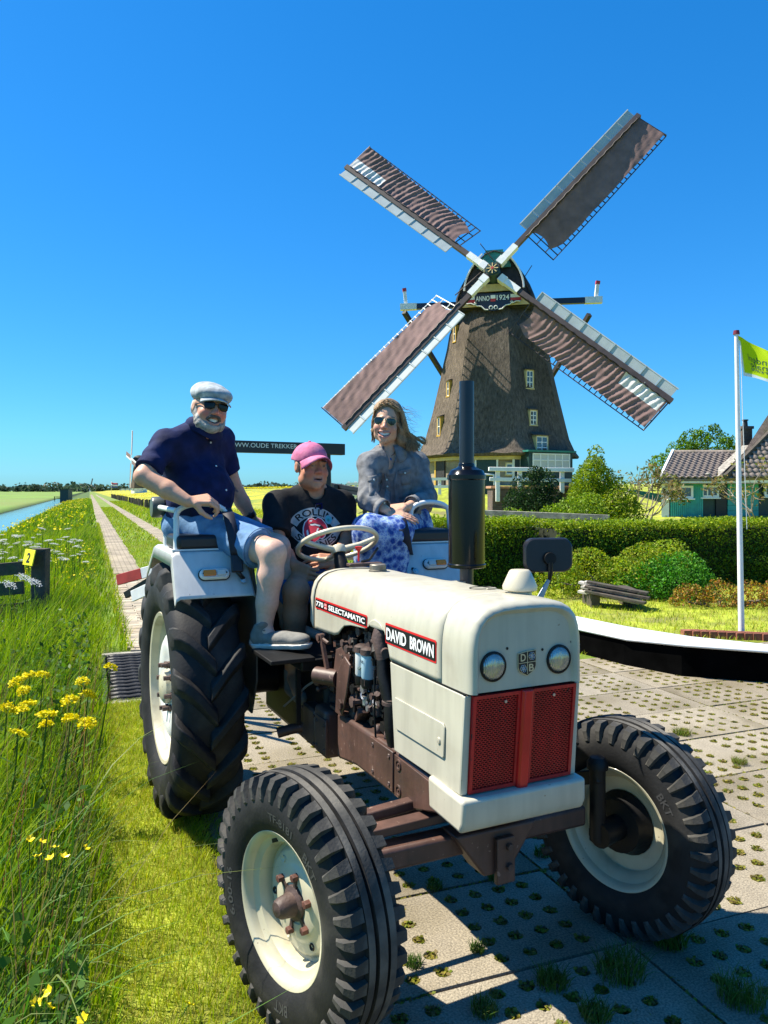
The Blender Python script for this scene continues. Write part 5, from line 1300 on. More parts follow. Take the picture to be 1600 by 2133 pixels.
epart('lever_rod', M['silver'], lambda b: b.tube([TMI @ W(592, 1471, 3.62), TMI @ W(640, 1428, 3.46), TMI @ W(655, 1419, 3.38), TMI @ W(672, 1421, 3.34)], .0055, 6))
epart('rod_joint', M['rust'], lambda b: (b.ell(TMI @ W(661, 1421, 3.35), (.016,)*3, 10, 6), b.ell(TMI @ W(663, 1435, 3.35), (.011,)*3, 8, 6)))
for x in (-.72, -.69, -.46, -.38): epart('mount_bolt', M['rust'], lambda b: b.cyl((x, -.17, .69), (x, -.17, .73), .016, .012, 8))
epart('rail_clamp', M['brownp'], lambda b: b.beam((-.88, -.19, .70), (-.72, -.19, .70), .03, .012)); epart('rail_clamp', M['brownp'], lambda b: b.beam((-.64, -.17, .70), (-.56, -.19, .76), .04, .02)); epart('rail_clamp', M['brownp'], lambda b: b.box((-.33, -.16, .71), (.06, .05, .03)))
# rear step bar
MB().tube([TMI @ W(578, 1527, 3.72), TMI @ W(605, 1519, 3.73), TMI @ W(650, 1510, 3.75)], .026, 10).build('step_bar', M['brownp'], tr)
# --- front axle
MB().box((.0, 0, .462), (.085, .84, .072)).build('front_axle', M['brownp'], tr, .012)
MB().prism([Vector((.0, -.16, .52)), Vector((.0, .16, .52)), Vector((.0, .05, .37)), Vector((.0, -.05, .37))], (.10, 0, 0)).build('axle_pivot', M['brownp'], tr, .008)
pb = MB().box((.112, .02, .42), (.02, .07, .15)).build('pivot_plate', M['brownp'], tr, .003)
for z in (.40, .465): MB().lathe([(.013, 0), (.011, .012), (.0001, .012)], (.122, .03, z), (1, 0, 0), 6).build('bolt', M['rust'], pb)
MB().beam((-.10, -.52, .545), (-.13, .10, .575), .045, .035).build('track_rod', M['brownp'], tr, .006)
MB().tube([(-.26, -.55, .46), (-.28, .55, .46)], .014, 10).build('tie_rod', M['brownp'], tr)
MB().beam((-.03, -.50, .53), (-.03, .0, .545), .06, .03).build('axle_extension', M['brownp'], tr, .004)
for sg in (-1, 1):
    k_ = MB().cyl((.03, sg*.48, .36), (.03, sg*.48, .64), .029, n=18).build('kingpin', M['oily'], tr)
    MB().lathe([(.038, 0), (.038, .025), (.026, .042), (.0001, .047)], (.03, sg*.48, .62), n=16).build('kingpin_cap', M['oily'], k_)
    MB().cyl((.05, sg*.47, .385), (.02, sg*.58, .385), .045, n=14).build('stub_axle', M['oily'], k_)
    MB().beam((.05, sg*.47, .6), (-.26, sg*.53, .47), .03, .05).build('steering_arm', M['oily'], k_, .006)
# --- wheels
def front_wheel(sg):
    wh = link('front_wheel', None, tr); wh.location = (0, sg*.639, .385); wh.rotation_euler = (0, 0, R(14.3))
    a = (0, sg, 0)
    half = [(.206,.070),(.224,.086),(.255,.099),(.290,.103),(.322,.098),(.345,.089)]
    tread = [(.358,.082),(.366,.062),(.3685,.050),(.384,.048),(.386,.026),(.372,.0235),(.372,.0175),(.3885,.015)]
    pr = [(r, h) for r, h in half+tread]+[(r, -h) for r, h in (half+tread)[::-1]]
    ty = MB().lathe(pr, (0,0,0), a, 72).build('tyre', M['rubber'], wh); sm(ty, 28)
    n = 38
    for s2 in (-1, 1):
        mb = MB(); th = 0; da = .047
        def pt(r, h, t): return Vector((r*math.sin(t), h*sg*s2, r*math.cos(t)))
        A_ = [(.384, .050), (.380, .090), (.352, .104), (.318, .105)]; B_ = [(.360, .048), (.352, .082), (.335, .090), (.312, .0985)]
        sk = [0, .012, .016, .016]
        top = [[pt(r, h, th+sgn*da*(1-.22*q)+sk[q]) for sgn in (-1, 1)] for q, (r, h) in enumerate(A_)]
        bot = [[pt(r, h, th+sgn*da*(1.12-.12*q)+sk[q]) for sgn in (-1, 1)] for q, (r, h) in enumerate(B_)]
        vs = [p for q in range(4) for p in top[q]]+[p for q in range(4) for p in bot[q]]
        fs = []
        for q in range(3): fs += [(2*q, 2*q+1, 2*q+3, 2*q+2), (2*q, 2*q+2, 8+2*q+2, 8+2*q), (2*q+1, 8+2*q+1, 8+2*q+3, 2*q+3)]
        fs += [(0, 8, 9, 1), (6, 7, 15, 14)]
        mb.add(vs, fs, False); me = mb.mesh('tread_lug', M['rubber_dusty'])
        for i in range(n):
            o = link('tread_lug', me, wh); o.rotation_euler = (0, 2*math.pi*(i+.5*(s2 > 0))/n, 0)
    mb = MB()
    for r0, h0 in ((.372, .0205), ):
        pass
    for h0, w0 in ((0, .014), (.037, .011), (-.037, .011)): mb.lathe([(.3862 if h0 else .3888, h0-w0), (.3872 if h0 else .3898, h0), (.3862 if h0 else .3888, h0+w0)], (0,0,0), a, 72)
    mb.build('tread_rib', M['rubber_dusty'], wh)
    rim = [(.224,.074),(.228,.080),(.222,.086),(.212,.083),(.204,.072),(.200,.056),(.192,.050),(.180,.046),(.172,.030),(.170,.012),(.170,-.02),(.178,-.036),(.192,-.050),(.200,-.056),(.204,-.072),(.212,-.083),(.222,-.086),(.228,-.080),(.224,-.074)]
    rm = MB().lathe(rim, (0,0,0), a, 64).build('rim', M['rimcream'], wh)
    dsc = [(.170,.004),(.160,.002),(.155,.006),(.150,.014),(.142,.017),(.120,.018),(.108,.024),(.098,.030),(.060,.031),(.058,.027),(.0001,.027)] 
    dk = MB().lathe(dsc, (0,0,0), a, 48).lathe([(.170,-.006),(.150,-.004),(.125,-.002),(.118,.0)], (0,0,0), a, 48).build('wheel_disc', M['rimcream'], wh)
    for i in range(6):
        t = i*math.pi/3+.4
        MB().lathe([(.012,0),(.010,.004),(.006,.0),(.0001,-.001)], (.128*math.sin(t), sg*.018, .128*math.cos(t)), a, 10).build('bolt_hole', M['rimcream'] if i % 2 else M['oily'], wh)
    MB().lathe([(.118,-.005),(.10,-.03),(.095,-.06),(.04,-.065),(.0001,-.065)], (0,0,0), a, 24).build('drum', M['oily'], wh)
    hb = MB().lathe([(.052,.028),(.050,.036),(.036,.042),(.033,.062),(.030,.082),(.022,.094),(.0001,.099)], (0,0,0), a, 24).build('hub', M['rust'], wh)
    for i in range(6):
        t = i*math.pi/3+.15
        p = Vector((.084*math.sin(t), sg*.030, .084*math.cos(t)))
        MB().lathe([(.0125,0),(.0125,.016),(.010,.019),(.0001,.02)], p, a, 6).build('wheel_nut', mat('rusty_nut', (.12,.045,.03), .7, var=.4, vscale=40) if 'rusty_nut' not in bpy.data.materials else bpy.data.materials['rusty_nut'], wh)
        MB().beam(p*.5+Vector((0, sg*.014, 0)), p+Vector((0, sg*.002, 0)), .013, .012, up=a).build('hub_arm', M['rust'], wh)
    MB().box((.185*math.sin(-.45), sg*.048, .185*math.cos(-.45)), (.03, .006, .012), rot=(0, -.45, 0)).build('rim_slot', M['oily'], wh)
    # raised sidewall lettering
    mb = MB()
    def arc(txt, ang, rad, hgt, wdt):
        V, F = text_mesh(txt, .03, .0006); V[:, 0] *= wdt/(np.ptp(V[:, 0])); V[:, 1] *= hgt/(np.ptp(V[:, 1]))
        pts = []
        for p in V:
            r = rad+p[1]; t = ang+p[0]/rad*(1 if sg < 0 else -1)
            h = float(np.interp(r, [.224,.255,.290,.322], [.086,.099,.103,.098]))+.0012
            pts.append(Vector((r*math.sin(t), sg*h, r*math.cos(t))))
        mb.add(pts, F, False)
    s_ = 1 if sg < 0 else -1
    arc('TF-8181', .12*s_, .272, .026, .13); arc('6.00-16', 4.55 if sg < 0 else 1.7, .272, .026, .15); arc('BKT', 3.0, .272, .03, .07)
    arc('BKT', 0.75*s_+math.pi*(0), .27, .03, .075)
    mb.build('sidewall_lettering', mat('tyre_lettering', (.05,.05,.052), .55) if 'tyre_lettering' not in bpy.data.materials else bpy.data.materials['tyre_lettering'], wh)
    if sg > 0:
        mb = MB()
        def arci(txt, ang, rad, hgt, wdt):
            V, F = text_mesh(txt, .03, .0006); V[:, 0] *= wdt/(np.ptp(V[:, 0])); V[:, 1] *= hgt/(np.ptp(V[:, 1]))
            for_ = []
            for p in V:
                r = rad+p[1]; t = ang+p[0]/rad; h = float(np.interp(r, [.224,.255,.290,.322], [.086,.099,.103,.098]))+.0012
                for_.append(Vector((r*math.sin(t), -sg*h, r*math.cos(t))))
            mb.add(for_, F, False)
        arci('BKT', .95, .272, .03, .075); mb.build('inner_lettering', bpy.data.materials['tyre_lettering'], wh)
    return wh
front_wheel(-1); front_wheel(1)
def rear_wheel(sg):
    wh = link('rear_wheel', None, tr); wh.location = (-1.785, sg*.635, .635); a = (0, sg, 0)
    half = [(.372,.118),(.392,.138),(.43,.155),(.475,.163),(.52,.160),(.555,.148)]
    tread = [(.578,.128),(.59,.09),(.597,.045),(.599,0)]
    pr = half+tread+[(r, -h) for r, h in (half+tread[:-1])[::-1]]
    ty = MB().lathe(pr, (0,0,0), a, 80).build('tyre', M['rubber'], wh)
    n = 17; mb = MB()
    def surf(h):          # carcass radius by offset
        return float(np.interp(abs(h), [0,.045,.09,.128,.148,.160,.163], [.599,.597,.59,.578,.555,.52,.475]))
    for s2 in (-1, 1):
        mb = MB(); a0 = 0
        path = [(-.014,.627,.31),(.02,.633,.245),(.06,.636,.165),(.10,.634,.095),(.135,.625,.045),(.158,.603,.018),(.168,.565,.0),(.168,.525,-.004)]
        base = [(-.014,.595),(.02,.597),(.06,.592),(.10,.583),(.135,.566),(.149,.545),(.156,.53),(.160,.515)]
        vs = []; fs = []
        for q, ((h, r, sh), (hb, rb)) in enumerate(zip(path, base)):
            wt = .024+.009*q/7; wb = wt+.026
            for rr0, hh0, ww in ((r, h, wt), (rb, hb, wb)):
                for sgn in (-1, 1):
                    t = a0+sh+sgn*ww/rr0; vs.append(Vector((rr0*math.sin(t), sg*s2*hh0, rr0*math.cos(t))))
        for q in range(7):
            o_ = 4*q; fs += [(o_, o_+1, o_+5, o_+4), (o_, o_+4, o_+6, o_+2), (o_+1, o_+3, o_+7, o_+5)]
        fs += [(0, 2, 3, 1), (28, 29, 31, 30)]
        mb.add(vs, fs, False); o = mb.build('tread_lug', M['rubber'], wh, .006, seg=2); me = o.data
        for i in range(n):
            c = o if i == 0 else o.copy()
            if i: COL.objects.link(c)
            c.rotation_euler = (0, 2*math.pi*(i+.5*(s2 > 0))/n, 0)
    rim = [(.372,.118),(.380,.126),(.374,.134),(.358,.130),(.350,.112),(.345,.092),(.334,.084),(.322,.060),(.318,.02),(.318,-.06),(.345,-.095),(.374,-.134),(.380,-.126)]
    MB().lathe(rim, (0,0,0), a, 72).build('rim', M['rimcream'], wh)
    dk = MB().lathe([(.320,.034),(.305,.040),(.29,.052),(.262,.090),(.235,.105),(.20,.108),(.15,.100),(.13,.094),(.0001,.094)], (0,0,0), a, 56).build('wheel_disc', mat('white_disc_paint', (.76,.76,.73), .38, var=.05, vscale=7, coat=.3) if 'white_disc_paint' not in bpy.data.materials else bpy.data.materials['white_disc_paint'], wh)
    hb = MB().lathe([(.085,.09),(.082,.12),(.06,.135),(.0001,.137)], (0,0,0), a, 24).build('hub', M['rimcream'], wh)
    for i in range(8):
        t = i*math.pi/4+.2; MB().lathe([(.018,0),(.018,.012),(.012,.012),(.012,.042),(.0001,.043)], (.115*math.sin(t), sg*.094, .115*math.cos(t)), a, 8).build('wheel_nut', M['rust'], wh)
    for i in range(8):
        t = i*math.pi/4+.5; MB().box((.30*math.sin(t), sg*.058, .30*math.cos(t)), (.05, .02, .028), rot=(0, t, 0)).build('rim_lug', M['rimcream'], wh, .004)
    return wh
rear_wheel(-1); rear_wheel(1)
MB().cyl((-1.785, -.6, .635), (-1.785, .6, .635), .085, n=18).build('rear_axle', M['oily'], tr)
# --- fenders with seats
def fender(sg):
    sec = [(-1.325, 1.135), (-1.335, 1.15), (-1.425, 1.325), (-1.435, 1.338), (-1.455, 1.343), (-1.94, 1.348), (-1.97, 1.342), (-2.2, 1.20)]
    yi, yo = .402, .775
    mb = MB(); rows = []
    for x, z in sec:
        yy = yi+.03*max(0, (z-1.13)/.2) 
        rows.append([Vector((x, sg*(yy+(yo-yy)*q), z-(.012 if q in (0, 1) else 0))) for q in (0, .04, .3, .6, .95, 1)])
    mb.grid(rows)
    side = [Vector((x, sg*yo, z-.012)) for x, z in sec]; low = [Vector((x-.02 if i == 0 else x, sg*(yo+.006), z-(.012+(.03 if i < 2 else .055)))) for i, (x, z) in enumerate(sec)]
    mb.grid([side, low])
    f = mb.build('fender', M['fender_white'], tr, solid=.004)
    for p in f.data.polygons: p.use_smooth = True
    MB().prism([Vector((-1.33, sg*yi, 1.13)), Vector((-1.43, sg*yi, 1.32)), Vector((-1.95, sg*yi, 1.335)), Vector((-2.1, sg*yi, 1.0)), (Vector((-1.95, sg*yi, .55))), Vector((-1.42, sg*yi, .55)), Vector((-1.335, sg*yi, .72))], (0, -sg*.008, 0)).build('inner_panel', mat('dark_green_grey_panel', (.05,.065,.065), .4, var=.2, vscale=6) if 'dark_green_grey_panel' not in bpy.data.materials else bpy.data.materials['dark_green_grey_panel'], f)
    # indicator on the sloping front
    A_ = Vector((-1.335, 0, 1.15)); B_ = Vector((-1.425, 0, 1.325)); u = (B_-A_).normalized(); n_ = Vector((u.z, 0, -u.x)); c = A_+u*.095+Vector((0, sg*.592, 0))+n_*.002
    def q(y, h, o_): return c+Vector((0, y, 0))+u*h+n_*o_
    def ring(w_, h_, r, o_): return [q(a, b_, o_) for a, b_ in rrect(w_, h_, r, 5)]
    mb = MB(); rows = [ring(.150, .060, .029, 0), ring(.150, .060, .029, .006)]; mb.grid(rows, True); mb.poly(rows[1]); mb.build('indicator_pad', M['oily'], f)
    mb = MB(); rows = [ring(.142, .053, .026, .006), ring(.140, .051, .025, .018), ring(.128, .040, .018, .024), ring(.118, .032, .006, .022)]; mb.grid(rows, True); mb.poly(rows[-1]); mb.build('indicator_bezel', M['tube_white'], f)
    for y0, m in ((-.028, 'amber' if sg < 0 else 'clearlens'), (.028, 'clearlens' if sg < 0 else 'amber')):
        w_ = .062 if m == 'amber' else .046
        MB().box(q(y0*(.9 if m == 'amber' else 1.05), 0, .026), (.012, w_-.004, .028), rot=Matrix((n_, Vector((0,1,0)), u)).transposed()).build('indicator_lens', M[m], f, .003)
    for y0 in (-.054, .054): MB().lathe([(.004,0),(.004,.002),(.0001,.002)], q(y0, 0, .0245), n_, 8).build('screw', M['oily'], f)
    # cushion
    se = MB().box((-1.60, sg*.60, 1.382), (.30, .30, .072)).build('fender_seat', M['vinyl'], tr, .02, seg=3)
    MB().cyl((-1.835, sg*.46, 1.545), (-1.835, sg*.80, 1.545), .052, n=24).build('back_roll', M['vinyl'], se)
    MB().lathe([(.054,-.05),(.054,.0),(.048,.008),(.0001,.010)], (-1.835, sg*.80, 1.545), (0, sg, 0), 24).build('roll_end', mat('grey_green_vinyl', (.06,.075,.075), .35) if 'grey_green_vinyl' not in bpy.data.materials else bpy.data.materials['grey_green_vinyl'], se)
    y0, y1 = sg*.745, sg*.508
    pts = [Vector((-1.475, y0+.004*sg, 1.345)), Vector((-1.49, y0, 1.48))]
    for k_ in range(13):
        t = math.pi*k_/12; yc, hw = (y0+y1)/2, abs(y0-y1)/2; pts.append(Vector((-1.495, yc+sg*hw*math.cos(t)*(1 if True else 0), 1.505+.062*math.sin(t)**.8)))
    pts += [Vector((-1.49, y1, 1.48)), Vector((-1.475, y1-.004*sg, 1.345))]
    hd = MB().tube(pts, .0135, 10).build('grab_hoop', M['tube_white'], tr)
    MB().tube([Vector((-1.495, y0, 1.535)), Vector((-1.60, y0+.02*sg, 1.54)), Vector((-1.83, y0+.03*sg, 1.545))], .0135, 10).build('arm_rail', M['tube_white'], hd)
    MB().tube([Vector((-1.80, sg*.74, 1.35)), Vector((-1.82, sg*.74, 1.545))], .0135, 10).build('back_stay', M['tube_white'], hd)
    MB().box((-1.478, sg*.627, 1.349), (.045, .285, .008)).build('hoop_base', M['tube_white'], hd)
    # belt with buckle
    ys = sg*.455
    P0 = [TL(*q) for q in (((470, 1058, 3.80), (476, 1070, 3.69), (482, 1096, 3.635), (487, 1122, 3.615), (491, 1146, 3.60), (493, 1158, 3.61)) if sg < 0 else ((830, 1074, 4.10), (836, 1080, 4.02), (842, 1104, 3.975), (846, 1128, 3.985), (849, 1146, 4.03), (851, 1156, 4.08)))]
    mb = MB(); rows = [[p-Vector((.006, .026, 0)), p+Vector((.006, .026, 0))] for p in P0]; mb.grid(rows); xb_, yb_, zb_ = P0[-1]
    bl = mb.build('seat_belt', M['strap'], tr, solid=.003)
    MB().box((xb_+.004, yb_, zb_-.035), (.018, .056, .085), rot=(0, -.3, 0)).build('buckle', M['vinyl'], bl, .006)
    MB().tube([Vector((xb_+.008, yb_, zb_-.07)), Vector((-1.348, ys+.004*sg, 1.212))], .011, 8).build('buckle_stalk', M['vinyl'], bl)
    MB().lathe([(.017,0),(.016,.008),(.009,.009),(.009,.013),(.0001,.014)], (-1.350, ys+.004*sg, 1.207), n_, 14).build('anchor_bolt', M['silver'], bl)
    return f
fender(-1); fender(1)
# step under the passenger's shoe
sp0 = TMI @ W(580, 1364, 3.42)
ps = MB().box((sp0.x, sp0.y+.02, .897), (.30, .20, .018), rot=(0, 0, -TRZ*0)).build('side_step', M['oily'], tr, .003)
ip = MB().box((sp0.x-.02, sp0.y+.10, .74), (.02, .02, .34)).build('step_support', M['oily'], tr)
# --- seat, steering wheel, column, dash
MB().box((-1.78, .02, 1.10), (.40, .42, .08)).build('driver_seat', M['vinyl'], tr, .03, seg=3)
MB().box((-1.80, .02, .96), (.18, .2, .24)).build('seat_pedestal', M['oily'], tr)
SWC = Vector((-1.30, .0, 1.365)); t_ = R(27); sn = Vector((-math.sin(t_), 0, math.cos(t_))); sx = Vector((math.cos(t_), 0, math.sin(t_)))
mb = MB(); mb.tube([SWC+(Vector((0,1,0))*math.cos(a)+sx*math.sin(a))*.197 for a in np.linspace(0, 2*math.pi, 49)[:-1]], .0125, 10, True)
sw = mb.build('steering_wheel', M['ivory'], tr)
mb = MB()
for a in (R(165), R(20), R(272)):
    d = Vector((0,1,0))*math.cos(a)+sx*math.sin(a); mb.tube([SWC-sn*.03+d*.03, SWC-sn*.02+d*.11, SWC+d*.19], [.017, .013, .011], 10)
mb.build('spoke', M['ivory'], sw)
MB().lathe([(.0001,-.05),(.036,-.05),(.04,-.03),(.034,-.012),(.0001,-.01)], SWC, sn, 24).build('wheel_hub', M['ivory'], sw)
MB().tube([SWC-sn*.045, SWC-sn*.10, SWC-sn*.14, SWC-sn*.30], [.028, .033, .038, .034], 16).build('steering_column', M['oily'], tr)
MB().box((-1.13, .03, 1.18), (.08, .20, .10), rot=(0, .3, 0)).build('dashboard', M['rust'], tr, .01)
MB().box((-1.13, .07, 1.278), (.05, .17, .016)).build('dash_ledge', M['rust'], tr, .004)
kn = Vector((-1.12, .035, 1.295))
MB().cyl(kn, kn+Vector((0,0,.05)), .005, n=8).lathe([(.006,.045),(.008,.05),(.017,.062),(.017,.070),(.0001,.071)], kn, n=14).build('red_knob', M['redbright'], tr)
MB().tube([SWC+Vector((.06, .19, -.02)), SWC+Vector((.12, .12, -.07)), Vector((-1.14, .06, 1.29))], .006, 6).build('throttle_lever', M['oily'], tr)
ck = SWC+(Vector((0,1,0))*math.cos(R(205))+sx*math.sin(R(205)))*.197
MB().ell(ck+sn*.012, (.022, .022, .02), 12, 8).build('spinner_knob', M['oily'], sw)
# bits seen through the gap below the driver
MB().box((-1.2, .12, .95), (.25, .2, .5)).build('gear_tunnel', M['oily'], tr, .02)
MB().box((-1.95, 0, .8), (.3, .9, .5)).build('rear_housing', M['oily'], tr, .03)
# ---------------------------------------------------------------- people
from mathutils.bvhtree import BVHTree
def nv(a): a = np.array(a, float); return a/np.linalg.norm(a)
def J(u, v, d): return np.array(W(u, v, d)[:])
def skin_mat(name):
    m = mat(name, (.5,.3,.2), .48, attr='Col', var=.07, vscale=60, bump=.12, bscale=160, bdist=.002, sss=.12, spec=.4); return m
SKIN = skin_mat('skin')
def cloth_mat(name, col, var=.15, vscale=18, weave=500, rough=.85, bump=.35, bs=55, patch=None, ps=4, bdist=.006):
    return mat(name, col, rough, var=var, vscale=vscale, bump=bump, bscale=bs, bdist=bdist, patch=patch, pscale=ps, plo=.5, phi=.75, spec=.25)
class Head:
    def __init__(s, c, f, u, k=1.):
        s.c = np.array(c, float); s.f = nv(f); u = np.array(u, float); s.u = nv(u-s.f*np.dot(u, s.f)); s.r = np.cross(s.f, s.u); s.k = k
        s.M = np.stack([s.r, s.f, s.u], 1)
    def p(s, x, y, z): return s.c+s.k*(s.r*x+s.f*y+s.u*z)
    def loc(s, V): return (V-s.c)@s.M/s.k
def head_sdf(F, h, fat=1., smile=True, jaw=1., nose=1., ears=True, brow=1.):
    k = h.k
    E = lambda c, r, kk=.02, **a: F.ell(h.p(*c), np.array(r)*k, h.M, kk, **a)
    E((0,-.014,.03), (.077*fat,.098,.084)); E((0,.028,-.03), (.066*fat,.070,.088)); E((0,.034,-.083), (.055*jaw*fat,.055,.042)); E((0,.074,-.110), (.024*jaw,.020,.020))
    for sx in (-1, 1):
        E((sx*.041,.062,-.043), (.027*fat,.024,.024)); E((sx*.050*fat,.02,-.075), (.022*jaw,.035,.03))
        if ears: E((sx*.0765*fat,-.004,-.010), (.012,.019,.031), .012); E((sx*.090*fat,.004,-.008), (.007,.010,.017), .004, sub=True)
        E((sx*.032,.101,-.006), (.017,.012,.011), .010, sub=True); E((sx*.032,.081,-.006), (.0135,.0125,.0115), .003)
        F.cap(h.p(sx*.018,.092-.006*(1-brow),.016), h.p(sx*.050,.078-.006*(1-brow),.014), .009*k*brow, .007*k*brow, .010)
        E((sx*.0125,.103,-.041), (.010*nose,.011,.009), .006)
    F.cap(h.p(0,.088,.0), h.p(0,.112,-.036), .0085*k, .0125*k*nose, .008)
    if smile:
        for sx in (-1, 1):
            F.chain([h.p(sx*.038,.074,-.063), h.p(sx*.020,.092,-.065), h.p(0,.097,-.066)], [.005*k, .0065*k, .0065*k], .007)
            F.chain([h.p(sx*.036,.076,-.068), h.p(sx*.020,.088,-.087), h.p(0,.092,-.094)], [.005*k, .0075*k, .008*k], .007)
            E((sx*.017,.096,-.0745), (.017,.020,.0078), .003, sub=True); E((sx*.029,.088,-.0695), (.008,.018,.0045), .003, sub=True)
        E((0,.100,-.079), (.018,.022,.0095), .003, sub=True)
    else:
        F.cap(h.p(-.022,.088,-.070), h.p(.022,.088,-.070), .007*k, k=.007); F.cap(h.p(-.019,.090,-.084), h.p(.019,.090,-.084), .0075*k, k=.007); E((0,.103,-.0765), (.020,.020,.0042), .002, sub=True)
def head_cols(V, C, h, lip=(.42,.15,.13), smile=True, brow=(.12,.08,.06), red=.12, eyes=True):
    L = h.loc(V); x, y, z = L.T; near = (np.abs(x) < .1) & (np.abs(z) < .14) & (np.abs(y) < .14)
    ck = near*np.exp(-((np.abs(x)-.042)**2+(z+.045)**2)/.0006)*(y > .03)+near*np.exp(-(x**2+(z+.035)**2)/.0003)*(y > .085)
    C[:] = C*(1-red*ck[:, None]*np.array([0, 1.6, 1.5]))
    if smile: zl = -.0665+2.2*x*x; m = near & (y > .065) & (np.abs(x) < .037) & ((np.abs(z-zl) < .0055) | ((np.abs(z-(-.094+17*x*x)) < .007) & (np.abs(x) < .034)))
    else: m = near & (y > .07) & (np.abs(x) < .026) & (np.abs(z+.077) < .0115)
    C[m] = C[m]*.35+np.array(lip)*.65
    m = near & (y > .05) & ((np.abs(x) < .034) & (z < -.066+7*x*x) & (z > -.090+18*x*x) & (y < .088-5*x*x) if smile else (np.abs(x) < .021) & (np.abs(z+.0765) < .0045) & (y < .095)); C[m] = (.05,.015,.015)
    m = near & (y > .06) & (np.abs(x) > .014) & (np.abs(x) < .05) & (np.abs(z-.017-.1*(.03-np.abs(np.abs(x)-.03))) < .0055); C[m] = brow
    if eyes:
        e = near & (y > .08) & ((np.abs(np.abs(x)-.032)/.011)**2+((z+.007)/.0030)**2 < 1); C[e] = (.26,.20,.17); e = near & (y > .08) & ((np.abs(np.abs(x)-.033)/.0045)**2+((z+.007)/.0030)**2 < 1); C[e] = (.03,.025,.025)
def teeth(h, parent, org, w_=.027, z0=-.0685, z1=-.0835, y=.0915):
    mb = MB(); n = 10
    for i in range(n):
        a0, a1 = -1+2*i/n, -1+2*(i+1)/n-.03
        P = [h.p(a*w_, y-.012*a*a, z+(.0105*a*a if z == z1 else .0035*a*a))-org for a, z in ((a0, z0), (a1, z0), (a1, z1), (a0, z1))]
        mb.add(P, [(0, 1, 2, 3)], False)
    return mb.build('teeth', mat('tooth_ivory', (.85,.82,.76), .25) if 'tooth_ivory' not in bpy.data.materials else bpy.data.materials['tooth_ivory'], parent)
def hand_sdf(F, wr, f, n, side, curl=(.5, .7, .5), spread=.06, k=1., thumb=(.75, .55, -.35), tcurl=.4):
    """wr wrist, f towards the knuckles, n out of the back of the hand, side +1: thumb towards f x n"""
    f = nv(f); n = np.array(n, float); n = nv(n-f*np.dot(n, f)); s = np.cross(f, n)*side; wr = np.array(wr, float)
    offs = [.031, .0105, -.0105, -.030]; lens = [(.043,.026,.020), (.048,.030,.021), (.044,.028,.020), (.034,.021,.018)]; rad = [.0088,.0092,.0088,.0078]
    for o, l, r in zip(offs, lens, rad):
        b = wr+f*(.086 if abs(o) < .02 else .080)*k+s*o*k
        F.cap(wr+s*o*.55*k+f*.008*k, b, .014*k, .0115*k, .010)
        d = f+s*spread*o/.03; d = nv(d); p = b; a = 0; pts = [p]; rs = [r*1.18*k]
        for j in range(3):
            a += curl[j]; dd = d*math.cos(a)-n*math.sin(a); p = p+dd*l[j]*k; pts.append(p); rs.append(r*k*(1.03-.08*(j+1)))
        F.chain(pts, rs, .004)
    b = wr+f*.022*k+s*.026*k-n*.004; d = nv(f*thumb[0]+s*thumb[1]+n*thumb[2]); p1 = b+d*.040*k; d2 = nv(d*math.cos(tcurl)+nv(f-s*.7)*math.sin(tcurl)); p2 = p1+d2*.031*k; p3 = p2+nv(d2+f*.2-s*.3*tcurl)*.024*k
    F.chain([wr+f*.01+s*.008, b, p1, p2, p3], [.015*k, .0150*k, .0118*k, .0102*k, .0082*k], .006)
def torso_sdf(F, pel, chest, neck, rs, ls, fwd, inf=0., belly=.0, w_=(.165,.160,.175), dpt=(.125,.12,.115), k=.07):
    lat = nv(ls-rs); up = nv(neck-pel); fw = nv(np.array(fwd)-up*np.dot(fwd, up)); lat = np.cross(up, fw); lat *= np.sign(np.dot(lat, ls-rs)); M_ = np.stack([lat, fw, up], 1)
    waist = pel*.5+chest*.5
    F.ell(pel, (w_[0]+inf, dpt[0]+inf, .13+inf), M_, k); F.ell(waist+fw*belly, (w_[1]+inf, dpt[1]+belly*.8+inf, .17+inf), M_, k); F.ell(chest, (w_[2]+inf, dpt[2]+inf, .165+inf), M_, k)
    for q in (rs, ls):
        F.cap(neck-up*.045, q-up*.012, .062+inf, .060+inf, k*.8); F.cap(chest+(q-chest)*.5, q-up*.02, .075+inf, .062+inf, k*.8)
    return lat, fw, up
def paint_on(parent, name, base_obj, shapes, mats, org, o, right, up, fwd, off=.003, cuts=2):
    """lay flat printed shapes on a cloth surface; shapes: list of (verts2d, faces, material index)"""
    bm = bmesh.new()
    for layer, (V, Fc, mi_) in enumerate(shapes):
        vs = [bm.verts.new((p[0], p[1], layer*.0006)) for p in V]
        for f in Fc:
            try: q = bm.faces.new([vs[i] for i in f]); q.material_index = mi_
            except ValueError: pass
    bmesh.ops.triangulate(bm, faces=bm.faces)
    for _ in range(cuts):
        es = [e for e in bm.edges if e.calc_length() > .012]
        if es: bmesh.ops.subdivide_edges(bm, edges=es, cuts=1, use_grid_fill=False); bmesh.ops.triangulate(bm, faces=[f for f in bm.faces if len(f.verts) > 3])
    me0 = base_obj.data; tree = BVHTree.FromPolygons([v.co for v in me0.vertices], [tuple(p.vertices) for p in me0.polygons])
    o, right, up, fwd = Vector(o), Vector(right), Vector(up), Vector(fwd)
    for v in bm.verts:
        s = o+right*v.co.x+up*v.co.y+fwd*.3; hit = tree.ray_cast(s-Vector(org), -fwd, 1.)
        lay = v.co.z
        v.co = (hit[0]+fwd*(off+lay)) if hit[0] is not None else (s-Vector(org)-fwd*.3)
    me = bpy.data.meshes.new(name); bm.to_mesh(me); bm.free()
    for m in mats: me.materials.append(m)
    return link(name, me, parent)
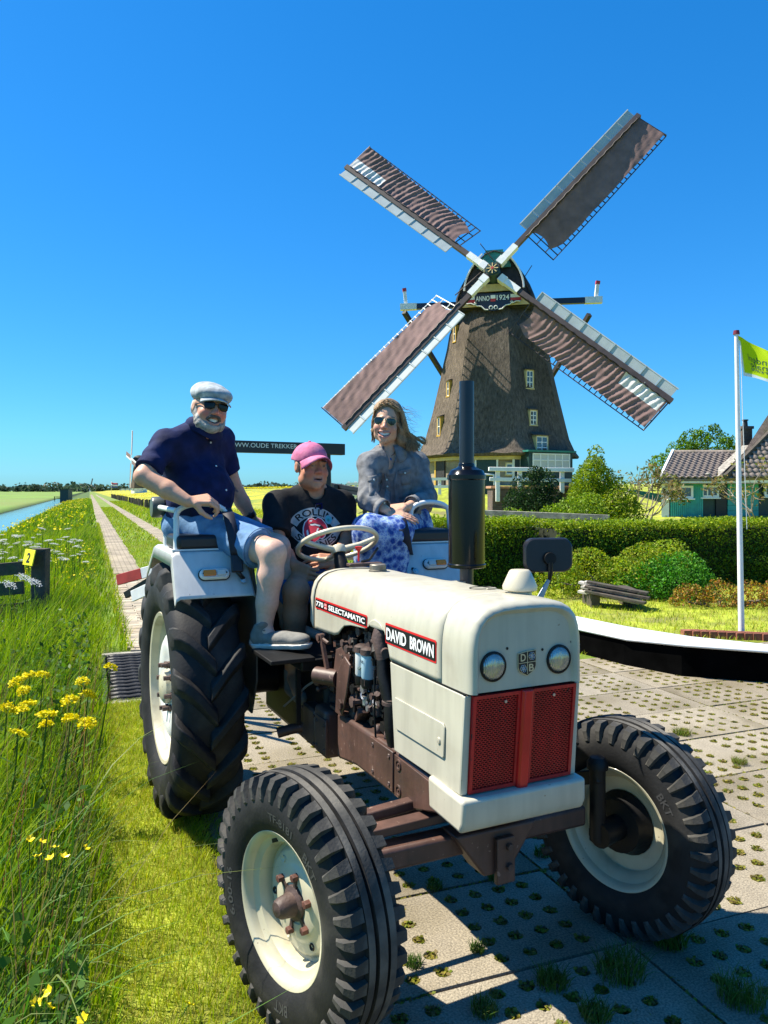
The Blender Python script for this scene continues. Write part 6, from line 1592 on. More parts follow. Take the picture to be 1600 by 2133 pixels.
def circ(cx, cy, r, n=24, sy=1.): return [(cx+r*math.cos(2*math.pi*i/n), cy+r*sy*math.sin(2*math.pi*i/n)) for i in range(n)], [tuple(range(n))]
def glasses(h, org, parent, w_, hh, m_l, m_f, style='rect', y=.106, z=-.004):
    def sh(sx):
        if style == 'rect': L = [(-.5,.42),(-.2,.5),(.3,.5),(.5,.40),(.46,-.25),(.3,-.5),(-.15,-.5),(-.42,-.2)]
        else: L = [(-.45,.40),(-.1,.5),(.35,.45),(.5,.2),(.48,-.15),(.3,-.45),(.0,-.5),(-.3,-.25),(-.46,.1)]
        out = []
        for a, b in L:
            x = a*w_+.5*w_+.008; out.append(h.p(sx*x, y-3.2*x*x, z+b*hh)-org)
        return out
    g = None
    for sx in (-1, 1):
        P = sh(sx); mb = MB(); c = sum((Vector(p) for p in P), Vector((0,0,0)))/len(P)+Vector(h.f)*.004
        mb.add([Vector(p) for p in P]+[c], [(i, (i+1) % len(P), len(P)) for i in range(len(P))], True)
        if g is None:
            g = MB().tube([h.p(-.010, y, z+hh*.22)-org, h.p(.010, y, z+hh*.22)-org], .0022, 6).build('sunglasses', m_f, parent)
        mb.build('lens', m_l, g); MB().tube([Vector(p) for p in P], .0022 if style == 'rect' else .0014, 5, True).build('frame', m_f, g)
        x = w_+.008; MB().tube([h.p(sx*x, y-3.2*x*x, z+hh*.3)-org, h.p(sx*.080, .02, z+.004)-org, h.p(sx*.082, -.01, z-.002)-org], .0028 if style == 'rect' else .0015, 6).build('temple', m_f, g)
    return g
M['shoe_grey'] = cloth_mat('grey_canvas', (.185,.18,.165), .15, 30); M['shoe_sole'] = mat('pale_shoe_sole', (.62,.60,.55), .6, var=.08, vscale=20); M['sock'] = cloth_mat('white_sock', (.7,.7,.7))
M['lens_dark'] = mat('dark_lens', (.003,.003,.004), .12, spec=.3); M['frame_dark'] = mat('black_frame', (.01,.01,.01), .3)
M['lens_mirror'] = mat('mirrored_lens', (.05,.06,.06), .08, .75); M['frame_metal'] = mat('gold_frame', (.5,.42,.28), .3, .9)
# ================= man in the flat cap on the right fender
org = J(420, 1110, 3.93)
man = thing('person', 'bearded man in navy shirt, denim shorts and pale flat cap sitting on the fender', 'person', org)
rs, ls = J(349, 920, 3.80), J(456, 908, 4.08); neck = J(417, 884, 3.92); chest = J(400, 962, 3.96); pel = J(406, 1088, 3.98)
re, rw = J(300, 992, 3.64), J(390, 1044, 3.60); le, lw = J(484, 1008, 4.16), J(526, 1083, 4.22)
rh, rk, ra = J(408, 1098, 3.90), J(568, 1152, 3.60), J(550, 1312, 3.58); lh, lk, la = J(436, 1092, 4.06), J(578, 1140, 3.86), J(598, 1300, 3.88)
fwd = np.array([.80, -.60, 0]); hd = Head(J(438, 848, 3.89), (.50, -.86, -.02), (.17, -.02, 1), .99)
F = Field(np.min([rs, re, pel, ra, hd.c], 0)-.25, np.max([ls, lw, rk, lk, hd.c, la], 0)+np.array([.2, .25, .2]), .005)
torso_sdf(F, pel, chest, neck, rs, ls, fwd, -.012, .05)
F.cap(neck-np.array([0, 0, .03]), hd.p(0,-.012,-.07), .058, .058, .03); head_sdf(F, hd, 1.05, True, 1.08, 1.08)
F.chain([rs, re], [.054, .046], .02).chain([re, re*.45+rw*.55, rw], [.047, .044, .029], .012); F.chain([ls, le], [.054, .045], .02).chain([le, le*.5+lw*.5, lw], [.045, .041, .029], .012)
hand_sdf(F, rw+nv([1, .25, -.05])*.012, (.92, .34, .10), (-.05, -.55, .83), 1, (.75, .85, .5), .03, 1.06, (.5, .5, -.75))
hand_sdf(F, lw, (.75, .45, -.35), (.3, -.4, .8), -1, (.4, .5, .3), .05, 1.04)
F.chain([rh, rh*.5+rk*.5, rk], [.092, .082, .064], .03).chain([rk, rk*.7+ra*.3, rk*.35+ra*.65, ra], [.062, .060, .050, .036], .02); F.chain([lh, lk], [.09, .062], .03).chain([lk, lk*.7+la*.3, la], [.062, .058, .036], .02)
hl, tp = J(532, 1338, 3.60), J(636, 1339, 3.44)
F.cap(ra, hl*.6+tp*.4, .036, .03, .02); F.cap(hl, tp, .03, .022, .02)
ltoe = la+np.array([.2, -.06, -.06]); F.cap(la, ltoe, .03, .022, .02)
def cols_man(V):
    C = np.tile(np.array([.58,.32,.215]), (len(V), 1)); head_cols(V, C, hd, (.36,.14,.13), True, (.30,.26,.22), .30, False)
    leg = V[:, 2] < 1.40; C[leg & (V[:, 0] > -.80)] = (.60,.39,.30)
    d = lw-le; t = ((V-le)@d)/(d@d); rr = np.linalg.norm(V-(le+np.clip(t, 0, 1)[:, None]*d), axis=1); tt = (rr < .06) & (t > -.05) & (t < .45) & (wob(V, 60, 3) > .08); C[tt] = (.13,.10,.13)
    tt = (rr < .06) & (t > .68) & (t < .82) & (wob(V, 70, 5) > .0); C[tt] = (.14,.11,.13); return C
F.build('body', SKIN, man, cols_man, org)
# shirt
F = Field(np.min([rs, re, pel], 0)-.2, np.max([ls, le, neck], 0)+.16, .006)
lat, fw, up = torso_sdf(F, pel, chest, neck, rs, ls, fwd, .010, .06, (.160,.160,.168), (.125,.122,.112))
q = rs+(re-rs)*.86; F.cap(rs, q, .066, .073, .03, flat=True); q2 = ls+(le-ls)*.78; F.cap(ls, q2, .064, .070, .03, flat=True)
F.ripple(.006, lambda P: wob(P, 26, 1)).ripple(.011, lambda P: np.abs(wob(P*np.array([1, 1, 1.7]), 26, 2))).ripple(.005, lambda P: np.abs(wob(P@np.array([[1,.5,0],[0,1,.6],[.4,0,1]]), 52, 12)))
F.ripple(.006, lambda P: np.maximum(0, np.sin((P-rs)@nv(re-rs)*70+(P@fw)*14))*np.exp(-np.sum((P-(rs*.5+re*.5))**2, 1)/.012))
F.cap(neck+up*.012, neck+up*.2, .060, .07, .01, sub=True); F.cap(neck+fw*.05-up*.0, neck+fw*.10-up*.085, .040, .012, .008, sub=True)
F.half(pel-up*.035, -up)
M['navy_cloth'] = cloth_mat('navy_cotton', (.006,.011,.055), .35, 14, patch=(.014,.024,.095), ps=9)
shirt = F.build('shirt', M['navy_cloth'], man, None, org)
mb = MB(); rows = []
for i in range(21):
    a = -2.75+5.5*i/20; dr = fw*math.cos(a)+lat*math.sin(a); b = neck+up*(-.018+.012*math.cos(a))+fw*.014
    opn = max(0, math.cos(a))**3
    rows.append([Vector(b+dr*.066+up*(.058-.03*opn)-org), Vector(b+dr*.078+up*(.046-.03*opn)-org), Vector(b+dr*(.100+.02*opn)-up*(.010+.055*opn)-org)])
mb.grid(rows); mb.build('collar', M['navy_cloth'], shirt, solid=.003)
mb = MB(); tree = BVHTree.FromPolygons([v.co for v in shirt.data.vertices], [tuple(p.vertices) for p in shirt.data.polygons])
for z in (.085, .20, .31, .40):
    s = Vector(neck-up*z+fw*.5-org+lat*.008); hit = tree.ray_cast(s, -Vector(fw), 1.)
    if hit[0] is not None: mb.lathe([(.0055, 0), (.005, .003), (.0001, .003)], hit[0]+hit[1]*.001, hit[1], 10)
mb.build('shirt_button', M['tube_white'], shirt)
# shorts
F = Field(np.min([pel, rh, rk], 0)-.2, np.max([pel, lh, lk, rk], 0)+.2, .006)
M_ = np.stack([lat, fw, up], 1); F.ell(pel-up*.01, (.182,.148,.125), M_, .05)
q = rh+(rk-rh)*.84; F.cap(rh, q, .108, .094, .05, flat=True); q = lh+(lk-lh)*.84; F.cap(lh, q, .105, .092, .05, flat=True)
F.ripple(.006, lambda P: wob(P, 24, 4)).ripple(.009, lambda P: np.abs(wob(P@np.array([[1,.5,0],[0,1,.6],[.4,0,1]]), 30, 5))).ripple(.004, lambda P: np.abs(wob(P, 60, 15))); F.half(pel+up*.075, up)
M['denim_light'] = cloth_mat('washed_denim', (.125,.235,.40), .22, 22, patch=(.22,.34,.50), ps=7)
sh_ = F.build('shorts', M['denim_light'], man, None, org)
hem = rh+(rk-rh)*.82; ax = nv(rk-rh); u_ = nv(np.cross(ax, [0, 0, 1])); v_ = np.cross(ax, u_)
MB().tube([Vector(hem-org+(u_*math.cos(a)+v_*math.sin(a))*.0965) for a in np.linspace(0, 6.283, 29)[:-1]], .0035, 5, True).build('hem', M['denim_light'], sh_)
# shoes and sock
def shoe(hl, tp, ank, parent, org, upv=(0, 0, 1), grey='shoe_grey'):
    hl, tp = np.array(hl), np.array(tp); d = nv(tp-hl); L = np.linalg.norm(tp-hl); s = nv(np.cross(d, upv)); u = np.cross(s, d); M_ = np.stack([s, d, u], 1)
    F = Field(np.minimum(hl, tp)-.12, np.maximum(hl, tp)+np.array([.12, .12, .16]), .005)
    F.ell(hl+d*.04+u*.024, (.038,.060,.046), M_, .02); F.ell(hl*.45+tp*.55+u*.018, (.046,.105,.036), M_, .03); F.ell(tp-d*.035+u*.014, (.044,.058,.030), M_, .02)
    F.cap(hl+d*.03+u*.03, hl+d*.055+u*.085, .038, .040, .02); F.cap(hl+d*.05+u*.10, hl+d*.055+u*.14, .036, .05, .006, sub=True); F.half(hl-u*.008, -u)
    o = F.build('shoe', M[grey], parent, None, org)
    F = Field(np.minimum(hl, tp)-.12, np.maximum(hl, tp)+.1, .004)
    F.ell(hl+d*.045, (.044,.066,.05), M_, .02); F.ell(hl*.45+tp*.55, (.051,.112,.04), M_, .03); F.ell(tp-d*.032, (.049,.064,.04), M_, .02); F.half(hl-u*.026, -u); F.half(hl-u*.002, u)
    F.build('sole', M['shoe_sole'], o, None, org, relax=0)
    c = hl*.52+tp*.48+u*.040
    MB().tube([Vector(hl+d*.085+u*.06+s*a-org) for a in (-.034, 0, .034)], .003, 5).tube([Vector(c+d*.03+s*.034*math.cos(t)+d*.07*max(0, math.sin(t))-u*(.006+.012*abs(math.cos(t)))-org) for t in np.linspace(-.3, 3.44, 14)], .0022, 5).build('seam', mat('shoe_seam', (.12,.12,.11), .8) if 'shoe_seam' not in bpy.data.materials else bpy.data.materials['shoe_seam'], o)
    return o
shoe(hl, tp, ra, man, org)
F = Field(ra-.15, ra+.15, .005); F.cap(ra-np.array([0, 0, .045]), ra+np.array([-.003, .0, .008]), .042, .041, .01, flat=True); F.build('sock', M['sock'], man, None, org)
# watch
d = nv(lw-le); u_ = nv(np.cross(d, [0, 0, 1])); v_ = np.cross(d, u_); c = lw-d*.03
mb = MB(); mb.grid([[Vector(c+d*o_+(u_*math.cos(a)+v_*math.sin(a))*.0345-org) for a in np.linspace(0, 6.283, 25)[:-1]] for o_ in (-.014, -.006, .006, .014)], True); wt = mb.build('watch', M['vinyl'], man, solid=.004)
MB().box(Vector(c+v_*.036-u_*.01-org), (.034, .034, .012)).build('watch_face', M['lens_dark'], wt, .004)
# head details
teeth(hd, man, org, .025)
F = Field(hd.c-.2, hd.c+.2, .004)
E = lambda c, r, kk=.015, **a: F.ell(hd.p(*c), np.array(r)*hd.k, hd.M, kk, **a)
E((0,.044,-.098), (.061,.058,.037)); E((0,.072,-.114), (.031,.027,.023))
for sx in (-1, 1): E((sx*.060,.026,-.078), (.020,.040,.042)); E((sx*.072,.004,-.035), (.012,.020,.040), .012)
E((0,.102,-.078), (.040,.036,.023), .006, sub=True); E((0,.11,-.045), (.07,.06,.022), .01, sub=True)
F.ripple(.0035, lambda P: wob(P, 190, 6)).ripple(.0025, lambda P: wob(P, 330, 7))
def bc(V):
    L = hd.loc(V); n_ = wob(V, 150, 8)[:, None]; c = np.array([.36,.34,.32])+.26*n_; dk = np.exp(-((np.abs(L[:, 0])-.035)**2+(L[:, 2]+.075)**2)/.0005)[:, None]*.5*(L[:, 1] > .06)[:, None]; return np.clip(c*(1-dk), .03, .8)
M['hair_attr'] = mat('hair_fibre', (.4,.4,.4), .75, attr='Col', var=.25, vscale=220, bump=.8, bscale=320, bdist=.004)
F.build('beard', M['hair_attr'], man, bc, org)
F = Field(hd.c-.2, hd.c+.2, .004)
for sx in (-1, 1): F.chain([hd.p(sx*.002,.108,-.0555), hd.p(sx*.020,.101,-.059), hd.p(sx*.036,.082,-.072)], [.0075, .0085, .006], .004)
F.ripple(.002, lambda P: wob(P, 260, 9)); F.build('moustache', M['hair_attr'], man, lambda V: np.clip(np.array([.095,.075,.065])+.04*wob(V, 150, 1)[:, None], .02, 1), org)
F = Field(hd.c-.22, hd.c+.2, .004); E = lambda c, r, kk=.015, **a: F.ell(hd.p(*c), np.array(r)*hd.k, hd.M, kk, **a)
E((0,-.040,-.006), (.087,.070,.075)); E((0,.06,.0), (.12,.07,.16), .01, sub=True)
for sx in (-1, 1): E((sx*.094,-.004,-.014), (.028,.023,.034), .006, sub=True)
F.ripple(.004, lambda P: wob(P, 170, 11)); F.build('hair', M['hair_attr'], man, lambda V: np.clip(np.array([.46,.43,.38])+.18*wob(V, 160, 2)[:, None], .05, .85), org)
# flat cap
F = Field(hd.c-.25, hd.c+.25, .004); E = lambda c, r, kk=.02, M2=None, **a: F.ell(hd.p(*c), np.array(r)*hd.k, hd.M if M2 is None else M2, kk, **a)
ca, sa = math.cos(-.10), math.sin(-.10); Mt = np.stack([hd.r, hd.f*ca+hd.u*sa, -hd.f*sa+hd.u*ca], 1)
E((0,-.015,.062), (.100,.122,.058), .02, Mt); E((0,.055,.062), (.088,.075,.034), .03, Mt); E((0,-.05,.080), (.088,.080,.052), .03, Mt)
F.ripple(.0035, lambda P: wob(P, 42, 13)).ripple(.0015, lambda P: wob(P, 90, 14)); F.half(hd.p(0,-.02,.030), -Mt[:, 2])
M['cap_grey'] = cloth_mat('pale_grey_linen', (.36,.40,.42), .3, 30, patch=(.22,.25,.27), ps=16)
cp = F.build('flat_cap', M['cap_grey'], man, None, org)
mb = MB(); rows = []
for i in range(13):
    a = -1.15+2.3*i/12; rows.append([Vector(hd.p((.076+.012*t)*math.sin(a)*1.02, .035+.055*math.cos(a)+.046*t*math.cos(a)+.012*t, .046-.024*t-.020*(math.sin(a)**2)*1.0+.002)-org) for t in (0, .35, .7, 1)])
mb.grid(rows); mb.build('visor', M['cap_grey'], cp, solid=.006)
mb = MB(); mb.grid([[Vector(hd.p(.083*math.sin(a), -.014+.098*math.cos(a), z)-org) for a in np.linspace(0, 6.283, 33)[:-1]] for z in (.028, .046)], True); mb.build('cap_band', M['cap_grey'], cp, solid=.004)
glasses(hd, org, man, .054, .036, M['lens_dark'], M['frame_dark'], 'rect', .109, -.004)
# ================= driver
org = J(645, 1190, 4.25)
drv = thing('person', 'driver in a black printed T-shirt and faded pink baseball cap sitting behind the steering wheel', 'person', org)
rs, ls = J(577, 1048, 4.12), J(712, 1048, 4.30); neck = J(652, 1010, 4.24); chest = J(645, 1085, 4.24); pel = J(645, 1188, 4.30)
re, rw = J(575, 1132, 3.98), J(612, 1178, 3.86); le, lw = J(722, 1130, 4.17), J(703, 1166, 3.98)
rh, rk, ra = J(618, 1200, 4.2), J(617, 1232, 3.78), J(609, 1405, 3.86); lh, lk, la = J(672, 1200, 4.28), J(700, 1228, 3.92), J(690, 1400, 3.98)
fwd = np.array([.36, -.93, 0]); hd = Head(J(648, 970, 4.17), (.48, -.87, .03), (-.05, .12, 1), 1.03)
F = Field(np.min([rs, re, pel, ra, hd.c, rw], 0)-np.array([.2, .2, .2]), np.max([ls, lw, rk, lk, hd.c, la], 0)+np.array([.2, .2, .2]), .005)
torso_sdf(F, pel, chest, neck, rs, ls, fwd, -.012, .05)
F.cap(neck-np.array([0, 0, .02]), hd.p(0,-.012,-.07), .070, .064, .03); head_sdf(F, hd, 1.03, False, 1.06, 1.1)
F.chain([rs, re], [.056, .046], .02).chain([re, re*.45+rw*.55, rw], [.047, .043, .029], .012); F.chain([ls, le], [.056, .046], .02).chain([le, le*.5+lw*.5, lw], [.046, .042, .029], .012)
hand_sdf(F, rw, (.55, -.35, -.30), (-.75, -.60, .25), 1, (.85, .75, .45), .03, 1.08, (.55, .35, .3), .5)
hand_sdf(F, lw, (-.86, -.30, -.02), (.05, -.80, .60), -1, (.22, .35, .3), .10, 1.08, (.55, .55, -.3))
F.chain([rh, rk], [.09, .066], .03).chain([rk, rk*.72+ra*.28, rk*.4+ra*.6, ra], [.063, .060, .050, .038], .02); F.chain([lh, lk], [.09, .066], .03).chain([lk, lk*.7+la*.3, la], [.063, .058, .038], .02)
F.cap(ra, ra+np.array([.05, -.16, -.06]), .034, .026, .02)
def cols_drv(V):
    C = np.tile(np.array([.53,.25,.15]), (len(V), 1)); head_cols(V, C, hd, (.36,.16,.14), False, (.16,.11,.08), .25, True)
    L = hd.loc(V); st_ = (np.abs(L[:, 0]) > .055) & (L[:, 1] < .02) & (L[:, 2] > -.03) & (L[:, 2] < .1) & (np.abs(L[:, 0]) < .09) & (L[:, 1] > -.12); C[st_ & (np.abs(L[:, 0]) < .080)] = (.24,.18,.15); return C
F.build('body', SKIN, drv, cols_drv, org)
F = Field(np.min([rs, re, pel], 0)-.2, np.max([ls, le, neck], 0)+.16, .006)
lat, fw, up = torso_sdf(F, pel, chest, neck, rs, ls, fwd, .008, .055, (.172,.178,.178), (.13,.135,.12))
q = rs+(re-rs)*.80; F.cap(rs, q, .070, .080, .03, flat=True); q2 = ls+(le-ls)*.82; F.cap(ls, q2, .070, .080, .03, flat=True)
F.ripple(.005, lambda P: wob(P, 26, 21)).ripple(.010, lambda P: np.abs(wob(P*np.array([1.4, 1.4, .7]), 30, 22)))
F.cap(neck-up*.01, neck+up*.2, .076, .085, .01, sub=True); F.ell(neck+fw*.06-up*.03, (.045,.06,.05), None, .01, sub=True)
M['black_tee'] = cloth_mat('black_cotton', (.014,.014,.016), .3, 14)
tee = F.build('t_shirt', M['black_tee'], drv, None, org)
# print: two banners with lettering and a red tongue
M['print_grey'] = mat('grey_print', (.40,.40,.39), .8, var=.15, vscale=40); M['print_black'] = mat('black_print', (.012,.012,.012), .8); M['print_red'] = mat('red_print', (.58,.02,.05), .75); M['print_white'] = mat('white_print', (.7,.68,.66), .8)
pc = J(656, 1099, 4.1); rgt = nv(np.cross(fw, [0, 0, 1]))*1.; rgt = rgt if rgt[0] > 0 else -rgt; upv = np.cross(rgt, fw); upv = upv if upv[2] > 0 else -upv
shapes = []
def arcband(cx, cy, r0, r1, a0, a1, m, n=18):
    V = []; 
    for i in range(n+1):
        a = R(a0+(a1-a0)*i/n); V += [(cx+r0*math.cos(a), cy+r0*math.sin(a)), (cx+r1*math.cos(a), cy+r1*math.sin(a))]
    shapes.append((V, [(2*i, 2*i+1, 2*i+3, 2*i+2) for i in range(n)], m))
def arctext(txt, cx, cy, r, amid, span, hgt, m, flip=1):
    V, Fc = text_mesh(txt, .05, .001); V[:, 0] /= np.ptp(V[:, 0]); V[:, 1] *= hgt/np.ptp(V[:, 1]); P = []
    for p in V:
        a = R(amid)-flip*p[0]*R(span); rr = r+flip*p[1]; P.append((cx+rr*math.cos(a), cy+rr*math.sin(a)))
    shapes.append((P, Fc, m))
arcband(0, -.055, .112, .158, 148, 28, 0); arctext('ROLLIN', 0, -.055, .135, 88, 92, .034, 1)
arcband(0, .075, .130, .172, 212, 328, 0); arctext('STONES', 0, .075, .151, 270, 84, .032, 1, -1)
def blob(pts, m): shapes.append((pts, [tuple(range(len(pts)))], m))
lip = [(-.062,.002),(-.052,.026),(-.030,.048),(-.014,.050),(0,.042),(.016,.052),(.036,.044),(.056,.020),(.062,.0),(.050,-.012),(.040,-.034),(.022,-.046),(.004,-.040)]
tong = [(-.062,.002),(-.066,-.022),(-.062,-.046),(-.044,-.062),(-.020,-.064),(.004,-.050),(.022,-.030),(.030,-.006),(.010,.010),(-.020,.014),(-.044,.014)]
blob([(x*1.09, y*1.10-.001) for x, y in lip], 3); blob([(x*1.07-.001, y*1.07-.001) for x, y in tong], 3)
blob(lip, 2); blob([(-.046,.006),(-.030,.022),(.0,.026),(.030,.016),(.044,.004),(.030,-.004),(.0,-.002),(-.03,.002)], 1)
blob([(-.030,.020),(-.004,.024),(.026,.016),(.020,.010),(-.004,.016),(-.026,.012)], 3); blob(tong, 2)
blob([(-.052,-.012),(-.044,-.006),(-.042,-.030),(-.048,-.040),(-.053,-.032)], 3); blob([(.004,.002),(.012,.004),(.0,-.026),(-.012,-.042),(-.018,-.036),(-.006,-.018)], 3); blob([(-.030,.040),(-.016,.043),(-.020,.034),(-.032,.032)], 3)
paint_on(tee, 'chest_print', tee, shapes, [M['print_grey'], M['print_black'], M['print_red'], M['print_white']], org, pc, rgt, upv, fw, .0025, 3)
b_ = circ(.078, .040, .022)
paint_on(drv, 'round_badge', tee, [(b_[0], b_[1], 0), (*circ(.078, .040, .018), 1), (*circ(.077, .038, .009, 5), 2)], [mat('badge_rim', (.20,.42,.55), .4), mat('badge_blue', (.10,.45,.50), .4), mat('badge_green', (.03,.28,.24), .5)], org, pc, rgt, upv, fw, .006, 1)
g0 = neck+fw*.13-up*.10; MB().tube([Vector(g0+lat*a+up*b-org) for a, b in ((-.018,.012),(-.02,-.012),(.0,-.022),(.018,-.01),(.014,.014))], .007, 6, True).ell(Vector(g0-org-up*.03), (.014,.007,.028)).build('hanging_sunglasses', mat('blue_black_glasses', (.008,.010,.06), .15), drv)
F = Field(np.min([pel, rh, rk], 0)-.2, np.max([pel, lh, lk, rk], 0)+.2, .006)
F.ell(pel-up*.02, (.175,.15,.12), np.stack([lat, fw, up], 1), .05); q = rh+(rk-rh)*.97; F.cap(rh, q, .108, .092, .05, flat=True); q = lh+(lk-lh)*.95; F.cap(lh, q, .105, .095, .05, flat=True); F.ripple(.005, lambda P: wob(P, 24, 24)); F.half(pel+up*.06, up)
M['denim_blue'] = cloth_mat('blue_denim', (.045,.11,.27), .25, 22, patch=(.08,.17,.36), ps=7)
F.build('shorts', M['denim_blue'], drv, None, org)
F = Field(ra-.2, ra+.15, .005); F.cap(ra+np.array([.005, -.01, -.05]), ra+np.array([0, .0, .03]), .045, .044, .01, flat=True); F.cap(ra+np.array([.0, .02, -.07]), ra+np.array([.06, -.15, -.075]), .044, .036, .02); F.build('shoe', M['shoe_grey'], drv, None, org)
F = Field(hd.c-.25, hd.c+.25, .004); E = lambda c, r, kk=.02, **a: F.ell(hd.p(*c), np.array(r)*hd.k, hd.M, kk, **a)
E((0,-.018,.040), (.090,.108,.088)); E((0,-.06,.03), (.080,.065,.07)); F.ripple(.003, lambda P: wob(P, 40, 33)); F.half(hd.p(0,0,.022), -nv(hd.u+hd.f*.16))
M['cap_pink'] = cloth_mat('faded_pink_cotton', (.50,.145,.265), .2, 26, patch=(.60,.24,.36), ps=12)
cp = F.build('baseball_cap', M['cap_pink'], drv, None, org)
mb = MB(); rows = []
for i in range(17):
    a = -1.25+2.5*i/16; sn_, cs = math.sin(a), math.cos(a); rows.append([Vector(hd.p((.085+.004*t)*sn_, .018+.072*cs+t*(.082*cs+.004), .036+.006*t-.050*sn_*sn_*(.55+.6*t)-.022*t*t+.012*cs)-org) for t in (0, .25, .5, .75, 1)])
mb.grid(rows); mb.build('visor', M['cap_pink'], cp, solid=.004)
MB().ell(Vector(hd.p(0,-.018,.129)-org), (.008,.008,.005)).build('cap_button', M['cap_pink'], cp)
# ================= woman on the left fender
org = J(815, 1095, 4.45)
wom = thing('person', 'smiling woman in grey denim jacket and blue floral skirt sitting beside the driver', 'person', org)
rs, ls = J(770, 962, 4.30), J(868, 962, 4.50); neck = J(812, 926, 4.40); chest = J(818, 986, 4.42); pel = J(824, 1088, 4.48)
re, rw = J(766, 1042, 4.16), J(804, 1062, 4.08); le, lw = J(890, 1036, 4.40), J(846, 1057, 4.16)
rh, rk, ra = J(798, 1098, 4.40), J(768, 1106, 4.02), J(770, 1260, 4.08); lh, lk, la = J(850, 1098, 4.50), J(822, 1110, 4.06), J(816, 1270, 4.10)
fwd = np.array([-.10, -.99, 0]); hd = Head(J(806, 878, 4.35), (-.10, -.99, -.02), (.10, 0, 1), 1.0)
F = Field(np.min([rs, re, pel, hd.c, rw, rk], 0)-.18, np.max([ls, le, hd.c, la], 0)+np.array([.18, .18, .2]), .0048)
torso_sdf(F, pel, chest, neck, rs, ls, fwd, -.018, .0, (.150,.125,.145), (.11,.095,.10))
F.cap(neck-np.array([0, 0, .03]), hd.p(0,-.012,-.07), .050, .047, .025); head_sdf(F, hd, .90, True, .84, .80, True, .6)
F.chain([rs, re], [.045, .038], .02).chain([re, rw], [.037, .024], .012); F.chain([ls, le], [.045, .038], .02).chain([le, lw], [.037, .024], .012)
hand_sdf(F, lw+np.array([-.005, -.02, .006]), (-.90, -.20, -.16), (-.10, -.55, .83), -1, (.18, .22, .15), .05, .92, (.8, .35, -.3))
hand_sdf(F, rw+np.array([.01, .0, -.020]), (.92, -.06, -.12), (.1, -.45, .88), 1, (.12, .22, .15), .06, .92)
F.chain([rh, rk, ra], [.08, .06, .04], .02).chain([lh, lk, la], [.08, .06, .04], .02)
def cols_wom(V):
    C = np.tile(np.array([.60,.35,.235]), (len(V), 1)); head_cols(V, C, hd, (.50,.17,.16), True, (.30,.18,.12), .15, False); return C
F.build('body', SKIN, wom, cols_wom, org); teeth(hd, wom, org, .029)
# jacket
F = Field(np.min([rs, re, pel, rw], 0)-.16, np.max([ls, le, neck, lw], 0)+.14, .0055)
lat, fw, up = torso_sdf(F, pel+np.array([0, 0, .05]), chest, neck, rs, ls, fwd, .004, .0, (.150,.138,.152), (.115,.108,.11), .06)
F.chain([rs, re], [.060, .056], .03).cap(re, re+(rw-re)*.82, .055, .046, .025, flat=True); F.chain([ls, le], [.060, .056], .03).cap(le, le+(lw-le)*.75, .055, .046, .025, flat=True)
F.ripple(.005, lambda P: wob(P, 30, 41)).ripple(.009, lambda P: np.abs(wob(P, 34, 43))).ripple(.004, lambda P: np.abs(wob(P, 70, 42)))
for A_, B_ in ((re, rw), (le, lw)): F.ripple(.005, lambda P: np.sin((P-A_)@nv(B_-A_)*110+wob(P, 20, 6)*2)*np.exp(-np.sum((P-A_)**2, 1)/.007))
F.cap(neck-up*.02, neck+up*.2, .058, .075, .01, sub=True); F.cap(neck+fw*.05, chest+fw*.118+up*.035, .050, .010, .006, sub=True)
# button placket and pockets as raised cloth
F.half(pel+up*.005, -up)
M['grey_denim'] = cloth_mat('grey_denim', (.155,.16,.17), .3, 26, patch=(.26,.265,.275), ps=11, bs=75)
jk = F.build('jacket', M['grey_denim'], wom, None, org)
tree = BVHTree.FromPolygons([v.co for v in jk.data.vertices], [tuple(p.vertices) for p in jk.data.polygons])
def on_jacket(a, b, off=.003):
    s = Vector(chest-org+lat*a+up*b+fw*.5); hit = tree.ray_cast(s, -Vector(fw), 1.); return (hit[0] if hit[0] is not None else s-Vector(fw)*.4)+Vector(fw)*off
lt = lat if lat[0] > 0 else -lat; lat = lt
def patch_on(name, pts, off, m, par, n=5):
    """quad patch with corners tl,tr,br,bl in chest coordinates"""
    rows = []
    for i in range(n):
        f = i/(n-1); L = [(pts[0][k]*(1-f)+pts[3][k]*f) for k in (0, 1)]; Rr = [(pts[1][k]*(1-f)+pts[2][k]*f) for k in (0, 1)]
        rows.append([on_jacket(L[0]*(1-g)+Rr[0]*g, L[1]*(1-g)+Rr[1]*g, off) for g in np.linspace(0, 1, n)])
    return MB().grid(rows).build(name, m, par, solid=.003)
for sx in (-1, 1):
    patch_on('pocket', [(sx*.048, .030), (sx*.112, .034), (sx*.104, -.05), (sx*.056, -.052)], .004, M['grey_denim'], jk); patch_on('pocket_flap', [(sx*.046, .036), (sx*.115, .040), (sx*.113, .012), (sx*.048, .010)], .008, M['grey_denim'], jk, 4)
    p = on_jacket(sx*.08, .017, .013); MB().lathe([(.006, 0), (.005, .002), (.0001, .002)], p, fw, 10).build('button', M['silver'], jk)
    patch_on('placket', [(sx*.012-.0, -.02), (sx*.034, .03), (sx*.036, -.19), (sx*.010, -.19)], .005, M['grey_denim'], jk, 6)
    patch_on('seam', [(sx*.060, -.055), (sx*.064, -.055), (sx*.048, -.19), (sx*.044, -.19)], .004, M['grey_denim'], jk, 6)
for b in (-.01, -.05, -.09, -.13, -.17): MB().lathe([(.0055, 0), (.005, .002), (.0001, .002)], on_jacket(-.024, b, .010), fw, 10).build('button', M['silver'], jk)
mb = MB()
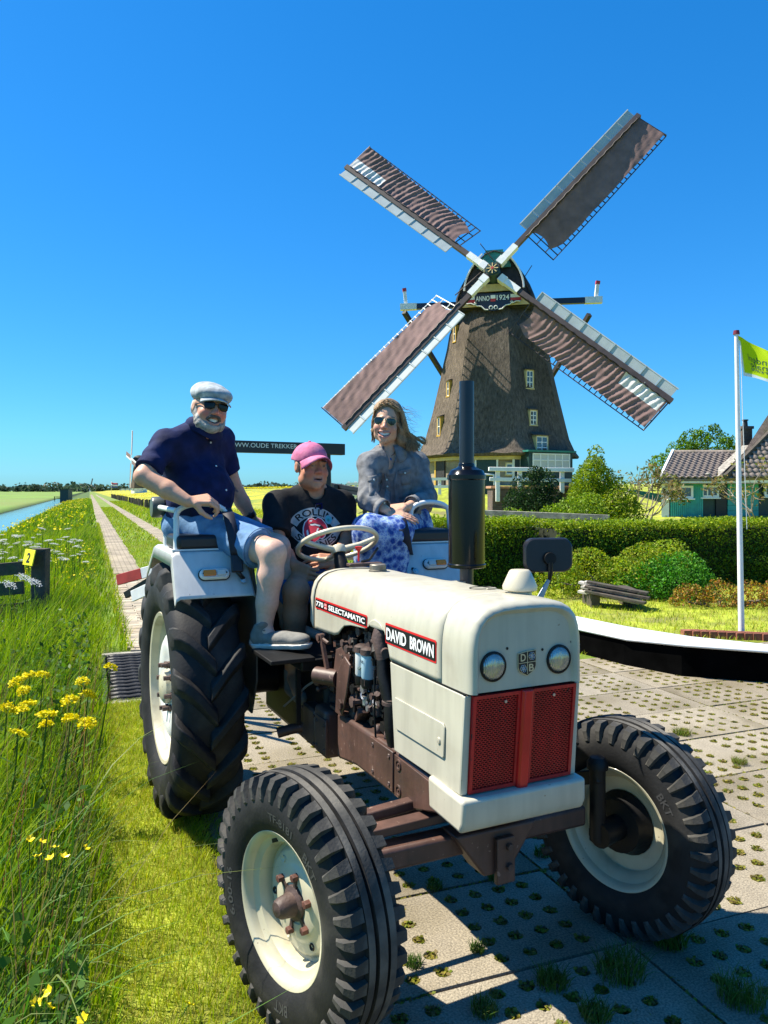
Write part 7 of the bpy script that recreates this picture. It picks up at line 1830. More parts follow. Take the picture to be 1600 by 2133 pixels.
for sx in (-1, 1):
    rows = []
    for i in range(9):
        a = 2.9-2.45*i/8; dr = fw*math.cos(a)+lat*sx*math.sin(a); b = neck+up*(-.030)+fw*.012; o_ = max(0, math.cos(a))
        rows.append([Vector(b+dr*.058+up*(.040-.01*o_)-org), Vector(b+dr*.074+up*(.030-.02*o_)-org), Vector(b+dr*(.098+.035*o_)-up*(.012+.05*o_)-org)])
    mb.grid(rows)
mb.build('collar', M['grey_denim'], jk, solid=.004)
for A_, B_, f in ((re, rw, .78), (le, lw, .71)):
    d = nv(B_-A_); u_ = nv(np.cross(d, [0, 0, 1])); v_ = np.cross(d, u_); c = A_+(B_-A_)*f
    MB().grid([[Vector(c+d*o_+(u_*math.cos(a)+v_*math.sin(a))*.050-org) for a in np.linspace(0, 6.283, 25)[:-1]] for o_ in (-.018, .016)], True).build('cuff', M['grey_denim'], jk, solid=.004)
# skirt
F = Field(np.min([pel, rh, rk, ra], 0)-np.array([.2, .2, .02]), np.max([pel, lh, lk, la], 0)+.2, .006)
F.ell(pel-up*.02, (.168,.135,.11), np.stack([lat, fw, up], 1), .05); F.cap(rh, rk, .100, .088, .05); F.cap(lh, lk, .104, .088, .05); F.cap(rk, ra, .080, .092, .05); F.cap(lk, la, .080, .092, .05); F.cap(rk*.5+lk*.5-np.array([0, 0, .03]), ra*.5+la*.5, .075, .09, .06); F.cap(rh*.5+lh*.5, rk*.5+lk*.5, .08, .065, .05)
F.cap(J(876, 1078, 4.52), J(884, 1128, 4.50), .06, .075, .05)
F.ripple(.010, lambda P: np.abs(wob(P*np.array([1.5, 1.5, .35]), 34, 51))).ripple(.003, lambda P: wob(P, 52, 52))
m = bpy.data.materials.new('blue_floral_cotton'); m.use_nodes = True; t = m.node_tree; b = t.nodes['Principled BSDF']; b.inputs['Roughness'].default_value = .8
tc = t.nodes.new('ShaderNodeTexCoord'); v1 = t.nodes.new('ShaderNodeTexVoronoi'); v1.inputs['Scale'].default_value = 30; v2 = t.nodes.new('ShaderNodeTexVoronoi'); v2.feature = 'DISTANCE_TO_EDGE'; v2.inputs['Scale'].default_value = 75
ns = t.nodes.new('ShaderNodeTexNoise'); ns.inputs['Scale'].default_value = 38; ns.inputs['Detail'].default_value = 6
for q in (v1, v2, ns): t.links.new(tc.outputs['Object'], q.inputs['Vector'])
r1 = t.nodes.new('ShaderNodeValToRGB'); r1.color_ramp.elements[0].position = .38; r1.color_ramp.elements[0].color = (.008,.07,.31,1); r1.color_ramp.elements[1].position = .60; r1.color_ramp.elements[1].color = (.44,.56,.70,1)
ad = t.nodes.new('ShaderNodeMath'); ad.operation = 'ADD'; mu = t.nodes.new('ShaderNodeMath'); mu.operation = 'MULTIPLY'; mu.inputs[1].default_value = .55
t.links.new(v1.outputs['Distance'], mu.inputs[0]); t.links.new(mu.outputs[0], ad.inputs[0]); mu2 = t.nodes.new('ShaderNodeMath'); mu2.operation = 'MULTIPLY'; mu2.inputs[1].default_value = .42; t.links.new(ns.outputs['Fac'], mu2.inputs[0]); t.links.new(mu2.outputs[0], ad.inputs[1]); t.links.new(ad.outputs[0], r1.inputs[0])
r2 = t.nodes.new('ShaderNodeValToRGB'); r2.color_ramp.elements[0].position = .04; r2.color_ramp.elements[0].color = (1,1,1,1); r2.color_ramp.elements[1].position = .16; r2.color_ramp.elements[1].color = (.30,.42,.85,1); t.links.new(v2.outputs['Distance'], r2.inputs[0])
mx = t.nodes.new('ShaderNodeMix'); mx.data_type = 'RGBA'; mx.blend_type = 'MULTIPLY'; mx.inputs[0].default_value = .8; t.links.new(r1.outputs[0], mx.inputs[6]); t.links.new(r2.outputs[0], mx.inputs[7]); t.links.new(mx.outputs[2], b.inputs['Base Color'])
F.build('skirt', m, wom, None, org)
# necklace
ch = [hd.p(a, .02+.045*math.cos(a*20), -.150-.0*abs(a))-org for a in np.linspace(-.05, .05, 5)]
pd_ = neck+fw*.088-up*.062
MB().tube([Vector(neck-lat*.050+up*.02+fw*.02-org), Vector(neck-lat*.03-up*.04+fw*.075-org), Vector(pd_-org), Vector(neck+lat*.03-up*.04+fw*.075-org), Vector(neck+lat*.050+up*.02+fw*.02-org)], .0018, 5).build('necklace', M['oily'], wom)
MB().ell(Vector(pd_-up*.012+fw*.004-org), (.013,.006,.015)).build('pendant', mat('blue_pendant', (.03,.10,.30), .15, coat=.6), wom)
glasses(hd, org, wom, .052, .042, M['lens_mirror'], M['frame_metal'], 'aviator', .107, -.006)
for sx in (-1, 1): MB().ell(Vector(hd.p(sx*.083,.0,-.058)-org), (.005,.004,.010)).build('earring', M['gold'], wom)
# hair: cap of hair plus many strands blown to the right of the picture
F = Field(hd.c-np.array([.2, .2, .28]), hd.c+.24, .0045); E = lambda c, r, kk=.02, **a: F.ell(hd.p(*c), np.array(r)*hd.k, hd.M, kk, **a)
E((0,-.022,.042), (.086,.098,.088)); E((0,-.05,-.02), (.080,.07,.09)); E((-.085,-.02,-.055), (.030,.045,.075), .03); E((-.096,-.035,-.085), (.030,.04,.06), .04); E((.068,-.02,-.02), (.016,.03,.05), .02)
E((.006,.085,-.03), (.066,.075,.098), .012, sub=True)
F.ripple(.004, lambda P: np.sin(wob(P, 14, 60)*9+((P-hd.c)@hd.u)*60)).ripple(.002, lambda P: wob(P, 160, 61))
def hc(V): n_ = np.sin(wob(V, 22, 62)*11)[:, None]*.5+.5*wob(V, 140, 63)[:, None]; return np.clip(np.array([.27,.175,.095])*(1+.5*n_), .02, .7)
hr = F.build('hair', M['hair_attr'], wom, hc, org)
rng = np.random.default_rng(5); VV, FF, CC = [], [], []; nb_ = 0
def strand(pts, r0, col):
    global nb_
    P = np.array(pts); k = len(P); n = 4
    for i in range(k):
        d = P[min(i+1, k-1)]-P[max(i-1, 0)]; d = d/np.linalg.norm(d); a = np.cross(d, [0, 1, .3]); a = a/np.linalg.norm(a); b = np.cross(d, a); r = r0*(1-.75*i/(k-1))
        for q in range(n): VV.append(P[i]+(a*math.cos(q*1.5708)+b*math.sin(q*1.5708))*r); CC.append(col)
    for i in range(k-1):
        for q in range(n): FF.append((nb_+i*n+q, nb_+i*n+(q+1) % n, nb_+(i+1)*n+(q+1) % n, nb_+(i+1)*n+q))
    nb_ += k*n
for i in range(1000):
    a = rng.uniform(-1.2, 2.6); sx = -1 if rng.random() < .80 else 1
    x0 = rng.uniform(-.03, .05); y0 = rng.uniform(-.07, .075); z0 = .122-1.2*(abs(x0)**2)*8-.6*y0*y0*8
    p0 = np.array([x0, y0, max(.06, z0)]); col = np.array([.32,.215,.115])*rng.uniform(.4, 1.8); out = rng.uniform(0, 1)
    if sx < 0:
        p1 = np.array([-.075-.012*out, y0*.6+.0, .06]); p2 = np.array([-.098-.03*out, y0*.4-.01, -.03-.02*out]); p3 = np.array([-.112-.05*out, y0*.3-.02, -.078]); p4 = np.array([-.118-.075*out+.02*math.sin(i), -.02+rng.normal(0, .02), -.115-.04*rng.random()])
    else:
        p1 = np.array([.070, y0*.6, .055]); p2 = np.array([.082, y0*.3-.015, -.01]); p3 = np.array([.080, -.03, -.05]); p4 = np.array([.072, -.045, -.085-.04*rng.random()])
    C_ = [p0, p1, p2, p3, p4]; pts = []
    for s in np.linspace(0, 1, 9):
        f = s*4; k0 = min(3, int(f)); g_ = f-k0; q = C_[k0]*(1-g_)+C_[k0+1]*g_; q = q+rng.normal(0, .0008, 3)+np.array([-.010*math.sin(s*8+i*.7)*s, .008*math.sin(s*9+i), .005*math.sin(s*7+i*2)]); pts.append(hd.p(*q)-org)
    strand(pts, rng.uniform(.0012, .0028), np.clip(col, .02, .6))
for i in range(24):        # the flying lock and stray hairs
    r_ = .018+.018*rng.random(); c0 = np.array([-.192-.012*rng.random(), -.02, -.098]); pts = [hd.p(*np.array([-.10, 0, -.03]))-org]
    ph = rng.uniform(-.3, .3)
    for s in np.linspace(0, 1, 9): a = 2.9+4.6*s+ph; q = c0+np.array([-r_*math.cos(a)*-1, rng.normal(0, .002), r_*math.sin(a)*-1]); pts.append(hd.p(*q)-org)
    strand(pts, .0013, np.clip(np.array([.30,.21,.10])*rng.uniform(.6, 1.5), .02, .7))
for i in range(40):
    z0 = rng.uniform(-.06, .10); p = np.array([-.08, rng.uniform(-.05, .02), z0]); pts = [hd.p(*p)-org]
    for s in range(1, 6): p = p+np.array([-.022*rng.uniform(.5, 1.3), rng.normal(0, .004), rng.normal(-.006, .008)]); pts.append(hd.p(*p)-org)
    strand(pts, .0008, (.22,.15,.08))
link('hair_strands', np_mesh('hair_strands', np.array(VV), np.array(FF), M['hair_attr'], np.array(CC), True), hr)
# ---------------------------------------------------------------- vegetation
LEAF = leaf_mat('leaf_blades', .5, .35); PETAL = leaf_mat('petals', .6, .25)
BARK = mat('bark', (.13,.10,.075), .9, var=.3, vscale=20, bump=.5, bscale=60)
def visible(x, y, z=0, mu=90):
    u = 800+1600*x/np.maximum(y, .3); v = 1022-1600*(z-EYE)/np.maximum(y, .3)
    return (y > 1.2) & (u > -mu) & (u < 1600+mu) & (v < 2400)
def pal(n, cols, jit=.18, rng=RNG):
    c = np.array(cols)[rng.integers(0, len(cols), n)]; return np.clip(c*(1+rng.normal(0, jit, (n, 1))), .003, .9)
def blades(name, x, y, h, wd, cols, lean=.35, wind=(.25, -.05), seg=3, zoff=0., curl=1., rng=RNG, z=None, tipcol=None):
    n = len(x); z0 = (ground_z(x, y) if z is None else z)+zoff
    h = np.broadcast_to(h, n); wd = np.broadcast_to(wd, n)
    az = rng.uniform(0, 2*np.pi, n); ln = rng.uniform(.1, 1, n)*lean*h
    dx = np.cos(az)*ln+wind[0]*h; dy = np.sin(az)*ln+wind[1]*h
    fa = rng.uniform(0, np.pi, n); px, py = np.cos(fa)*wd/2, np.sin(fa)*wd/2
    V = np.zeros((n, 2*seg+1, 3), np.float32); C = np.zeros((n, 2*seg+1, 3), np.float32)
    for i in range(seg+1):
        f = i/seg; cx = x+dx*f**(1.6*curl); cy = y+dy*f**(1.6*curl); cz = z0+h*(f-.25*lean*curl*f**3)
        wf = (1-f)**.6 if i else .8
        if i < seg:
            V[:, 2*i] = np.stack([cx-px*wf, cy-py*wf, cz], 1); V[:, 2*i+1] = np.stack([cx+px*wf, cy+py*wf, cz], 1)
        else: V[:, 2*seg] = np.stack([cx, cy, cz], 1)
    C[:] = cols[:, None, :]
    if tipcol is not None: C[:, -1] = C[:, -1]*.4+np.array(tipcol)*.6
    F = []
    b0 = np.arange(n)[:, None]*(2*seg+1)
    for i in range(seg-1): F += [b0+np.array([[2*i, 2*i+1, 2*i+3]]), b0+np.array([[2*i, 2*i+3, 2*i+2]])]
    F.append(b0+np.array([[2*seg-2, 2*seg-1, 2*seg]]))
    o = link(name, np_mesh(name, V.reshape(-1, 3), np.concatenate(F), LEAF, C.reshape(-1, 3), True)); return o
def leafcloud(name, P, size, cols, parent=None, up=.4, rng=RNG, m=None, N=None, asp=.55):
    n = len(P); a = rng.normal(size=(n, 3)); a[:, 2] += up
    if N is not None: a += N*1.2
    a /= np.linalg.norm(a, axis=1)[:, None]; t = np.cross(a, rng.normal(size=(n, 3))); t /= np.linalg.norm(t, axis=1)[:, None]; b_ = np.cross(a, t)
    s_ = np.broadcast_to(size, n)[:, None]*rng.uniform(.65, 1.3, (n, 1))
    V = np.stack([P-t*s_*.5, P+b_*s_*.5*asp-a*s_*.05, P+t*s_*.5-a*s_*.12, P-b_*s_*.5*asp-a*s_*.05], 1)
    F = np.arange(n*4).reshape(n, 4); C = np.repeat(cols, 4, 0)
    return link(name, np_mesh(name, V.reshape(-1, 3), F, m or LEAF, C), parent)
def pts_in(n, s0, s1, t0, t1, rng=RNG, z=0, mu=90):
    s = rng.uniform(s0, s1, n); t = rng.uniform(t0, t1, n); x, y = ST(s, t); k = visible(x, y, z, mu); return x[k], y[k], s[k], t[k]
def in_clear(x, y):       # keep blades off the fence wing post and tractor tyre
    return np.ones(len(x), bool)
G1 = [(.10,.18,.012), (.14,.24,.018), (.06,.13,.012), (.19,.28,.025), (.10,.19,.03)]
G2 = [(.24,.34,.022), (.19,.31,.018), (.29,.37,.035), (.13,.23,.015)]
STR = [(.22,.18,.07), (.17,.15,.05)]
# tall bank grass, near to far
for nm, n, a, h0, h1, w_ in (('tall_grass', 34000, (-3.2, .08, .6, 5.2), .22, .62, .007), ('tall_grass', 26000, (-4.0, .36, 5.0, 12.5), .25, .62, .011), ('tall_grass', 22000, (-4.3, .30, 12, 34), .28, .55, .02), ('tall_grass', 13000, (-4.4, .3, 34, 150), .25, .5, .07)):
    x, y, s, t = pts_in(n, *a, z=.6)
    cl = wob(np.stack([x*1.3, y*1.3, 0*x], 1), 2.1, 3); h = RNG.uniform(h0, h1, len(x))*(1+.28*cl)
    edge = np.clip((.16-s)/.75, .26, 1) if a[2] < 4 else np.clip((.40-s)/.9, .22, 1) if a[2] < 11 else 1; h = h*edge; ok_ = ~((s > .1) & (t < 8.2) & (t > 4)); x, y, h, s, t, cl = x[ok_], y[ok_], h[ok_], s[ok_], t[ok_], cl[ok_]
    if a[2] > 11: h *= np.clip((.42-s)/.7, .35, 1)
    c = np.where((cl > .05)[:, None], pal(len(x), G2), pal(len(x), G1)); st_ = RNG.random(len(x)) < .045; c[st_] = pal(st_.sum(), STR)
    o = blades(nm, x, y, h, w_*RNG.uniform(.6, 1.3, len(x)), c, .5, (.22, -.06)); tag(o, 'tall wind-blown green grass on the canal bank', 'grass', kind='stuff')
# leafy undergrowth on the bank
x, y, s, t = pts_in(17000, -2.8, .0, 1.2, 12, z=.5)
P = np.stack([x, y, ground_z(x, y)+RNG.uniform(.02, .36, len(x))**1.0], 1); keep = wob(P*1.5, 2.5, 8) > -.05; P = P[keep]
o = leafcloud('bank_weeds', P, .05, pal(len(P), [(.05,.12,.015), (.075,.16,.02), (.035,.085,.012), (.10,.19,.04)]), asp=.5); tag(o, 'leafy weeds growing between the tall grass on the bank', 'weeds', kind='stuff')
# bunches of long arching blades in front
x, y, s, t = pts_in(520, -.75, -.05, .9, 4.2, z=.6)
o = blades('arching_grass', x, y, RNG.uniform(.35, .70, len(x)), .010, pal(len(x), [(.06,.15,.02), (.09,.18,.03), (.16,.2,.06)]), .9, (.42, -.12), 5, curl=1.25); tag(o, 'long arching grass blades leaning over the mown strip', 'grass', kind='stuff')
# seeding stalks
x, y, s, t = pts_in(420, -1.6, .02, 1.2, 6, z=.8)
o = blades('seed_stalks', x, y, RNG.uniform(.55, .85, len(x)), .005, pal(len(x), STR+[(.20,.09,.05)]), .35, (.18, -.05), 4, tipcol=(.3,.16,.08)); tag(o, 'thin straw coloured seed stalks standing in the grass', 'grass', kind='stuff')
# mown strip
LG = [(.35,.41,.022), (.28,.38,.02), (.40,.41,.035), (.40,.34,.08), (.21,.31,.018)]
x, y, s, t = pts_in(48000, .0, .515, .5, 6.25); k = wob(np.stack([x, y, 0*x], 1), 6, 4) > -.55; x, y = x[k], y[k]
o = blades('mown_grass', x, y, RNG.uniform(.02, .06, len(x))*(1+.3*wob(np.stack([x, y, 0*x], 1), 9, 5)), .0032, pal(len(x), LG), .8, (.1, 0), 2, zoff=-.004); tag(o, 'short yellow-green mown grass strip between bank and pavement', 'grass', kind='stuff')
# straggling edge over the slabs
x, y, s, t = pts_in(2600, .46, .60, 1.0, 6.2); 
o = blades('edge_grass', x, y, RNG.uniform(.03, .075, len(x)), .004, pal(len(x), LG), 1.1, (.5, .1), 3); tag(o, 'grass creeping over the edge of the slabs', 'grass', kind='stuff')
# lane middle and verges
for a, n, h0, h1, w_ in (((.98, 2.1, 8.2, 26), 15000, .03, .09, .009), ((.98, 2.1, 26, 80), 6000, .05, .12, .03), ((2.72, 6.5, 14, 34), 12000, .10, .30, .016), ((2.72, 6.5, 34, 120), 9000, .12, .32, .05), ((.3, .42, 8.2, 40), 2200, .05, .2, .012), ((4.7, 12, 20, 60), 9000, .15, .35, .03)):
    x, y, s, t = pts_in(n, *a); o = blades('verge_grass', x, y, RNG.uniform(h0, h1, len(x)), w_, pal(len(x), LG+G2), .7, (.2, 0), 2); tag(o, 'rough grass on the verges of the lane', 'grass', kind='stuff')
# yellow flowers in the meadow and on the bank
for a, n, sz, h0, lab in (((6, 70, 30, 260), 14000, .09, .5, 'yellow flowers covering the meadow behind the lane'), ((-4.2, -.2, 28, 140), 1500, .10, .6, 'yellow flowers on the far canal bank'), ((-1.2, .1, 10, 19), 420, .035, .5, 'small yellow flowers in the bank grass')):
    x, y, s, t = pts_in(n, *a); z = ground_z(x, y)+RNG.uniform(.6, 1, len(x))*h0; k = wob(np.stack([x, y, 0*x], 1), .5 if sz > .05 else 1.2, 9) > -.15; x, y, z = x[k], y[k], z[k]
    sz_ = sz*np.clip(y/90, .6, 3) if sz == .09 else sz
    o = leafcloud('yellow_flowers', np.stack([x, y, z], 1), sz_, pal(len(x), [(.72,.58,.01), (.62,.52,.015), (.5,.5,.02)]), m=PETAL, up=1.5, asp=.9); tag(o, lab, 'flowers', kind='stuff')
# right lawn
x = RNG.uniform(1.2, 9, 26000); y = RNG.uniform(7.3, 13.2, 26000); k = visible(x, y) & (sst(x, y)[1] > 6.35); x, y = x[k], y[k]
o = blades('lawn_grass', x, y, RNG.uniform(.03, .075, len(x)), .009, pal(len(x), LG), .8, (.1, 0), 2); tag(o, 'sunny lawn between the hedge and the paving', 'grass', kind='stuff')
# ---- grass and moss in paving holes and joints
bx, by, bh, mx_ = [], [], [], []
IN_SLAB = []
for o in SLABS:
    for (a, b_) in HOLES:
        p = o.matrix_basis @ Vector((a, b_, 0)); IN_SLAB.append((p.x, p.y))
IN_SLAB = np.array(IN_SLAB); k = visible(IN_SLAB[:, 0], IN_SLAB[:, 1]); IN_SLAB = IN_SLAB[k]
pr_ = RNG.random(len(IN_SLAB)); lush = wob(np.c_[IN_SLAB, 0*IN_SLAB[:, 0]], 1.1, 21)
P = []; H_b = []; Wd = []
for (px_, py_), q, l in zip(IN_SLAB, pr_, lush):
    far = 1 if py_ < 4.5 else .6
    if q < .62+.25*l:
        n = int((24 if q < .3+.2*l else 12)*far); r = .026*np.sqrt(RNG.random(n)); a = RNG.uniform(0, 6.28, n)
        P.append(np.c_[px_+r*np.cos(a), py_+r*np.sin(a)]); H_b.append(RNG.uniform(.014, .032 if q < .3+.2*l else .018, n)); Wd.append(np.full(n, .0035 if py_ < 4.5 else .006))
P = np.concatenate(P); H_b = np.concatenate(H_b); Wd = np.concatenate(Wd)
PG = [(.13,.19,.02), (.17,.18,.03), (.10,.16,.02), (.2,.17,.05)]
o = blades('paving_grass', P[:, 0], P[:, 1], H_b+.012, Wd, pal(len(P), PG), 1.0, (.1, 0), 2, z=np.full(len(P), -.022)); tag(o, 'little grass tufts growing in the holes of the slabs', 'grass', kind='stuff')
# moss in holes and joints
q = IN_SLAB[RNG.integers(0, len(IN_SLAB), 64000)]; r = .0265*np.sqrt(RNG.random(len(q))); a = RNG.uniform(0, 6.28, len(q))
Pm = np.c_[q[:, 0]+r*np.cos(a), q[:, 1]+r*np.sin(a), RNG.uniform(-.011, .0015, len(q))]
tj = np.concatenate([1.14+.569*np.arange(0, 10)]); s = RNG.uniform(.5, 7.5, 9000); t = RNG.choice(tj, 9000)+RNG.normal(0, .007, 9000); s2 = RNG.choice(.535+1.283*np.arange(0, 6), 4500)+RNG.normal(0, .008, 4500); t2 = RNG.uniform(1, 6.2, 4500)
xx, yy = ST(np.r_[s, s2], np.r_[t, t2]); w_ = wob(np.c_[xx, yy, 0*xx], 3, 31) > -.1
Pm = np.r_[Pm, np.c_[xx, yy, np.full(len(xx), -.004)][w_]]; k = visible(Pm[:, 0], Pm[:, 1]); Pm = Pm[k]
nd = 2600; xd, yd = RNG.uniform(-1, 4.5, nd), RNG.uniform(2.1, 6.8, nd); sd_, td_ = sst(xd, yd); kk = (sd_ > .55) & (td_ < 6.2) & visible(xd, yd); 
o = leafcloud('dry_litter', np.c_[xd, yd, np.full(nd, .004)][kk], .011, pal(kk.sum(), [(.30,.24,.12), (.18,.15,.08), (.42,.36,.22), (.16,.19,.04)]), up=4, asp=.35); tag(o, 'dry grass bits and grit scattered on the slabs', 'litter', kind='stuff')
o = leafcloud('moss', Pm, .0155, pal(len(Pm), [(.19,.19,.02), (.25,.21,.04), (.13,.17,.02), (.17,.13,.05)]), up=2.5, asp=.9); tag(o, 'moss in the joints and holes of the slabs', 'moss', kind='stuff')
# bigger tufts
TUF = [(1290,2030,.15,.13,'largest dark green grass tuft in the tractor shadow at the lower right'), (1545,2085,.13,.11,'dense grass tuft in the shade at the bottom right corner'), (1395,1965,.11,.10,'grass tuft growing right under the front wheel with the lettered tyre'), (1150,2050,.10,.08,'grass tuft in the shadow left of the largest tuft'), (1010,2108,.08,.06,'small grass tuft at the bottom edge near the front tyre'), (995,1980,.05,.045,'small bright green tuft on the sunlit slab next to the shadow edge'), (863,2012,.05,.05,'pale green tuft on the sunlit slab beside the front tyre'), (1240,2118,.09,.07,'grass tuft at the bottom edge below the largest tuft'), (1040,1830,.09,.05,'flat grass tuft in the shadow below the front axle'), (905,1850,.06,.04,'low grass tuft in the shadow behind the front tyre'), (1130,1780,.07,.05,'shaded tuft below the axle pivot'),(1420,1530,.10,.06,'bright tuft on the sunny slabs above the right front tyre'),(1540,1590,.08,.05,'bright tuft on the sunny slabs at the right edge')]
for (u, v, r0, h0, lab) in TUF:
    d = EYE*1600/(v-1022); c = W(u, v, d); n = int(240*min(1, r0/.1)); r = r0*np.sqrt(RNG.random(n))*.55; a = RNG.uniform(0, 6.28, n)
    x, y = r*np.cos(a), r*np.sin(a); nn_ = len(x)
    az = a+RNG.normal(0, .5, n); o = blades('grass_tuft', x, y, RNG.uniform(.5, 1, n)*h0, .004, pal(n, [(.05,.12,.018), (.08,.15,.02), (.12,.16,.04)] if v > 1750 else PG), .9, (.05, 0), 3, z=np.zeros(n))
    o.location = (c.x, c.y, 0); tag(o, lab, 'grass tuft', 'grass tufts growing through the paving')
# ---- flowers: rape heads
RF = [(34,1422,'yellow rape head in front of the tall leaf at the left edge'), (62,1409,'yellow rape head second from the top of the left cluster'), (90,1407,'yellow rape head at the top right of the left cluster'), (49,1439,'broad yellow rape head in the middle of the left cluster'), (15,1475,'wide yellow rape head at the left picture edge'), (40,1480,'yellow rape head beside the one at the left edge'), (58,1467,'yellow rape head low in the left cluster'), (171,1420,'yellow rape head left of the cattle grid corner'), (184,1447,'yellow rape head just below the corner of the cattle grid'), (145,1460,'yellow rape head between the left cluster and the cattle grid'), (230,1390,'yellow rape head nearest to the big rear tyre in front of the grid bars'), (98,1490,'yellow rape head below the left cluster'), (147,1497,'small yellow rape head under the middle one'), (181,1507,'flat yellow rape head hanging over the mown grass'), (96,1509,'loose yellow rape head below the left cluster'), (38,1528,'lowest yellow rape head near the left edge')]
STEM = mat('flower_stem', (.06,.12,.02), .9, spec=.05, var=.2, vscale=20)
def rape_head(k):
    n = 150; P = RNG.normal(0, 1, (n, 3)); P /= np.linalg.norm(P, axis=1)[:, None]; P *= (.022+.012*RNG.random((n, 1)))*np.array([1.15, 1.15, .8]); P[:, 2] = np.abs(P[:, 2])*1.1-.012*RNG.random(n)
    return np_mesh('flower_head', *(lambda V, F: (V, F))(*quads(P, .013, 1.2)), PETAL, np.repeat(pal(n, [(.80,.66,.005), (.72,.60,.01), (.6,.56,.01)], .1), 4, 0))
def quads(P, size, up=.5, asp=.9):
    n = len(P); a = RNG.normal(size=(n, 3)); a[:, 2] += up; a /= np.linalg.norm(a, axis=1)[:, None]; t = np.cross(a, RNG.normal(size=(n, 3))); t /= np.linalg.norm(t, axis=1)[:, None]; b_ = np.cross(a, t); s_ = size*RNG.uniform(.7, 1.3, (n, 1))
    return np.stack([P-t*s_*.5, P+b_*s_*.5*asp, P+t*s_*.5, P-b_*s_*.5*asp], 1).reshape(-1, 3), np.arange(n*4).reshape(n, 4)
heads = [rape_head(k) for k in range(5)]
for (u, v, lab) in RF:
    d = 3.45+(1530-v)/140*1.2+RNG.uniform(-.15, .15); c = W(u, v, d); g0 = Vector((c.x-.10, c.y+.05, 0)); g0.z = float(ground_z(g0.x, g0.y))
    t = thing('rape_flower', lab, 'flower', g0, 0, 'yellow rape flowers on the bank')
    h = link('flower_head', heads[RNG.integers(5)], t); h.location = c-g0; h.scale = (RNG.uniform(.95, 1.35),)*2+(RNG.uniform(.8, 1.2),); h.rotation_euler = (RNG.uniform(-.4, .4), RNG.uniform(-.4, .4), RNG.uniform(0, 6))
    MB().tube([(0, 0, 0), (c-g0)*.55+Vector((.02, 0, .06)), c-g0], [.006, .004, .003], 5).build('stem', STEM, t)
    mb = MB()
    for q in range(4):
        f = .3+.15*q; p = (c-g0)*f; a = RNG.uniform(0, 6.28); e = p+Vector((.11*math.cos(a), .11*math.sin(a), .05)); sd_ = Vector((-math.sin(a), math.cos(a), 0))*.018
        e = p.lerp(e, .7); mb.add([p, p.lerp(e, .5)+sd_*.5, e, p.lerp(e, .5)-sd_*.5], [(0, 1, 2, 3)], False)
    mb.build('leaf', STEM, t)
BC = [(120,1729),(113,1767),(134,1785),(105,1789),(79,1785),(87,1755),(62,1748),(177,1767),(102,2066),(100,2098),(173,2124),(75,2090),(393,2094)]
BL_ = ['uppermost buttercup of the group beside the mown strip','buttercup below the uppermost one','buttercup at the right of the lower group','buttercup in the middle of the lower group','leftmost buttercup of the lower group','buttercup left of the uppermost one','buttercup farthest left among the upper ones','single buttercup hanging over the mown strip','upper buttercup of the pair near the bottom left','lower buttercup of the pair near the bottom left','buttercup at the bottom edge on the dark soil','pale buttercup deep in the grass near the bottom left','lone buttercup in the mown grass beside the front tyre']
mb = MB()
for q in range(5):
    a = q*1.2566; d = Vector((math.cos(a), math.sin(a), 0)); e = Vector((-d.y, d.x, 0)); mb.add([(0, 0, 0), d*.008+e*.006+Vector((0,0,.003)), d*.014+Vector((0,0,.008)), d*.008-e*.006+Vector((0,0,.003))], [(0, 1, 2, 3)], False)
bcm = mb.mesh('petals', mat('buttercup_yellow', (.80,.62,.005), .3))
for (u, v), lab in zip(BC, BL_):
    zc_ = .36 if v < 1900 else .25
    if u > 300: zc_ = .05
    d = (EYE-zc_)*1600/(v-1022); c = W(u, v, d); g0 = Vector((c.x-.03, c.y, float(ground_z(c.x, c.y)))); t = thing('buttercup', 'yellow '+lab, 'flower', g0, 0, 'buttercups in the near grass')
    h = link('petals', bcm, t); h.location = c-g0; h.rotation_euler = (RNG.uniform(.1, .8), RNG.uniform(-.4, .4), RNG.uniform(0, 6)); h.scale = (1.25,)*3
    MB().tube([(0, 0, 0), (c-g0)*.5+Vector((.01, 0, .02)), c-g0], .002, 4).build('stem', STEM, t)
# cow parsley
n = 170; P = []
for q in range(13):
    a = q*2.4; r = .055*math.sqrt(q/13); m_ = 12; rr = RNG.normal(0, .008, (m_, 2)); P.append(np.c_[r*math.cos(a)+rr[:, 0], r*math.sin(a)+rr[:, 1], .02-r*r*3+RNG.normal(0, .002, m_)])
P = np.concatenate(P); V, F = quads(P, .010, 3.); um = np_mesh('umbel', V, F, PETAL, np.full((len(V), 3), .60))
k = 0; S1 = MB().tube([(0, 0, -.75), (.02, 0, -.3), (0, 0, 0)], [.005, .004, .003], 5)
for q in range(8): S1.tube([(0, 0, -.04), (.045*math.cos(q*.785), .045*math.sin(q*.785), .008)], .0015, 3)
S1 = S1.mesh('stem', STEM)
lab = 'white flat-topped cow parsley head above the tall bank grass'
for q in range(400):
    if k >= 64: break
    u, v = RNG.uniform(-20, 215), RNG.normal(1150, 42)
    d = RNG.uniform(9.5, 17); c = W(u, v, d); s, t_ = sst(c.x, c.y); g0 = float(ground_z(c.x, c.y)); 
    if not (-3.2 < s < -.05 and .42 < c.z-g0 < .95): continue
    t = thing('cow_parsley', lab, 'flower', (c.x, c.y, g0), 0, 'white cow parsley on the bank'); k += 1
    h = link('umbel', um, t); h.location = (0, 0, c.z-g0); h.scale = (RNG.uniform(.7, 1.35),)*2+(1,); h.rotation_euler = (RNG.uniform(-.3, .3), RNG.uniform(-.3, .3), RNG.uniform(0, 6))
    o = link('stem', S1, t); o.location = (0, 0, c.z-g0-.002)
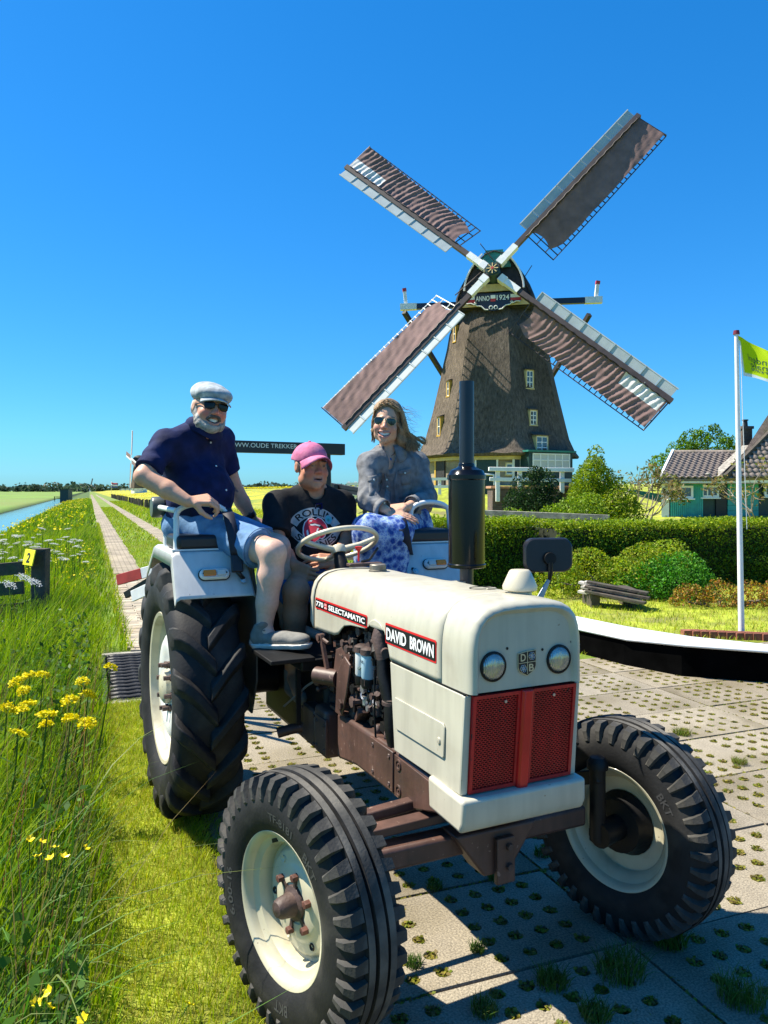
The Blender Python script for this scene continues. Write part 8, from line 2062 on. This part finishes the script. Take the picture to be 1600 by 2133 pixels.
for (u, v, d, lab) in ((50,1205,7.6,'white cow parsley head hanging in front of the dark fence planks'), (72,1215,7.4,'larger white cow parsley head beside the fence post'), (20,1220,7.5,'white cow parsley head at the left picture edge')):
    c = W(u, v, d); g0 = float(ground_z(c.x, c.y)); t = thing('cow_parsley', lab, 'flower', (c.x, c.y, g0), 0, 'white cow parsley on the bank')
    h = link('umbel', um, t); h.location = (0, 0, c.z-g0); h.scale = (1.3, 1.3, 1); h.rotation_euler = (.5, .2, 1); o = link('stem', S1, t); o.location = (0, 0, c.z-g0)
# ---- hedges
def hedge(lab, u0, u1, d0, d1, v0, thick, n, zadd=0., cols=None):
    a, b_ = W(u0, 1022, d0), W(u1, 1022, d1); a.z = b_.z = 0; L = (b_-a).length; d = (b_-a)/L; nb_ = Vector((-d.y, d.x, 0)); top = EYE-(v0-1022)/1600*(d0+d1)/2
    t = thing('hedge', lab, 'hedge', a, 0)
    k = RNG.random(n); x = RNG.uniform(0, L, n); w_ = np.where(k < .62, RNG.uniform(0, .22, n), RNG.uniform(0, thick, n)); h = np.where(k < .62, RNG.uniform(.02, 1, n)*top, top-np.abs(RNG.normal(0, .06, n)))
    lump = wob(np.c_[x*1.3, h*1.6, 0*x], 2.6, 41); w_ = w_-.16*lump-.10*(h < top*.45)+.05; h = h*(1+.05*wob(np.c_[x, 0*x, 0*x], 3, 44))+RNG.normal(0, .015, n)
    P = np.c_[d.x*x+nb_.x*w_, d.y*x+nb_.y*w_, h]; f = np.clip(h/top, 0, 1)
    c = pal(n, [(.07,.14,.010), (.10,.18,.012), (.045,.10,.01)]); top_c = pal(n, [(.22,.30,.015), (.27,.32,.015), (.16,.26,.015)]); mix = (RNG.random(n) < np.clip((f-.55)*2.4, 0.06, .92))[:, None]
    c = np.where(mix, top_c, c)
    m_ = 190; bx_ = RNG.uniform(0, L, m_); bw_ = RNG.uniform(0, thick*.6, m_); hh_ = RNG.uniform(.03, .10, m_); q_ = np.repeat(np.arange(m_), 7); f_ = np.tile(np.arange(7)/6, m_)
    ex = np.c_[d.x*bx_[q_]+nb_.x*bw_[q_], d.y*bx_[q_]+nb_.y*bw_[q_], top-.02+hh_[q_]*f_]+RNG.normal(0, .012, (len(q_), 3)); P = np.r_[P, ex]; c = np.r_[c, pal(len(ex), [(.25,.33,.02), (.19,.29,.02)])]; n = len(P)
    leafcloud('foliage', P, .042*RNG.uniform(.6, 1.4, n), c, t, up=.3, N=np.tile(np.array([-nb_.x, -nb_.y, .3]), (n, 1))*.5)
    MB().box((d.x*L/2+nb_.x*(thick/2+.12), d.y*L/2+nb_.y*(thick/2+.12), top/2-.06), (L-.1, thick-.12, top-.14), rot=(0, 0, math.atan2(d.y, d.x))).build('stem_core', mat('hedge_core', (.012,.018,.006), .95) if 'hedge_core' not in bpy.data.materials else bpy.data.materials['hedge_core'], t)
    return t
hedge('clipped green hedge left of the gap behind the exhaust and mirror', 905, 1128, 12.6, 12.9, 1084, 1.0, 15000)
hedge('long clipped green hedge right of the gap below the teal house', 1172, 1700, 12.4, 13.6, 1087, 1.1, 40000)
# ---- bushes and trees as leaf clusters
def bush(name, lab, cat, c, lobes, n, size, cols, trunk=True, seed=0, shell=.45, gap=0.):
    rng = np.random.default_rng(seed); t = thing(name, lab, cat, (c[0], c[1], c[2])); P = []; tot = sum(l[3]**2 for l in lobes)
    for (lx_, ly, lz, lr, *sq) in lobes:
        m_ = int(n*lr*lr/tot); q = rng.normal(size=(m_, 3)); q /= np.linalg.norm(q, axis=1)[:, None]; rad = lr*(1-shell*rng.random((m_, 1))**2)*(1+.16*wob(q*2+lx_, 3, seed)[:, None]); P.append(q*rad*np.array([1, 1, sq[0] if sq else 1])+np.array([lx_, ly, lz]))
    P = np.concatenate(P); P = P[P[:, 2] > .02]
    cl = wob(P, 2.2/max(l[3] for l in lobes), seed+5)
    if gap: k = wob(P, 5/max(l[3] for l in lobes), seed+9) > -.35*1/gap; P, cl = P[k], cl[k]
    cc = pal(len(P), cols, .2, rng); cc *= (1+.25*cl)[:, None]
    leafcloud('crown', P, size, cc, t, up=.5, rng=rng)
    mb = MB()
    for (lx_, ly, lz, lr, *sq) in lobes: mb.tube([(lx_*.15, ly*.15, -.1), (lx_*.5, ly*.5, lz*.5), (lx_, ly, lz)], [.05*lr+.03, .03*lr+.02, .012], 6)
    mb.build('trunk', BARK, t); return t
def at(u, v, d): return W(u, v, d)
c = at(1105, 1022, 22.); bush('conifer_bush', 'dark green feathery conifer bush in front of the white bridge railing', 'bush', (c.x, c.y, 0), [(-.05,0,1.45,.62,1.1),(.35,0,1.85,.42),(-.35,.1,1.25,.45),(.5,.1,1.3,.5),(0,-.2,.9,.7),(.15,0,2.1,.25)], 9000, .075, [(.012,.035,.012),(.02,.05,.015),(.03,.06,.015)], seed=1)
c = at(1250, 1022, 20.5); bush('shrub', 'large bright yellow-green shrub with a tall shoot left of the teal house', 'shrub', (c.x, c.y, 0), [(-.35,0,1.5,.5),(.35,0,1.35,.62),(-.2,0,2.05,.42),(-.12,0,2.55,.22,1.5),(.75,.1,.95,.5),(-.1,-.2,.8,.8),(.1,0,1.9,.35)], 11000, .075, [(.19,.28,.012),(.25,.31,.015),(.12,.20,.012)], seed=2)
c = at(1185, 1022, 19.5); bush('shrub', 'lower light green shrub between the dark conifer and the tall shrub', 'shrub', (c.x, c.y, 0), [(-.4,0,.9,.4),(.1,0,1.0,.5),(.5,0,1.15,.45),(0,0,.6,.6)], 6500, .065, [(.17,.27,.02),(.22,.31,.03),(.11,.19,.015)], seed=3)
c = at(1085, 1022, 19.); bush('shrub', 'pale green low shrub at the foot of the dark conifer', 'shrub', (c.x, c.y, 0), [(-.2,0,.85,.36),(.25,0,.8,.34),(0,0,.5,.5)], 3800, .06, [(.17,.27,.025),(.22,.30,.04)], seed=4)
c = at(1232, 1022, 24.5); bush('shrub', 'slender leafy shrub rising behind the bridge railing', 'shrub', (c.x, c.y, 0), [(-.2,0,1.9,.45),(.1,0,2.4,.35),(-.3,0,1.4,.5)], 4000, .08, [(.11,.18,.015),(.15,.21,.02)], seed=14)
c = at(1440, 1022, 56.); bush('broad_tree', 'green tree showing above the tiled roof left of the chimney', 'tree', (c.x, c.y, .5), [(-.6,0,3.6,1.3),(1.4,0,4.0,1.6),(.2,0,4.5,1.1),(1.6,0,5.4,.6),(-.2,0,5.0,.5),(.9,.0,5.3,.35,1.8),(3,0,3.6,1.5),(-2.2,0,2.9,.9)], 9000, .2, [(.10,.20,.015),(.14,.25,.02),(.06,.13,.01)], seed=5, gap=1.2)
c = at(1392, 1022, 11.6); bush('shrub', 'vivid green rounded shrub on the lawn before the hedge', 'shrub', (c.x, c.y, 0), [(-.28,0,.25,.33),(.22,0,.36,.36),(.02,-.2,.18,.34),(-.62,0,.14,.26),(.45,.05,.2,.3),(-.05,.1,.42,.26)], 9000, .045, [(.06,.22,.02),(.10,.27,.025),(.05,.16,.02)], seed=6)
c = at(1270, 1022, 11.9); bush('shrub', 'low yellow-green planted mound on the lawn left of the vivid green shrub', 'shrub', (c.x, c.y, 0), [(-.75,0,.2,.40),(-.3,.1,.34,.42),(.15,-.1,.24,.40),(.55,.1,.38,.44),(.95,.2,.46,.42)], 12000, .045, [(.22,.30,.02),(.16,.26,.02),(.28,.30,.03)], seed=7)
c = at(1500, 1022, 10.8); bush('flower_bed', 'low orange brown flower bed on the lawn behind the flagpole', 'flower bed', (c.x, c.y, 0), [(-.45,0,.06,.26),(.0,0,.1,.28),(.45,0,.08,.28),(.9,.1,.1,.3)], 5200, .04, [(.34,.15,.03),(.22,.10,.03),(.30,.24,.03),(.12,.13,.02)], seed=17)
c = at(1130, 1022, 14.4); bush('shrub', 'low green growth filling the gap of the hedge', 'shrub', (c.x, c.y, 0), [(0,0,.4,.42),(.5,0,.35,.4),(-.4,0,.35,.4)], 3000, .05, [(.05,.10,.012),(.08,.15,.02)], seed=12)
def sumac(lab, c, H_, spread, seed, nb=9, size=.2, cols=((.16,.15,.04),(.22,.16,.07),(.13,.16,.03))):
    rng = np.random.default_rng(seed); t = thing('bare_tree', lab, 'tree', c); mb = MB(); tips = []
    def grow(p, d, L, r, lev):
        q = p+d*L*.5+Vector(rng.normal(0, .06*L, 3)); e = p+d*L+Vector((0, 0, .08*L)); mb.tube([p, q, e], [r, r*.8, r*.6], 5, caps=False)
        if lev == 0: tips.append(e); tips.append(q); return
        for _ in range(2+int(rng.random() < .4)):
            nd = (d+Vector(rng.normal(0, .48, 3))+Vector((0, 0, .12))).normalized(); grow(e, nd, L*rng.uniform(.6, .85), r*.62, lev-1)
    for i in range(nb):
        a = rng.uniform(0, 6.28); d = Vector((math.cos(a)*spread, math.sin(a)*spread*.6, 1)).normalized(); grow(Vector((rng.normal(0, .06), 0, -.1)), d, H_*rng.uniform(.28, .4), .035, 3 if i % 2 else 2)
    mb.build('trunk', mat('pale_bark', (.26,.22,.17), .85, var=.2, vscale=8) if 'pale_bark' not in bpy.data.materials else bpy.data.materials['pale_bark'], t)
    P = np.array([tp[:] for tp in tips]); P = np.repeat(P, 6, 0)+rng.normal(0, size*.33, (len(P)*6, 3)); leafcloud('crown', P, size*.62, pal(len(P), cols, .2, rng), t, up=.8, rng=rng, asp=.42)
c = at(1328, 1022, 26.); sumac('open branched young tree with sparse bronze leaves left of the teal house', Vector((c.x, c.y, .15)), 2.5, .75, 3, 8, .24)
c = at(1590, 1022, 25.); sumac('open branched young tree with bronze leaves before the right hand roof', Vector((c.x, c.y, .15)), 2.6, .8, 5, 7, .25)
# ---- distant tree line along the horizon
mb = MB(); rng = np.random.default_rng(4)
P = []; C_ = []
for i in range(330):
    u = rng.uniform(-60, 920); d = rng.uniform(1200, 2400); h = rng.uniform(6, 15)*(1.5 if rng.random() < .12 else 1); x = (u-800)/1600*d; m_ = 46; q = rng.normal(size=(m_, 3)); q /= np.linalg.norm(q, axis=1)[:, None]; P.append(np.c_[x+q[:, 0]*h*rng.uniform(.6, 1.6), d+q[:, 1]*h*.6, h*.5+q[:, 2]*h*.5]); C_.append(np.full((m_, 3), 1.)*np.array((.055,.085,.055))*rng.uniform(.6, 1.3))
o = leafcloud('distant_treeline', np.concatenate(P), 5.5, np.concatenate(C_), up=.5, rng=rng, asp=.9); tag(o, 'low line of far trees along the horizon at the left', 'trees', kind='stuff')
